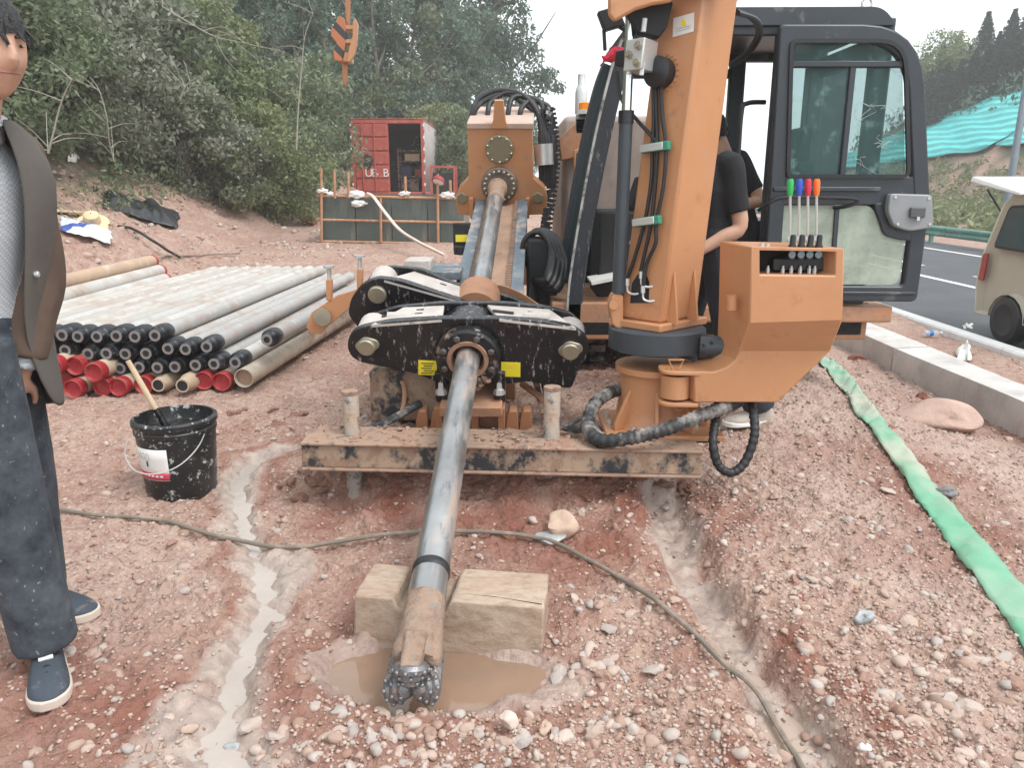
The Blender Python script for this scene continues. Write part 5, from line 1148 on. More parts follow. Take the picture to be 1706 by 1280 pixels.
# ------------------------------------------------------------------ people
def remesh(o, vox=.006, sm=4):
    md = o.modifiers.new('skin', 'REMESH'); md.mode = 'VOXEL'; md.voxel_size = vox; md.use_smooth_shade = True
    s2 = o.modifiers.new('relax', 'SMOOTH'); s2.factor = .5; s2.iterations = sm; return o
def basis(f):
    f = Vector(f).normalized(); r = f.cross(Vector((0,0,1))).normalized(); u = r.cross(f); return r, f, u
def add_head(mb, c, f, k=1.0):
    r, f, u = basis(f); c = Vector(c); vs = []
    for v in ICO[4][0]:
        x, y, z = v; sx, sy, sz = .076, .096, .118
        lowr = max(0, -z-.15); sx *= 1-.30*lowr; g = lambda a, b2, c2, w: math.exp(-((x-a)**2+(z-b2)**2+(y-c2)**2)/(w*w))
        d = .030*g(0,-.16,.98,.17)+.012*g(0,.02,1.0,.12)+.006*g(.3,.26,.9,.22)+.006*g(-.3,.26,.9,.22)-.011*g(.33,.08,.92,.16)-.011*g(-.33,.08,.92,.16)
        d += .008*g(0,-.47,.86,.13)-.007*g(0,-.405,.9,.06)+.010*g(0,-.78,.6,.22)+.005*g(.5,-.15,.75,.22)+.005*g(-.5,-.15,.75,.22)
        q = Vector((x*sx, y*sy, z*sz))*k; q += Vector((x, y, z))*d*k
        if z < -.2: q.y += .012*k*min(1, -z)
        vs.append(c+r*q.x+f*q.y+u*q.z)
    mb.add(vs, ICO[4][1])
    for s_ in (-1, 1): mb.ico(c+r*s_*.078*k-f*.004-u*.008, .03*k, 2, scale=(.3,.62,1.05), M=Matrix((r, f, u)).transposed())
def face_parts(c, f, parent, k=1.0):
    r, f, u = basis(f); c = Vector(c); Mx = Matrix((r, f, u)).transposed()
    for s_ in (-1, 1):
        e = c+r*s_*.031*k+f*.0815*k+u*.010*k
        MB().ico(e, .010*k, 2, scale=(1.15,.5,.32), M=Mx).build('eye', simple('eye_white', (.36,.30,.26), .3) if 'eye_white' not in MAT else MAT['eye_white'], parent)
        MB().ico(e+f*.004*k, .0042*k, 2, scale=(1,.5,.8), M=Mx).build('iris', M_hair, parent)
        MB().tube([c+r*s_*.014*k+f*.094*k+u*.027*k, c+r*s_*.032*k+f*.090*k+u*.033*k, c+r*s_*.052*k+f*.076*k+u*.026*k], [.003,.005,.0025], 6).build('eyebrow', M_hair, parent)
    MB().tube([c+r*.022*k+f*.0905*k-u*.049*k, c+f*.0975*k-u*.048*k, c-r*.022*k+f*.0905*k-u*.049*k], [.002,.0038,.002], 6).build('lips', simple('lip', (.36,.15,.12), .5) if 'lip' not in MAT else MAT['lip'], parent)
def hair_cap(c, f, parent, k=1.0, fringe=.25):
    r, f, u = basis(f); c = Vector(c); rg2 = np.random.default_rng(3); mb = MB(); V, F = ICO[4]; keep = []
    vs = []
    for x, y, z in V:
        t = 1.09+.03*math.sin(x*23+z*9)*math.cos(y*19)
        vs.append(c+r*x*.078*k*t+f*(y*.098-.004)*k*t+u*(z*.12)*k*t)
    ok = [(-.45 if y < -.1 else fringe if y > .45 else -.12) < z for x, y, z in V]
    fs = [t for t in F if all(ok[i] for i in t)]
    mb.add(vs, fs)
    for i in range(420):                                    # strands breaking the outline
        v = V[rg2.integers(len(V))]
        if not ((-.4 if v[1] < -.1 else fringe if v[1] > .45 else -.1) < v[2]): continue
        p = c+r*v[0]*.083*k+f*(v[1]*.104-.004)*k+u*v[2]*.128*k; d = (r*v[0]*.12+f*(v[1]*.15+.25)+u*(-.75)+Vector(rg2.normal(0,.18,3))).normalized()
        mb.tube([p, p+d*.016*k, p+d*.03*k-u*.002], [.0042,.0034,.0008], 4)
    return mb.build('hair', M_hair, parent, smooth=60)
def add_hand(mb, w, d, palm_n, k=1.0, curl=.6):
    """palm and five fingers: w wrist, d pointing direction, palm_n palm normal"""
    d = Vector(d).normalized(); pn = Vector(palm_n); pn = (pn-d*pn.dot(d)).normalized(); s_ = d.cross(pn); w = Vector(w)
    mb.tube([w-d*.02, w+d*.03, w+d*.07, w+d*.088], [.026*k,.034*k,.038*k,.034*k], 12, sq=(.55,1.05), up=pn)
    for i, L_ in enumerate((.066, .076, .071, .056)):
        b0 = w+d*.082*k+s_*(.030-.0195*i)*k; dd = d; pts = [b0-d*.02, b0]
        for j, q in enumerate((.45, .32, .25)):
            dd = (dd+pn*curl*(.35+.25*j)).normalized(); pts.append(pts[-1]+dd*L_*q*k)
        mb.tube(pts, [.0092*k,.009*k,.0085*k,.0078*k,.006*k], 8)
    b0 = w+d*.025+s_*.030*k; dd = (d*.7+s_*.7+pn*.25).normalized()
    mb.tube([b0-s_*.01, b0+dd*.03*k, b0+dd*.03*k+(dd+d*.5).normalized()*.028*k, b0+dd*.03*k+(dd+d*.9).normalized()*.05*k], [.013*k,.0115*k,.010*k,.007*k], 8)
def add_shoe(mbu, mbs, ankle, toe_dir, L_=.285, wd=.105):
    t = Vector((toe_dir[0], toe_dir[1], 0)).normalized(); s_ = Vector((-t.y, t.x, 0)); h = Vector((ankle[0], ankle[1], 0))-t*.075; g = ankle[2]-.085
    secs = [(0,.030,.05,.085),(.03,.036,.0,.10),(.08,.040,0,.105),(.13,.044,0,.088),(.18,.050,0,.070),(.23,.050,0,.058),(.265,.038,.0,.046),(.285,.016,.0,.034)]
    sv = curve([Vector((a_, b_, c_)) for a_, b_, z_, c_ in secs], 3); secs = [(v.x, max(.006, v.y), 0, v.z) for v in sv]
    for mbx, z0, grow, top in ((mbs, 0, 1.08, None), (mbu, .018, 1.0, 1)):
        rows = []
        for d, w, _, hh in secs:
            c = h+t*(d*(L_/.285)+(.004 if top is None and d > .25 else 0)); w2 = w*grow*wd/.105
            if top is None: prof = [(-w2,0),(w2,0),(w2*1.02,.014),(w2*.98,.024+.006*float(ss(.2,.28,d))),(-w2*.98,.024+.006*float(ss(.2,.28,d))),(-w2*1.02,.014)]
            else: prof = [(-w2,0),(w2,0),(w2*.98,(hh-.02)*.45),(w2*.72,(hh-.02)*.86),(0,hh-.018),(-w2*.72,(hh-.02)*.86),(-w2*.98,(hh-.02)*.45)]
            rows.append([c+s_*a+Vector((0,0,g+z0+b2)) for a, b2 in prof])
        k = len(rows[0]); vs = [p for r_ in rows for p in r_]; n = len(rows)
        mbx.add(vs, [tuple(range(k))[::-1], tuple(range((n-1)*k, n*k))]+[(i*k+j, i*k+(j+1) % k, (i+1)*k+(j+1) % k, (i+1)*k+j) for i in range(n-1) for j in range(k)])
def V3(*a): return Vector(a)
def legs(mb, J, rt, rk, ra, pel=.15):
    for s_ in 'LR':
        mb.tube(curve([J['hip'+s_]+V3(0,0,.03), J['hip'+s_].lerp(J['knee'+s_], .35), J['knee'+s_], J['knee'+s_].lerp(J['ankle'+s_], .35), J['ankle'+s_]], 4),
                list(np.interp(np.linspace(0, 1, 17), [0, .25, .5, .68, 1], [rt, rt*.96, rk, rk*.98, ra])), 14)
def torso(mb, J, f, w, dp, grow=1.0, top=True):
    r, ff, u = basis(f); pts = [J['pelvis']+V3(0,0,-.06), J['pelvis']+V3(0,0,.04), J['pelvis'].lerp(J['chest'], .5), J['chest'], J['chest'].lerp(J['neck'], .55), J['neck']+V3(0,0,-.01)]
    ws = [w*.86, w*.9, w*.85, w, w*.98, w*.40]; ds_ = [dp*.9, dp*.95, dp*.9, dp, dp*.82, dp*.45]
    mb.tube(pts, [1]*6, 20, sq=[(d_*grow, w_*grow) for w_, d_ in zip(ws, ds_)], up=f)
def arms(mb, J, ru, re, rw, sides='LR', end=1.0):
    for s_ in sides:
        pts = [J['sh'+s_].lerp(J['neck'], .35)+V3(0,0,-.04), J['sh'+s_], J['sh'+s_].lerp(J['el'+s_], .5), J['el'+s_], J['el'+s_].lerp(J['wr'+s_], .4), J['wr'+s_]]
        c = curve(pts, 4); rs = list(np.interp(np.linspace(0, 1, len(c)), [0, .2, .4, .6, .75, 1], [ru*.9, ru*1.08, ru, re, re*1.0, rw])); n = max(3, int(len(c)*end)); mb.tube(c[:n], rs[:n], 12)
def figure(root, J, f, hf, tr_mat, sh_mat, shoe=None, short=True, hands=('L', 'R'), hand_dirs=None, skull=True):
    mb = MB(); torso(mb, J, f, .165, .10); arms(mb, J, .046, .038, .027); legs(mb, J, .075, .052, .038)
    mb.tube([J['neck']+V3(0,0,-.05), J['neck'].lerp(J['head'], .5), J['head']+V3(0,0,-.03)], [.072,.062,.062], 14)
    add_head(mb, J['head'], hf)
    for s_ in hands:
        d, pn = (hand_dirs or {}).get(s_, ((J['wr'+s_]-J['el'+s_]).normalized(), (0,0,1))); add_hand(mb, J['wr'+s_], d, pn)
    body = remesh(mb.build('body', M_skin, root)); face_parts(J['head'], hf, root); hair_cap(J['head'], hf, root)
    mb = MB(); legs(mb, J, .102, .086, .084); r, ff, u = basis(f)
    mb.tube([J['pelvis']+V3(0,0,-.10), J['pelvis'], J['pelvis']+V3(0,0,.10)], [1]*3, 18, sq=[(.12,.165),(.13,.172),(.118,.160)], up=f); remesh(mb.build('trousers', tr_mat, root), .009, 3)
    if sh_mat:
        mb = MB(); torso(mb, J, f, .185, .122); arms(mb, J, .062, .052, .04, end=.55 if short else 1.0); remesh(mb.build('shirt', sh_mat, root), .009, 3)
    if shoe:
        for s_ in 'LR':
            a, b2 = MB(), MB(); add_shoe(a, b2, J['ankle'+s_], J['toe'+s_])
            up_ = remesh(a.build('shoe', shoe[0], root), .005, 2); b2.build('sole', shoe[1], up_, bevel=.005)
    return body
m, n, l, b = nm('specked_denim'); t = noise_node(n, l, 10, 6, .7); t2 = noise_node(n, l, 85, 3, .5, stretch=(1,1,.6))
c = ramp(n, l, t.outputs[0], .35, .7, (.02,.026,.036), (.085,.10,.12)).outputs[0]; c = mixc(n, l, ramp(n, l, t2.outputs[0], .67, .73, (0,0,0), (.6,.6,.6)).outputs[0], c, (.42,.44,.46)); l.new(c, b.inputs['Base Color']); b.inputs['Roughness'].default_value = .85; bump(n, l, b, noise_node(n, l, 6, 3, stretch=(1,1,.8)).outputs[0], .5, .05); M_denim = m
M_jacket = paint('taupe_jacket', (.10,.066,.048), .85, var=.2, scale=8, bmp=.35, bscale=14); M_jack2 = paint('grey_jacket_front', (.105,.095,.085), .85, var=.15, bmp=.2, bscale=14)
m, n, l, b = nm('pale_checked_shirt'); tc = n.new('ShaderNodeTexCoord'); w1 = n.new('ShaderNodeTexChecker'); w1.inputs['Scale'].default_value = 150; w1.inputs[1].default_value = (.60,.62,.64,1); w1.inputs[2].default_value = (.42,.47,.52,1); l.new(tc.outputs['Object'], w1.inputs[0]); l.new(w1.outputs[0], b.inputs['Base Color']); b.inputs['Roughness'].default_value = .9; M_shirt = m
M_shoe = paint('slate_blue_shoe', (.04,.052,.068), .75, var=.25, dirt=(.3,.26,.24), dlo=.6, dhi=.8, dscale=14, bmp=.2); M_sole = simple('cream_sole', (.56,.47,.40), .8); M_black = paint('black_tshirt', (.012,.013,.016), .9, var=.2, bmp=.3, bscale=14); M_dkpant = paint('dark_trousers', (.022,.024,.032), .9, var=.25, bmp=.3, bscale=14)
# man at the left edge
gz = .0
JM = dict(pelvis=V3(-1.46,2.0,.95), chest=V3(-1.41,1.965,1.24), neck=V3(-1.325,1.945,1.495), head=V3(-1.21,1.905,1.655),
          shL=V3(-1.315,2.10,1.42), elL=V3(-1.295,2.11,1.11), wrL=V3(-1.335,2.03,.86), shR=V3(-1.45,1.80,1.42), elR=V3(-1.50,1.70,1.13), wrR=V3(-1.40,1.68,.92),
          hipL=V3(-1.44,2.09,.92), kneeL=V3(-1.46,2.15,.50), ankleL=V3(-1.535,2.24,.085), hipR=V3(-1.38,1.91,.92), kneeR=V3(-1.335,1.90,.50), ankleR=V3(-1.325,1.925,.085), toeL=V3(.95,-.25,0), toeR=V3(.50,-.86,0))
man = thing('person', (-1.42, 2.0, 0), 'man in open taupe jacket and specked dark jeans standing at the left edge', 'person')
figure(man, JM, (.8,-.6,0), (.86,-.48,-.16), M_denim, M_shirt, (M_shoe, M_sole), short=False, hand_dirs={'L': ((-.5,-.12,-.85),(-.4,.6,0)), 'R': ((.2,-.1,-.9),(.8,.5,0))})
# wide trouser legs, jacket as an open shell round the torso
def shell_jacket(J, f, root):
    r, ff, u = basis(f); mb = MB(); rows = []
    levels = [(.72,.215,.165,.80),(.80,.215,.165,.62),(.95,.205,.158,.50),(1.08,.20,.152,.46),(1.22,.212,.155,.42),(1.36,.215,.145,.40),(1.45,.15,.11,.45),(1.50,.095,.085,.6)]
    for z, w, d, op in levels:
        t = (z-.95)/(1.45-.95); c = J['pelvis'].lerp(J['neck'], max(0, t)); c = V3(c.x, c.y, z); rr = []
        for a in np.linspace(op, 2*math.pi-op, 30):
            k = 1+.03*math.sin(a*5+z*9); rr.append(c+ff*(math.cos(a)*d*k)+r*(math.sin(a)*w*k)+V3(0,0,.03*math.cos(a)*(z < .9)))
        rows.append(rr)
    mb.grid(rows); o = mb.build('jacket', M_jack2, root, solid=.012, smooth=80); sb = o.modifiers.new('round', 'SUBSURF'); sb.levels = 1; sb.render_levels = 1
    m2 = MB(); arms(m2, J, .078, .068, .058, end=.97); sl2 = remesh(m2.build('sleeves', M_jacket, root), .009, 3)
    cq_ = J['pelvis'].lerp(J['neck'], .45)
    for z in (1.12,):
        t = (z-.95)/.5; c = J['pelvis'].lerp(J['neck'], max(0, t)); a = 2*math.pi-.62; q = V3(c.x, c.y, z)+ff*(math.cos(a)*.166)+r*(math.sin(a)*.212); MB().lathe(q, (q-V3(c.x, c.y, z)), [(.008,-.004),(.008,.004),(.006,.006)], 14).build('button', M_silver, root)
    # shirt collar
    m3 = MB(); rows = []
    for z, k in ((1.46,1.0),(1.515,.92),(1.505,1.12)):
        t = (z-.95)/.5; c = J['pelvis'].lerp(J['neck'], min(1.05, t)); rows.append([V3(c.x, c.y, z-.035*max(0, math.cos(a))**2)+ff*(math.cos(a)*.085*k)+r*(math.sin(a)*.082*k) for a in np.linspace(.25, 2*math.pi-.25, 26)])
    m3.grid(rows).build('collar', M_shirt, root, solid=.005)
shell_jacket(JM, (.8,-.6,0), man)
lg = MB()
tq = JM['toeR'].normalized(); sq_ = Vector((-tq.y, tq.x, 0)); a0 = Vector(JM['ankleR'])
for k in range(4): MB().tube([a0+tq*(.055+.022*k)+sq_*.026+Vector((0,0,-.012-.008*k)), a0+tq*(.058+.022*k)+Vector((0,0,.004-.0085*k)), a0+tq*(.055+.022*k)-sq_*.026+Vector((0,0,-.012-.008*k))], .003, 6).build('lace', M_rub, man)
q = Vector(JM['ankleR'])+tq*.075+Vector((0,0,-.002)); MB().box(q, (.035,.02,.006), Matrix.Rotation(.53, 3, 'Z') @ Matrix.Rotation(.5, 3, 'X')).build('shoe_logo', M_lab, man)
# operator sitting in the cab, facing left
zf = zb; xo = P(1228, 300, 5.3).x
JA = dict(pelvis=V3(xo+.06,5.32,zf+.52), chest=V3(xo-.02,5.30,zf+.82), neck=V3(xo-.10,5.30,zf+1.06), head=V3(xo-.20,5.28,zf+1.20), shL=V3(xo-.05,5.12,zf+1.01), elL=V3(xo+.07,5.02,zf+.76), wrL=V3(xo-.17,4.98,zf+.70), shR=V3(xo-.07,5.49,zf+1.01), elR=V3(xo-.10,5.56,zf+.74), wrR=V3(xo-.32,5.5,zf+.72),
          hipL=V3(xo+.03,5.22,zf+.50), kneeL=V3(xo-.38,5.18,zf+.52), ankleL=V3(xo-.42,5.18,zf+.10), hipR=V3(xo+.03,5.42,zf+.50), kneeR=V3(xo-.38,5.46,zf+.52), ankleR=V3(xo-.42,5.46,zf+.10), toeL=V3(-1,0,0), toeR=V3(-1,0,0))
opr = thing('person', (xo, 5.3, zf), 'operator in black T-shirt sitting in the cab behind the crane column', 'person')
figure(opr, JA, (-1,0,0), (-1,-.1,-.25), M_dkpant, M_black, (M_shoe, M_sole), hand_dirs={'L': ((-1,0,-.1),(0,0,-1)), 'R': ((-1,0,-.1),(0,0,-1))})
# helper standing behind the crane column
xh = P(1168, 400, 4.12).x; gh = hs_(xh+.22, 4.0)+.01
sf = T(1238, 712); sfx = sf.x+.02
JB = dict(pelvis=V3(xh+.06,4.14,gh+.95), chest=V3(xh+.02,4.16,gh+1.22), neck=V3(xh-.03,4.18,gh+1.41), head=V3(xh-.10,4.20,gh+1.55), shL=V3(xh+.10,4.02,gh+1.37), elL=V3(xh+.16,3.98,gh+1.06), wrL=V3(xh-.06,3.96,gh+.93), shR=V3(xh+.06,4.36,gh+1.37), elR=V3(xh-.02,4.44,gh+1.1), wrR=V3(xh-.2,4.4,gh+1.0),
          hipL=V3(xh+.08,4.05,gh+.92), kneeL=V3(xh+.16,4.0,gh+.5), ankleL=V3(sfx+.08,4.02,gh+.085), hipR=V3(xh+.05,4.24,gh+.92), kneeR=V3(xh-.03,4.26,gh+.5), ankleR=V3(xh-.02,4.32,gh+.085), toeL=V3(-1,-.25,0), toeR=V3(-1,0,0))
hlp = thing('person', (xh+.1, 4.1, gh), 'helper in black T-shirt and dark trousers standing behind the crane column', 'person')
figure(hlp, JB, (-1,-.15,0), (-1,0,-.3), M_dkpant, M_black, (paint('dusty_grey_shoe', (.42,.37,.32), .85, var=.25, bmp=.3), simple('white_sole', (.75,.73,.7), .7)), hand_dirs={'L': ((-1,0,-.3),(0,0,-1)), 'R': ((-1,0,-.2),(0,0,-1))})

# ------------------------------------------------------------------ cable, green hose, litter
def ground_line(pix, r, lift=.9, n=5):
    c = curve([T(x, y) for x, y in pix], n); X = np.array([p.x for p in c]); Y = np.array([p.y for p in c]); Z = hfull(X, Y)
    Zp = np.pad(Z, 2, 'edge'); Zm = np.max(np.stack([Zp[i:i+len(Z)] for i in range(5)]), 0); Z2 = np.convolve(np.pad(Zm, 2, 'edge'), np.ones(5)/5, 'valid'); return [Vector((x, y, z+r*lift)) for x, y, z in zip(X, Y, Z2)]
M_cable = paint('dusty_cable', (.20,.17,.135), .75, var=.25, dirt=(.40,.3,.24), dlo=.5, dhi=.7, dscale=6, bmp=.1)
tag(MB().tube(ground_line([(78,846),(150,860),(250,871),(330,892),(400,909),(470,917),(560,911),(690,905),(800,900),(880,900),(940,915),(1000,945),(1060,985),(1110,1030),(1160,1075),(1220,1130),(1270,1190),(1310,1250),(1345,1310)], .0085), .0085, 8).build('cable', M_cable), 'dusty brown cable snaking across the soil from the man to lower right', 'cable')
gp = [(1366,606,10),(1386,622,16),(1403,640,18),(1422,662,20),(1440,690,26),(1462,718,27),(1490,755,30),(1520,795,33),(1560,848,39),(1608,910,45),(1654,966,50),(1712,1040,57),(1776,1120,66),(1850,1210,76),(1930,1300,86)]
m, n, l, b = nm('green_layflat_hose'); t = noise_node(n, l, 2.3, 4, .6); t2 = noise_node(n, l, 60, 3, stretch=(1,1,1)); c = ramp(n, l, t.outputs[0], .38, .62, (.13,.36,.22), (.30,.41,.30)).outputs[0]
t3 = noise_node(n, l, 1.1, 3); c = mixc(n, l, ramp(n, l, t3.outputs[0], .44, .62, (0,0,0), (.85,.85,.85)).outputs[0], c, (.47,.41,.34)); l.new(c, b.inputs['Base Color']); b.inputs['Roughness'].default_value = .6; bump(n, l, b, t2.outputs[0], .3, .005); M_hose = m
cp = curve([Vector((x, y, w)) for x, y, w in gp], 8); rows = []
for i, p in enumerate(cp):
    tt = (cp[min(i+1, len(cp)-1)]-cp[max(i-1, 0)]); nn = Vector((-tt.y, tt.x)).normalized(); row = []
    a = T(p.x+nn.x*p.z*.5, p.y+nn.y*p.z*.5); b2 = T(p.x-nn.x*p.z*.5, p.y-nn.y*p.z*.5)
    for k in np.linspace(0, 1, 7):
        q = a.lerp(b2, k); z = max(hf_(q.x, q.y), .5*(hf_(a.x, a.y)+hf_(b2.x, b2.y))); row.append(Vector((q.x, q.y, z+.015+.004*math.sin(k*math.pi)+.004*math.sin(i*.35+k*2))))
    rows.append(row)
tag(MB().grid(rows).build('layflat_hose', M_hose, solid=.005, smooth=80), 'flat pale green hose lying across the rubble at right', 'hose')
def crumple(name, px0, px1, py0, py1, mat, label, cat, hgt=.15, seed=1, nx=26, ny=14, slope=0, fold=7):
    """crumpled cloth or sheet lying on the ground between pixel bounds; slope shears the lower edge"""
    r = np.random.default_rng(seed); rows = []
    for j in range(ny):
        v = j/(ny-1); row = []
        for i in range(nx):
            u = i/(nx-1); x = px0+(px1-px0)*u; y = py0+(py1-py0)*v+slope*u
            e = min(u, 1-u, v, 1-v); edge_ = min(1, e*5)
            wob = fbm(np.array([u*5+seed]), np.array([v*4]), seed, 3)[0]*10
            g = T(x+wob*.6, y+wob*.5); z = hs_(g.x, g.y)+.03
            f_ = abs(fbm(np.array([u*fold]), np.array([v*fold*.5+seed]), seed+5, 3)[0])*2
            row.append(Vector((g.x, g.y, z+.012+hgt*edge_*(.35+f_))))
        rows.append(row)
    return tag(MB().grid(rows).build(name, mat, solid=.006, smooth=60), label, cat)
M_tarp = paint('black_tarp', (.014,.015,.017), .42, var=.4, dirt=(.3,.22,.17), dlo=.66, dhi=.8, dscale=4, bmp=.2)
crumple('black_tarp', 172, 298, 322, 350, M_tarp, 'crumpled black plastic tarp lying on the dirt bank', 'tarp', .13, 3, 44, 22, slope=36, fold=3.6)
m, n, l, b = nm('white_blue_bag'); tc = n.new('ShaderNodeTexCoord'); sx = n.new('ShaderNodeSeparateXYZ'); l.new(tc.outputs['Generated'], sx.inputs[0]); r1 = n.new('ShaderNodeValToRGB'); cr_ = r1.color_ramp; cr_.interpolation = 'CONSTANT'
cr_.elements[0].color = (.6,.66,.72,1); cr_.elements[1].position = .46; cr_.elements[1].color = (.06,.10,.35,1); e_ = cr_.elements.new(.62); e_.color = (.72,.74,.76,1); l.new(sx.outputs[0], r1.inputs[0]); l.new(r1.outputs[0], b.inputs['Base Color']); b.inputs['Roughness'].default_value = .45; M_bag = m
crumple('plastic_bag', 102, 186, 366, 388, M_bag, 'white and blue plastic bag lying below the straw hat', 'bag', .06, 5, 26, 12, slope=24, fold=3)
# straw hat tipped on the slope
hg = T(155, 378); ha = Vector((.25,-.55,.8)).normalized(); hat = thing('straw_hat', hg, 'pale straw hat lying on the dirt bank beside the plank', 'hat'); M_straw = paint('straw', (.66,.53,.32), .8, var=.15, bmp=.6, bscale=60)
r_ = 26*pxm(hg.y, .5); MB().lathe(hg+Vector((0,0,.06)), ha, [(r_*1.0,-.02),(r_*.75,.0),(r_*.5,.015),(r_*.49,.06),(r_*.44,.13),(r_*.25,.16),(.01,.165)], 30, cap=False).build('brim_and_crown', M_straw, hat)
MB().lathe(hg+Vector((0,0,.06)), ha, [(r_*.51,.016),(r_*.505,.05)], 30, cap=False).build('band', M_plank, hat)
a, b2 = T(68, 358), T(140, 360); tag(MB().bar(a+Vector((0,0,.06)), b2+Vector((0,0,.05)), .16, .03).build('plank', M_plank, bevel=.004), 'short pale plank on the dirt bank beside the straw hat', 'plank')
tag(MB().tube(ground_line([(198,381),(240,408),(302,447)], .02, 1.5), .02, 8).build('black_rod', M_rub), 'thin black rod lying on the bank behind the pipe stack', 'rod')
tag(MB().tube(ground_line([(255,430),(300,432),(350,428),(400,426)], .012, 1.2), .012, 6).build('thin_rope', M_cable), 'thin pale rope lying behind the pipe stack', 'rope')
crumple('white_scrap', 114, 131, 262, 275, M_white, 'small white plastic scrap caught in weeds on the bank', 'scrap', .10, 8, 8, 6)
dp = T(516, 374); dpn = thing('dustpan', dp, 'red plastic dustpan on the slope left of the mud tank', 'dustpan')
s_ = pxm(dp.y, .5); MB().prism(roundpoly([(-14*s_,-4*s_),(13*s_,-12*s_),(13*s_,2*s_),(-8*s_,10*s_)], .02), (dp+Vector((0,0,.08)), Vector((1,0,-.25)).normalized(), Vector((.2,.8,.5)).normalized(), Vector((0,-.5,.8)).normalized()), 0, .02).build('pan', M_red, dpn)
MB().prism(roundpoly([(-14*s_,-4*s_),(13*s_,-12*s_),(13*s_,-9*s_),(-13*s_,-1*s_)], .01), (dp+Vector((0,0,.08)), Vector((1,0,-.25)).normalized(), Vector((.2,.8,.5)).normalized(), Vector((0,-.5,.8)).normalized()), 0, .09).build('rim', M_red, dpn)
# ------------------------------------------------------------------ mud tank with pole frame
tk = thing('mud_tank', (-2.3, 16, .2), 'grey green steel mud tank framed with rusty scaffold poles', 'tank')
tz0, tz1 = P(530,405,15).z-.05, P(530,326,15).z; tx0, tx1 = P(531,360,15).x, P(772,360,15).x
M_tank = paint('tank_green_grey', (.085,.11,.10), .35, .2, var=.2, scale=2, dirt=((.30,.24,.19), (.17,.12,.09)), dlo=.5, dhi=.75, dscale=2, dstretch=(1.5,1.5,.4), bmp=.08); M_pole = paint('rusty_pole', (.42,.21,.11), .7, var=.2, dirt=(.5,.38,.28), dlo=.5, dhi=.7, dscale=8, bmp=.1)
np_ = 4
for i in range(np_):
    a = tx0+(tx1-tx0)*i/np_; b2 = tx0+(tx1-tx0)*(i+1)/np_; MB().box(((a+b2)/2, 15.06, (tz0+tz1)/2), (b2-a-.012, .04, tz1-tz0)).build('wall_panel', M_tank, tk, bevel=.006)
MB().box((tx0+.02, 16.1, (tz0+tz1)/2), (.04, 2.0, tz1-tz0)).build('side_wall', M_tank, tk); MB().box((tx1-.02, 16.1, (tz0+tz1)/2), (.04, 2.0, tz1-tz0)).build('side_wall', M_tank, tk); MB().box(((tx0+tx1)/2, 17.1, (tz0+tz1)/2), (tx1-tx0, .04, tz1-tz0)).build('back_wall', M_tank, tk)
MB().box(((tx0+tx1)/2, 16.1, tz1-.2), (tx1-tx0-.1, 1.95, .02)).build('slurry', M_pud, tk)
for py in (327, 367, 403): MB().tube([P(528,py-1,14.98), P(775,py+4,14.98)], .026, 8).build('rail_pole', M_pole, tk)
for px, y0 in [(535,280),(557,283),(580,286),(634,330),(675,294),(729,290),(750,300)]:
    MB().tube([P(px,y0,14.94), P(px+1,404 if px in (535,634,729) else 330,14.94)], .026, 8).build('post', M_pole, tk)
for k, (px, py, w, lab) in enumerate([(537,318,18,'white cloth bundle on the left corner of the mud tank'),(552,323,16,'small white cloth on the tank rim beside the left corner'),(594,324,26,'white cloth lying on the tank rim below the red door'),(598,339,26,'white bag hanging on the front of the tank'),(674,322,18,'white cloth bundle on the tank rim left of the red disc'),(745,325,24,'white cloth bundle on the right end of the tank rim')]):
    q = P(px, py, 14.95); mb = MB(); sc = w*pxm(15,1)/2; rk = np.random.default_rng(40+k); ph = rk.uniform(0, 6, 6)
    mb.ico(q, sc, 3, fn=lambda v: 1+.22*math.sin(v[0]*5+ph[0])*math.cos(v[2]*6+ph[1])+.12*math.sin(v[1]*9+ph[2]+v[0]*7), scale=(1,.4,.45)); tag(mb.build('cloth_bundle', M_white, smooth=60), lab, 'cloth', 'white cloths on the mud tank')
rd = thing('safety_helmet', P(730,302,14.9), 'red safety helmet hung on a tank pole', 'helmet'); hax = Vector((.25,.45,.85)); MB().lathe(P(730,303,14.88), hax, [(.135,0),(.115,.006),(.108,.05),(.08,.09),(.03,.105)], 22).build('shell', M_red, rd); MB().lathe(P(730,303,14.88), hax, [(.105,-.006),(.105,-.001)], 20).build('lining', M_white, rd)
tag(MB().tube(curve([P(612,322,14.9), P(622,328,14.85), P(640,352,14.6), P(665,382,13.6), P(695,402,12.8), P(720,415,12.3), P(742,426,11.9)], 6), .05, 10, sq=(.5,1)).build('flat_delivery_hose', paint('peach_hose', (.62,.50,.42), .7, bmp=.1)), 'pale pinkish hose running from the mud tank down to the rig', 'hose')
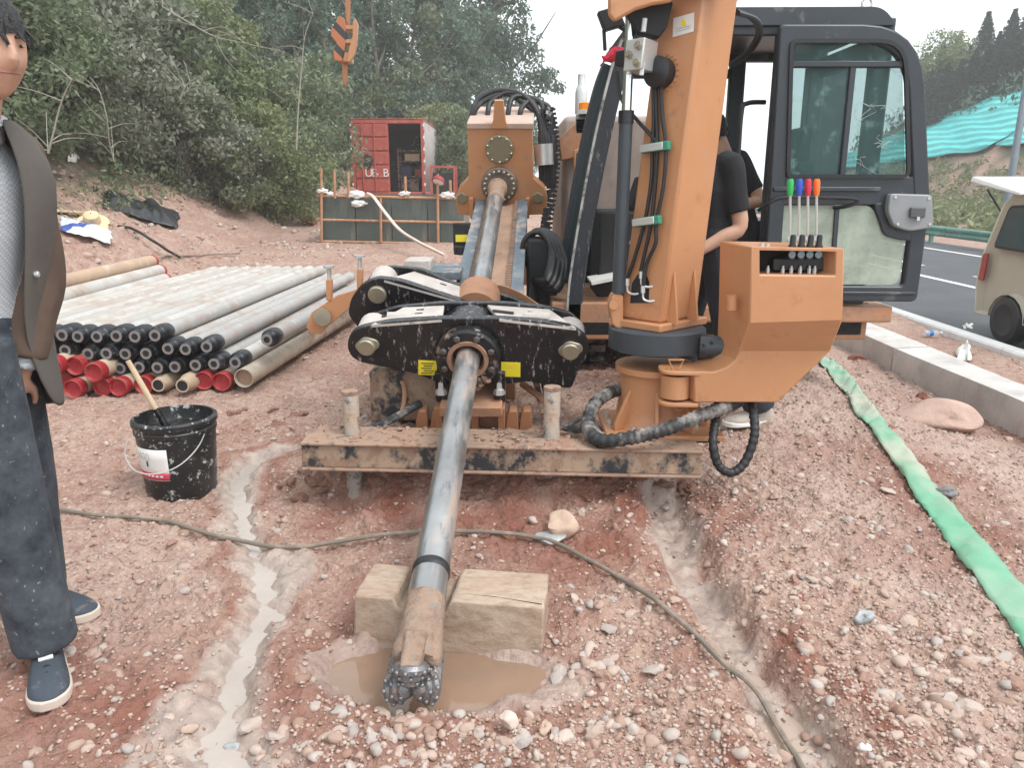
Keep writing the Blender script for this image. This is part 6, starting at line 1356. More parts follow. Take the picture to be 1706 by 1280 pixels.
# ------------------------------------------------------------------ shipping container
ct = thing('shipping_container', (-4, 29, .9), 'weathered red shipping container standing with one door open behind the mud tank', 'container')
x0, x1, z0, z1, yF, yB = P(588,300,26).x, P(708,300,26).x, .93, P(650,197,26).z, 26.0, 32.0
W_ = x1-x0
MB().box(((x0+x1)/2, (yF+yB)/2, z1-.03), (W_, yB-yF, .06)).build('roof', M_contred, ct, bevel=.02); MB().box(((x0+x1)/2, (yF+yB)/2, z0+.06), (W_, yB-yF, .12)).build('floor', M_contred, ct, bevel=.02)
for X in (x0+.05, x1-.05): MB().box((X, yF+.05, (z0+z1)/2), (.1,.1,z1-z0-.02)).build('corner_post', M_contred, ct, bevel=.01)
MB().box(((x0+x1)/2, yF+.05, z1-.08), (W_-.2,.1,.14)).build('header', M_contred, ct, bevel=.01)
M_contgrey = paint('container_side_grey', (.33,.31,.30), .6, var=.15, dirt=(.3,.12,.09), dlo=.55, dhi=.75, dscale=2, bmp=.1)
for X, mt_ in ((x0+.03, M_contred), (x1-.03, M_contgrey)):
    rows = []
    for k in range(121):
        y = yF+.1+(yB-yF-.15)*k/120; ph_ = (k % 8)/8; off = .02 if ph_ < .38 else (-.02 if .5 <= ph_ < .88 else 0); rows.append([(X+off, y, z0+.1), (X+off, y, z1-.06)])
    MB().grid(rows).build('corrugated_side', mt_, ct, solid=.006, smooth=20)
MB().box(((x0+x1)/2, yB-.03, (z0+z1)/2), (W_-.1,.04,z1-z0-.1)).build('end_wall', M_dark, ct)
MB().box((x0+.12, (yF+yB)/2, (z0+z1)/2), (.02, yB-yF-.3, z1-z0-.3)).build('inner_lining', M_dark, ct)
dw = P(648,300,26).x-x0-.06; dl = MB()
for k in range(5):
    a = z0+.12+(z1-z0-.26)*k/5; b2 = z0+.12+(z1-z0-.26)*(k+1)/5; o_ = MB().box((x0+.09+dw/2, yF+.02, (a+b2)/2), (dw-.06,.05,b2-a-.05)).build('door_panel', M_contred, ct, bevel=.012)
MB().box((x0+.09+dw/2, yF+.06, (z0+z1)/2), (dw,.03,z1-z0-.24)).build('door_leaf', M_contred, ct)
for X in (x0+.35, x0+.75): MB().tube([(X, yF-.03, z0+.12), (X, yF-.03, z1-.12)], .02, 8).build('lock_rod', M_contred, ct)
for X in (x0-.0, x1): 
    for k in range(12):
        zz = z0+.1+k*(z1-z0-.2)/12; MB().box((X, yF-.004, zz+.08), (.05,.006,.09)).build('reflective_tape', M_lab if k % 2 else M_contred, ct)
for ch, px in (('U', 608), ('E', 619), ('B', 638)): text_mesh(ch, .36, 'painted_letter', M_lab, lambda co, px=px: Vector((P(px,292,26).x+co.x, yF-.012-co.z, P(px,294,26).z+co.y)), ct, .002)
MB().box((P(629,290,26).x, yF-.012, P(629,290,26).z), (.05,.004,.05)).build('painted_letter', M_lab, ct)
sp = P(612,270,26); MB().prism([(sp.x+.18*math.cos(t)*(1+.2*math.sin(3*t)), sp.z+.25*math.sin(t)) for t in np.linspace(0, 6.28, 18)[:-1]], XZ(yF), -.0085, -.006).build('soot_patch', paint('soot', (.03,.02,.02), .9), ct)
shf = thing('storage_shelf', (-3.4, 27.5, 1.0), 'dark steel shelf inside the open container', 'shelf')
for zz in (1.55, 2.05, 2.4): MB().box((-3.4, 27.6, zz), (1.0,.7,.04)).build('board', M_mudsteel, shf)
for X in (-3.88, -2.93): 
    for Y in (27.3, 27.9): MB().box((X, Y, 1.75), (.05,.05,1.45)).build('upright', M_mudsteel, shf)
for k, (X, zz, sx_, sz_, mt_, lab) in enumerate([(-3.62,1.57,.36,.3,simple('navy_crate', (.03,.04,.09)),'navy crate on the lower shelf in the container'),(-3.15,1.57,.34,.22,M_red,'red tool box on the lower shelf in the container'),(-3.4,2.07,.5,.2,M_plank,'wooden box on the upper shelf in the container'),(-3.5,1.05,.6,.4,M_mudsteel,'dark steel chest on the container floor')]):
    e = thing('storage_box', (X, 27.4, zz), lab, 'box'); MB().box((X, 27.45, zz+sz_/2), (sx_,.4,sz_)).build('box_body', mt_, e, bevel=.01); MB().box((X, 27.45, zz+sz_+.012), (sx_+.03,.43,.03)).build('lid', mt_, e, bevel=.006)
gen = thing('steel_frame_box', (-2.05, 24.5, .75), 'dark generator in a red frame right of the container', 'generator'); MB().box((-2.1, 24.6, 1.25), (.62,.8,.8)).build('engine_block', M_dark, gen, bevel=.03)
for X in (-2.45, -1.75):
    for Y in (24.15, 25.05): MB().box((X, Y, 1.3), (.05,.05,1.1)).build('frame_post', M_contred, gen)
for zz in (.8, 1.82): 
    for Y in (24.15, 25.05): MB().box((-2.1, Y, zz), (.65,.04,.05)).build('frame_rail', M_contred, gen)

# ------------------------------------------------------------------ van, bottle, guardrail, lamp post, netting
RZ = -.5
van = thing('van', (6.5, 7.9, RZ), 'beige minivan parked on the road at the right edge with its tailgate raised', 'van')
YZ = lambda X: (Vector((X,0,0)), Vector((0,1,0)), Vector((0,0,1)), Vector((1,0,0)))
side = [(9.55,-.22),(9.62,.12),(9.60,.42),(9.56,.52),(9.42,1.12),(9.3,1.20),(8.9,1.235),(7.2,1.22),(6.9,1.18),(6.35,.55),(5.95,.42),(5.88,.1),(5.92,-.22)]
def arch_cut(): 
    out = [(5.92,-.22)]
    for cyy in (6.55, 8.95):
        for t in np.linspace(math.pi, 0, 9): out.append((cyy+.33*math.cos(t), -.22+.30*math.sin(t)))
    return out
outline = side[:-1]+arch_cut(); bd = MB(); k = len(outline); xs = [(5.86,.955),(5.80,1.0),(5.80,1.0),(7.30,1.0),(7.30,1.0),(7.24,.955)]
def tumble(y, z, X, mid=6.55): return X+(mid-X)*max(0, (z-.5))*.16
rows = []
for X, s_ in xs:
    rows.append([Vector((tumble(y, z, X), 7.75+(y-7.75)*s_, .5+(z-.5)*(.5+.5*s_))) for y, z in outline])
vs = [p for r_ in rows for p in r_]; bd.add(vs, [tuple(range(k))[::-1], tuple(range((len(xs)-1)*k, len(xs)*k))]+[(i*k+j, i*k+(j+1) % k, (i+1)*k+(j+1) % k, (i+1)*k+j) for i in range(len(xs)-1) for j in range(k)])
body = bd.build('body', M_beige, van, bevel=.02)
def vwin(name, pts, X, mat, t=.006, par=None):
    A = [Vector((tumble(y, z, X)-t if X < 6.5 else tumble(y, z, X)+t, y, z)) for y, z in pts]; B = [p+Vector((.02 if X < 6.5 else -.02, 0, 0)) for p in A]; return MB().hull(A, B).build(name, mat, par or van)
for X in (5.80, 7.30):
    for nme, w in (('side_window', [(9.36,.62),(9.26,1.06),(8.42,1.10),(8.42,.60)]), ('side_window', [(8.34,.60),(8.34,1.10),(7.40,1.10),(7.40,.58)]), ('side_window', [(7.32,.58),(7.32,1.09),(6.98,1.06),(6.62,.58)])):
        fr_ = roundpoly(w, .06, 4); vwin('window_seal', [((y-8)*1.0+8, z) for y, z in roundpoly([(y+(.03 if y > sum(p[0] for p in w)/4 else -.03), z+(.03 if z > .8 else -.03)) for y, z in w], .07, 4)], X, M_blkc, .003); vwin(nme, fr_, X, M_vglass, .008)
    for seam in (8.38, 7.36): vwin('door_seam', [(seam-.006,-.15),(seam+.006,-.15),(seam+.006,.55),(seam-.006,.55)], X, M_dark, .002)
    vwin('door_handle', roundpoly([(8.22,.30),(8.22,.36),(8.02,.36),(8.02,.30)], .02), X, M_blkc, .02); vwin('sill_trim', [(8.6,-.2),(8.6,-.12),(6.9,-.12),(6.9,-.2)], X, M_blkc, .01)
    vwin('tail_light', roundpoly([(9.56,.18),(9.54,.50),(9.44,.52),(9.46,.18)], .02), X, simple('tail_lens', (.30,.02,.02), .25) if 'tail_lens' not in MAT else MAT['tail_lens'], .012)
    sg = -1 if X < 6.5 else 1
    for yy in (8.95, 6.55):
        wh = MB().lathe((X+.05*-sg*0-sg*.16, yy, RZ+.28), (sg,0,0), [(.17,-.04),(.26,-.02),(.28,.02),(.28,.13),(.26,.17),(.18,.175),(.165,.165)], 32).build('tyre', M_rub, van)
        MB().lathe((X-sg*.16, yy, RZ+.28), (sg,0,0), [(.165,.0),(.165,.15),(.14,.13),(.06,.15),(.03,.16)], 24).build('rim', M_silver, wh)
MB().box((6.55, 9.60, -.12), (1.42,.12,.2)).build('rear_bumper', M_beige, van, bevel=.03); MB().box((6.55, 5.9, -.1), (1.45,.12,.24)).build('front_bumper', M_beige, van, bevel=.03)
MB().hull([Vector((x, y, z)) for x, y, z in ((6.0,6.86,1.12),(7.1,6.86,1.12),(7.2,6.4,.60),(5.9,6.4,.60))], [Vector((x, y-.01, z+.008)) for x, y, z in ((6.0,6.86,1.12),(7.1,6.86,1.12),(7.2,6.4,.60),(5.9,6.4,.60))]).build('windscreen', M_vglass, van)
tg = MB().hull([Vector((5.96,9.3,1.20)), Vector((7.14,9.3,1.20)), Vector((7.14,10.35,1.36)), Vector((5.96,10.35,1.36))], [Vector((5.96,9.3,1.24)), Vector((7.14,9.3,1.24)), Vector((7.10,10.38,1.43)), Vector((6.0,10.38,1.43))]).build('tailgate', paint('van_white_roof', (.60,.59,.56), .4, bmp=0), van, bevel=.015)
for X in (6.0, 7.1): MB().tube([(X, 9.45, .85), (X, 10.0, 1.26)], .012, 8).build('gas_strut', M_blkc, van)
wb = T(1555, 562); btl = thing('water_bottle', wb+Vector((0,0,.0)), 'clear plastic water bottle with blue label lying on the verge', 'bottle'); ba = Vector((1,.15,0)).normalized(); bo_ = wb+Vector((-.11,0,.045))
MB().lathe(bo_, ba, [(.03,0),(.034,.01),(.034,.13),(.03,.16),(.013,.19),(.013,.205)], 18).build('bottle_body', glass('pet_plastic', (.75,.8,.85), .45, .15), btl); MB().lathe(bo_, ba, [(.0345,.05),(.0345,.10)], 18, cap=False).build('label', simple('blue_label', (.05,.22,.55)), btl); MB().lathe(bo_, ba, [(.015,.203),(.015,.222)], 14).build('cap', M_white, btl)
crumple('paper_scrap', 1592, 1618, 588, 608, M_white, 'crumpled white paper on the verge near the wall', 'paper', .09, 9, 9, 7); crumple('paper_scrap', 1600, 1622, 545, 556, M_white, 'flat white paper scrap against the kerb by the van', 'paper', .03, 10, 8, 5)
gr = thing('guardrail', (13.4, 30, RZ), 'green steel guardrail along the far side of the road', 'guardrail'); M_grail = paint('guardrail_green', (.10,.27,.21), .5, var=.1, dirt=(.4,.42,.4), dlo=.55, dhi=.75, dscale=3)
wprof = [(0,0),(-.05,.04),(-.05,.10),(0,.14),(0,.17),(-.05,.21),(-.05,.27),(0,.31)]
for k in range(14):
    y0 = -8+k*8; rows = [[(13.35+a, y, RZ+.42+z-.3+.1) for a, z in wprof] for y in (y0, y0+8.02)]; MB().grid(rows).build('rail_beam', M_grail, gr, solid=.006)
    for y in (y0+1, y0+5): MB().box((13.43, y, RZ+.24), (.1,.12,.5)).build('post', M_grail, gr)
lp = thing('lamp_post', (13.9, 21.6, RZ), 'tall grey lamp post rising beyond the guardrail at the right edge', 'lamp post'); lx = P(1677,345,21.6).x; M_lp = simple('galvanised_pole', (.24,.29,.33), .5, .3)
MB().lathe((lx, 21.6, RZ-.06), (0,0,1), [(.11,0),(.095,2),(.06,9)], 16).build('shaft', M_lp, lp); MB().box((lx, 21.6, RZ+.05), (.35,.35,.04)).build('foot_plate', M_lp, lp); MB().tube(curve([(lx,21.6,RZ+8.8),(lx-.6,21.6,RZ+9.3),(lx-1.8,21.6,RZ+9.4)], 6), .04, 10).build('arm', M_lp, lp); MB().box((lx-2.0,21.6,RZ+9.38), (.6,.22,.1)).build('lamp_head', M_lp, lp, bevel=.03)
m, n, l, b = nm('turquoise_netting'); t = noise_node(n, l, .35, 4); wv = n.new('ShaderNodeTexWave'); wv.inputs['Scale'].default_value = .55; wv.inputs['Distortion'].default_value = 1.5; tc = n.new('ShaderNodeTexCoord'); l.new(tc.outputs['Object'], wv.inputs[0]); c = ramp(n, l, t.outputs[0], .3, .7, (.05,.43,.43), (.13,.58,.56)).outputs[0]; c = mixc(n, l, ramp(n, l, wv.outputs['Fac'], .82, .98, (0,0,0), (.5,.5,.5)).outputs[0], c, (.03,.25,.26)); l.new(c, b.inputs['Base Color']); b.inputs['Roughness'].default_value = .7; bump(n, l, b, wv.outputs['Fac'], .5, .3); M_net = m
def net(name, xs, lo, hi, label, ny=14):
    rows = []
    for x in xs:
        row = []
        for v in np.linspace(0, 1, ny):
            g = T(x, lo(x)+(hi(x)-lo(x))*v, hi=400, lo=20)
            if g is None: g = P(x, lo(x)+(hi(x)-lo(x))*v, 75)
            row.append(g+Vector((-.15,-.15,.22+.06*math.sin(x*.1+v*7))))
        rows.append(row)
    return tag(MB().grid(rows).build(name, M_net, solid=.03, smooth=80), label, 'netting')
net('slope_netting', list(range(1330,1860,12)), lambda x: 268-.12*(x-1545) if x < 1640 else 256-.62*(x-1640), lambda x: 206-.40*(x-1545), 'turquoise netting sheet spread over the cut slope beyond the road')
net('slope_netting', list(range(1660,1860,10)), lambda x: 248-.02*(x-1660), lambda x: 246-.60*(x-1660), 'lower turquoise netting triangle beside the lamp post', 8)
# ------------------------------------------------------------------ vegetation
def leaf_mat(name, cols, trans=.35):
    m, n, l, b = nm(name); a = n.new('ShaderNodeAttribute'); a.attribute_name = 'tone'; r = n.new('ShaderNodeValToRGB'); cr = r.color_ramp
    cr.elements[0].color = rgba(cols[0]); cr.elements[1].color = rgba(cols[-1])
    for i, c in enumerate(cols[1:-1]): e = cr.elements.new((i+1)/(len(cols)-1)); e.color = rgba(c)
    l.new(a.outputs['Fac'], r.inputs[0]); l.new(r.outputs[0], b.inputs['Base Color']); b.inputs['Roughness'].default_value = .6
    tl = n.new('ShaderNodeBsdfTranslucent'); l.new(r.outputs[0], tl.inputs['Color']); mx = n.new('ShaderNodeMixShader'); mx.inputs[0].default_value = trans
    l.new(b.outputs[0], mx.inputs[1]); l.new(tl.outputs[0], mx.inputs[2]); l.new(mx.outputs[0], n['Material Output'].inputs['Surface']); return m
LM = {'shrub': leaf_mat('shrub_leaves', [(.07,.10,.055), (.14,.18,.095), (.195,.235,.135), (.27,.30,.20)]),
      'dusty': leaf_mat('dusty_leaves', [(.085,.095,.065), (.165,.18,.12), (.24,.255,.185), (.40,.41,.34)]),
      'yellow': leaf_mat('yellow_green_leaves', [(.085,.115,.05), (.16,.20,.085), (.22,.25,.115), (.28,.30,.16)]),
      'dark': leaf_mat('dark_tree_leaves', [(.045,.085,.06), (.08,.135,.095), (.12,.18,.125), (.17,.23,.16)]),
      'conifer': leaf_mat('conifer_needles', [(.012,.03,.022), (.022,.05,.036), (.036,.07,.05), (.06,.095,.065)])}
M_bark = paint('grey_bark', (.16,.14,.115), .9, var=.3, bmp=.6, bscale=30); M_twig = paint('pale_twig', (.30,.28,.235), .85, var=.2)
def leaves_mesh(name, C, size, mat, seed, aspect=.5, droop=.3, updir=None, tone=None):
    r = np.random.default_rng(seed); N = len(C); d = r.normal(size=(N,3)); d[:,2] -= droop
    if updir is not None: d = d*.6+updir
    d /= np.linalg.norm(d, axis=1)[:,None]; s = np.cross(d, r.normal(size=(N,3))); s /= np.linalg.norm(s, axis=1)[:,None]
    L = size*r.uniform(.6, 1.35, N)[:,None]; w = L*aspect
    V = np.stack([C-d*L/2, C+s*w/2, C+d*L/2, C-s*w/2], 1).reshape(-1, 3); me = bpy.data.meshes.new(name)
    me.vertices.add(4*N); me.vertices.foreach_set('co', V.ravel()); me.loops.add(4*N); me.loops.foreach_set('vertex_index', np.arange(4*N)); me.polygons.add(N); me.polygons.foreach_set('loop_start', np.arange(0, 4*N, 4)); me.polygons.foreach_set('loop_total', np.full(N, 4)); me.update(calc_edges=True)
    t = np.clip(r.normal(.5, .22, N) if tone is None else tone+r.normal(0, .14, N), 0, 1); at = me.attributes.new('tone', 'FLOAT', 'POINT'); at.data.foreach_set('value', np.repeat(t, 4).astype(np.float32)); me.materials.append(mat); return me
def crown_pts(seed, n, h0_, h1_, w, nb, br=(.28,.5), top=1.0):
    """leaf positions: clumps spread through a crown, thinner between the clumps"""
    r = np.random.default_rng(seed); out = []; tn = []
    for k in range(nb):
        t = r.uniform(0, 1); rad = w*(math.sin(math.pi*min(1, .18+.80*t))**.7)*(1 if t < .6 else top); a = r.uniform(0, 6.28); q = rad*math.sqrt(r.uniform(.15, 1))
        c = np.array([q*math.cos(a), q*math.sin(a), h0_+(h1_-h0_)*t]); b = w*r.uniform(*br); m_ = n//nb
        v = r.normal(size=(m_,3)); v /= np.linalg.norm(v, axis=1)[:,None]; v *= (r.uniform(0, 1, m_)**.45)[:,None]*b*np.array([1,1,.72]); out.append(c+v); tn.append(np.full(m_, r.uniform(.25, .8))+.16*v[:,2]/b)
    return np.concatenate(out), np.concatenate(tn)
CR = {}
def crown(kind, i):
    key = (kind, i)
    if key in CR: return CR[key]
    sd_ = sum(map(ord, kind))+i*13
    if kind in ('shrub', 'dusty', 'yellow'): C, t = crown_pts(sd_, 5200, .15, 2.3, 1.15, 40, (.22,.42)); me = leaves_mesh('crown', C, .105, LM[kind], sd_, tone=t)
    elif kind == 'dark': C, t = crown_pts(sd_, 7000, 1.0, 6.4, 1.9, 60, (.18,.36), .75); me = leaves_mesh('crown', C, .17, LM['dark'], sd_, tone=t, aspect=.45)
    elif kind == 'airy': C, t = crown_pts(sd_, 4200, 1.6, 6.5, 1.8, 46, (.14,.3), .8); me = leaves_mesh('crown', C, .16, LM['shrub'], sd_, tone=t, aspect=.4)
    else:
        r = np.random.default_rng(sd_); P_ = []
        for k in range(26):
            z = .8+8.4*k/26; R_ = 2.3*(1-k/25.5)**.85+.03
            for a in np.linspace(0, 6.28, 8)[:-1]+r.uniform(0, 1):
                m_ = 34; q = r.uniform(.1, 1, m_)**.7*R_*r.uniform(.75, 1.1); P_.append(np.stack([q*np.cos(a)+r.normal(0,.03+.07*R_,m_), q*np.sin(a)+r.normal(0,.03+.07*R_,m_), z-.25*q+r.normal(0,.09,m_)], -1))
        C = np.concatenate(P_); me = leaves_mesh('crown', C, .34, LM['conifer'], sd_, aspect=.36)
    CR[key] = me; return me
TRK = {}
def trunk(h, r, i, limbs=5):
    key = (h, r, i)
    if key in TRK: return TRK[key]
    rr = np.random.default_rng(900+i); mb = MB(); pts = [Vector((0,0,-.3))]
    for k in range(1, 7): pts.append(Vector((rr.normal(0,.05)*k*.5, rr.normal(0,.05)*k*.5, h*k/6)))
    mb.tube(pts, [r*(1-.13*k) for k in range(7)], 8)
    for k in range(limbs):
        b0 = pts[2+k % 4]; a = rr.uniform(0, 6.28); L_ = h*rr.uniform(.2, .4); p1 = b0+Vector((math.cos(a)*L_*.5, math.sin(a)*L_*.5, L_*.4)); mb.tube([b0, p1, p1+Vector((math.cos(a)*L_*.4, math.sin(a)*L_*.4, L_*.5))], [r*.45, r*.3, r*.12], 6)
    o = mb.build('trunk', M_bark); me = o.data; COL.objects.unlink(o); bpy.data.objects.remove(o)
    TRK[key] = me; return me
def plant(name, kind, loc, label, cat, s=1.0, sz=1.0, group=None, vi=None):
    if loc is None: return
    e = thing(name, loc, label, cat, group); e.rotation_euler = (0, 0, rng.uniform(0, 6.28)); e.scale = (s, s, s*sz)
    h = {'shrub': 1.7, 'dusty': 1.7, 'yellow': 1.7, 'dark': 5.6, 'airy': 6.0, 'conifer': 8.5}[kind]; r = {'dark': .12, 'airy': .07, 'conifer': .13}.get(kind, .03); i = int(rng.integers(3)) if vi is None else vi
    for nme, me in (('trunk', trunk(7.2 if kind == 'conifer' else h, r, i, 0 if kind == 'conifer' else 5)), ('crown', crown(kind, i))): o = bpy.data.objects.new(nme, me); COL.objects.link(o); o.parent = e
    return e
# shrubs along the lower edge of the wood, from the man to the tank
edge_pts = [(-10,255,'shrub',1.0,'dark leafy bush behind the man at the left edge of the wood'),(60,262,'shrub',.95,'dark bush just right of the man\'s head on the bank'),(112,262,'shrub',1.0,'bush above the white scrap on the bank'),(165,275,'dusty',1.05,'dusty pale leaved bush above the straw hat'),(215,285,'dusty',1.0,'pale speckled bush above the black tarp'),(268,300,'dusty',1.05,'tall dusty bush right above the tarp\'s end'),
            (318,318,'shrub',.95,'grey green bush over the middle of the bank'),(352,325,'shrub',.45,'small bright green weed clump at the foot of the wood'),(362,345,'dusty',.9,'bush with drooping leaves over the dirt bank'),(405,352,'yellow',1.0,'yellow green bush above the far end of the pipes'),(450,362,'yellow',1.0,'tall yellow green bush left of the mud tank'),(492,372,'yellow',.9,'bush leaning over the slope beside the mud tank'),(508,345,'shrub',1.0,'dark green bush left of the mud tank corner')]
for px, py, kd, s_, lab in edge_pts: plant('bush', kd, T(px, py), lab, 'bush', s_*1.0)
row2 = [(-20,195,'shrub',1.5,'dark bush high on the bank above the man'),(70,190,'dusty',1.4,'speckled bush above and right of the man\'s head'),(140,200,'dusty',1.4,'pale leaved bush high over the straw hat'),(210,205,'dusty',1.5,'large pale leaved bush high over the black tarp'),(285,225,'shrub',1.4,'bush behind the bare forked branch'),(350,240,'yellow',1.4,'yellowish bush under the bare forked branch'),(415,265,'yellow',1.4,'yellow green bush left of the hanging hook'),(470,290,'shrub',1.3,'dark bush below the hanging hook'),(520,290,'shrub',1.5,'bushy thicket left of the container')]
for px, py, kd, s_, lab in row2: plant('bush', kd, T(px, py), lab, 'bush', s_)
row3 = [(-40,120,'dark',.8,'dark tree on the hill above the man\'s hair'),(40,110,'airy',.75,'slender tree on the hill at upper left'),(110,100,'dark',.8,'dark crown above the pale leaved bushes'),(190,95,'airy',.85,'feathery green tree at the top left'),(265,110,'airy',.9,'light green tree behind the bare branch'),(330,130,'airy',.9,'pale green tree left of the hook rope'),(400,160,'dark',.9,'tree with thin trunk left of the hook'),(455,200,'dark',.95,'dark tree directly behind the hook'),(505,235,'airy',.9,'tall slim tree behind the hook rod'),(20,30,'dark',1.0,'dark tree at the very top left corner'),(150,20,'airy',1.0,'tree crown at the top edge over the pale bushes'),(280,30,'airy',1.0,'tree crown at the top edge over the bare branch'),(390,60,'dark',1.0,'tree crown at the top edge left of the hook rope')]
for px, py, kd, s_, lab in row3:
    g = T(px, py)
    if g is None: g = P(px, 305, 30); g.z = hs_(g.x, g.y)
    plant('tree', kd, g, lab, 'tree', s_*1.05)
far = [(530,30,'dark',1.15,'dark tree rising right of the hook'),(590,38,'dark',1.3,'tall dark tree directly behind the container'),(632,36,'dark',1.35,'dense tree over the container roof'),(672,38,'airy',1.5,'pale tree above the right end of the container'),(705,40,'dark',1.45,'dense tree right of the container top'),(745,44,'airy',1.45,'pale tree behind the drill head with sky gap'),(770,41,'dark',1.25,'tree left of the drill head'),(812,46,'dark',1.85,'tallest dark tree standing against the sky above the drill head'),(842,48,'dark',1.65,'dark tree at the right end of the wood against the sky'),(610,50,'dark',1.9,'far dark tree above the container\'s left half'),(665,52,'airy',2.0,'far pale tree above the container\'s right half'),(720,55,'dark',1.8,'far tree under the first sky gap'),(778,56,'dark',1.8,'far dark tree left of the tallest one'),(860,70,'dark',.9,'low rounded tree behind the hoses of the drill head'),(905,90,'dark',1.1,'small distant tree right of the hose arch')]
for px, Y, kd, s_, lab in far:
    X = P(px, 305, Y).x; plant('tree', kd, Vector((X, Y, hs_(X, Y)-.2)), lab, 'tree', s_)
for i, (px, Y, s_) in enumerate([(548,31,1.5),(600,35,1.6),(640,36,1.7),(690,35,1.7),(738,33,1.5),(765,31,1.4),(790,30,1.1)]):
    X = P(px, 330, Y).x; plant('bush', ['shrub','yellow','shrub'][i % 3], Vector((X, Y, hs_(X, Y)-.1)), 'green bush in the thicket behind the container, %s from the left' % ORD[i], 'bush', s_, group='thicket behind the container')
# thin trunks and bare branches in front of the leaves
def branch(pts, r, label, Y=None, subs=()):
    rb = np.random.default_rng(len(label)); subs = list(subs)
    for k in range(7):
        i = rb.integers(1, len(pts)); b0 = pts[i-1].lerp(pts[i], rb.random()); d = Vector(rb.normal(0, 1, 3)); d.z = abs(d.z)*.8; d = d.normalized()*rb.uniform(.25, .6); subs.append([b0, b0+d*.5+Vector((0,0,.03)), b0+d])
    e = thing('bare_branch', pts[0], label, 'branch'); n = len(pts); r *= .42; MB().tube(curve(pts, 5), list(np.linspace(r, r*.35, 5*(n-1)+1)), 7).build('stem', M_twig, e)
    for q in subs: MB().tube(curve(q, 5), list(np.linspace(r*.5, r*.15, 5*(len(q)-1)+1)), 6).build('twig', M_twig, e)
BYd = 10.2
branch([P(190,268,9.7), P(182,235,9.6), P(178,195,9.5), P(165,150,9.5), P(150,128,9.5)], .022, 'thin bare sapling bent left on the bank above the tarp', subs=[[P(178,205,9.5), P(150,180,9.4), P(115,140,9.4)]])
branch([P(80,255,9.3), P(88,225,9.3), P(102,170,9.3), P(120,130,9.3)], .035, 'grey leaning trunk in the dark gap near the man\'s head')
branch([P(270,10,10), P(320,40,10), P(358,60,10), P(410,72,10), P(475,86,10)], .02, 'long bare forked branch reaching right across the wood', subs=[[P(358,60,10), P(372,90,10), P(400,122,10), P(450,150,10), P(480,172,10)], [P(358,60,10), P(400,52,10), P(440,22,10)], [P(390,68,10), P(420,92,10), P(440,110,10)]])
branch([P(494,250,13), P(497,180,13), P(503,110,13), P(508,60,13), P(522,20,13)], .035, 'pale slender trunk left of the hanging hook')
branch([P(300,165,10), P(312,140,10), P(345,120,10)], .02, 'short grey dead stick in the middle of the bushes')
# leaves, weeds and low growth covering the hill floor
def cover(name, n, y0, y1, d0, d1, size, mat, seed, hmax=.5, label=None, right=False):
    r = np.random.default_rng(seed); Y = y0*(y1/y0)**r.random(n); X = (Xb(Y)-r.uniform(d0, d1, n)) if not right else r.uniform(d0, d1, n)
    k = fbm(X*.7, Y*.7, seed, 3) > -.12; X, Y = X[k], Y[k]; Z = h0(X, Y)+r.random(len(X))**1.6*hmax; C = np.stack([X, Y, Z], -1)
    me = leaves_mesh(name, C, size, mat, seed, updir=np.array([0,0,.5]), aspect=.35); o = bpy.data.objects.new(name, me); COL.objects.link(o); o['kind'] = 'stuff'; o['label'] = label; return o
cover('undergrowth', 42000, 5, 34, 1.6, 9, .13, LM['shrub'], 71, .75, 'low weeds and leaves covering the wooded slope')
cover('hill_foliage', 30000, 12, 70, 5, 26, .30, LM['dark'], 72, 1.5, 'mass of foliage on the upper hill')
cover('bank_weeds', 1500, 7, 16, 1.5, 2.4, .08, LM['yellow'], 73, .2, 'sparse weeds on the dirt bank')
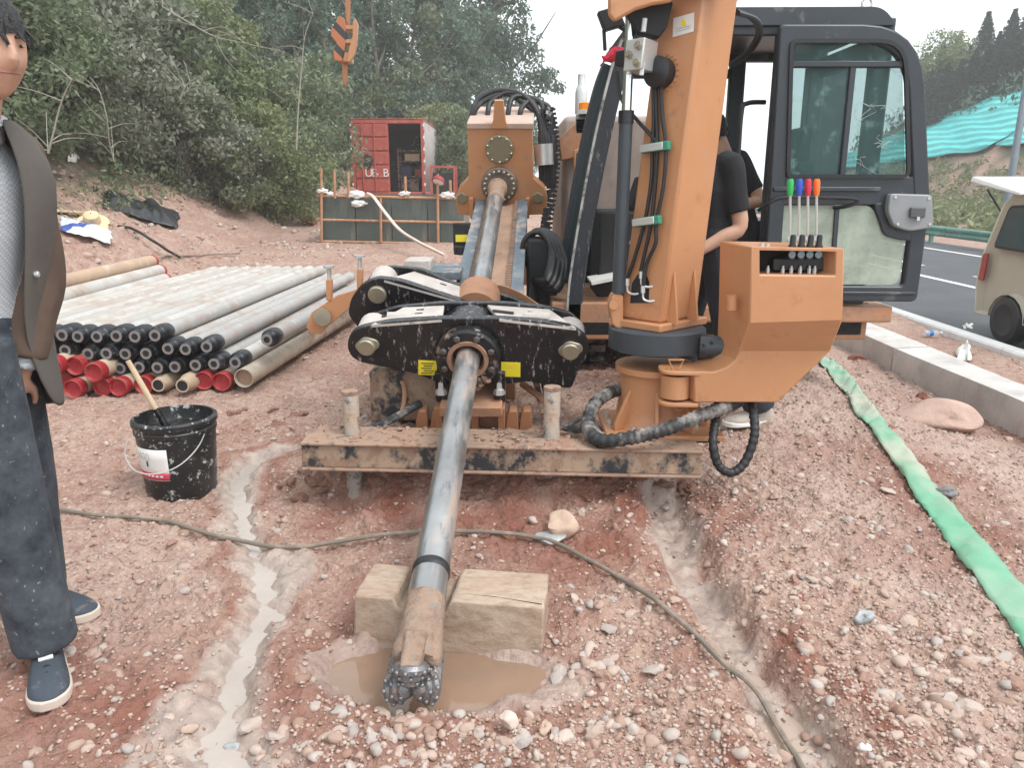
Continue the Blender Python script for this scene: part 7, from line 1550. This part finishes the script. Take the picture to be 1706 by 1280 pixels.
cover('roadside_scrub', 20000, 24, 70, 15.5, 27, .35, LM['yellow'], 74, .5, 'low scrub on the slope beyond the guardrail', True)
cover('ridge_foliage', 22000, 40, 78, 31, 60, .55, LM['dark'], 75, 1.6, 'mass of foliage on the ridge beyond the netting', True)
# conifers on the ridge at upper right
for i, (px, top, Y, s_) in enumerate([(1530,80,66,.8),(1556,58,64,.8),(1580,48,66,.9),(1600,66,62,.7),(1622,8,64,1.15),(1645,42,60,.85),(1664,4,62,1.15),(1690,-8,60,1.25),(1712,10,58,1.1),(1740,0,58,1.2)]):
    X = P(px, 200, Y).x; z = hs_(X, Y); ht = P(px, top, Y).z-z; plant('conifer', 'conifer', Vector((X, Y, z-.2)), 'dark conifer on the ridge above the netting, %s from the left' % ORD[i], 'conifer', max(.3, ht/9.4)*1.15, .87, group='conifers on the right ridge')
for i, (px, top, Y) in enumerate([(1542,110,60),(1568,95,59),(1590,88,60),(1611,70,58),(1633,62,57),(1655,55,58),(1676,45,56),(1700,48,55),(1725,40,55)]):
    X = P(px, 200, Y).x; z = hs_(X, Y); ht = P(px, top, Y).z-z; plant('conifer', 'conifer', Vector((X, Y, z-.3)), 'lower front conifer above the netting, %s from the left' % ORD[i], 'conifer', max(.3, ht/9.4)*1.35, .75, group='lower conifers above the netting')
for i, (px, py, s_) in enumerate([(1560,185,1.5),(1590,170,1.5),(1620,160,1.6),(1655,145,1.6),(1690,130,1.7),(1720,120,1.7)]):
    g = T(px, py, hi=300)
    if g: plant('bush', ['yellow','shrub'][i % 2], g, 'pale bush between the netting and the ridge conifers, %s from the left' % ORD[i], 'bush', s_*1.6, group='bushes above the netting')
# ------------------------------------------------------------------ air
HAZE = 0.002
if HAZE:
    m, n, l, b = nm('haze_air'); n.remove(b); pv = n.new('ShaderNodeVolumePrincipled'); pv.inputs['Color'].default_value = (1,1,1,1); pv.inputs['Density'].default_value = HAZE; l.new(pv.outputs[0], n['Material Output'].inputs['Volume'])
    hz = MB().box((0, 53, 13), (180, 156, 34)).build('haze', m, smooth=0); hz['kind'] = 'stuff'
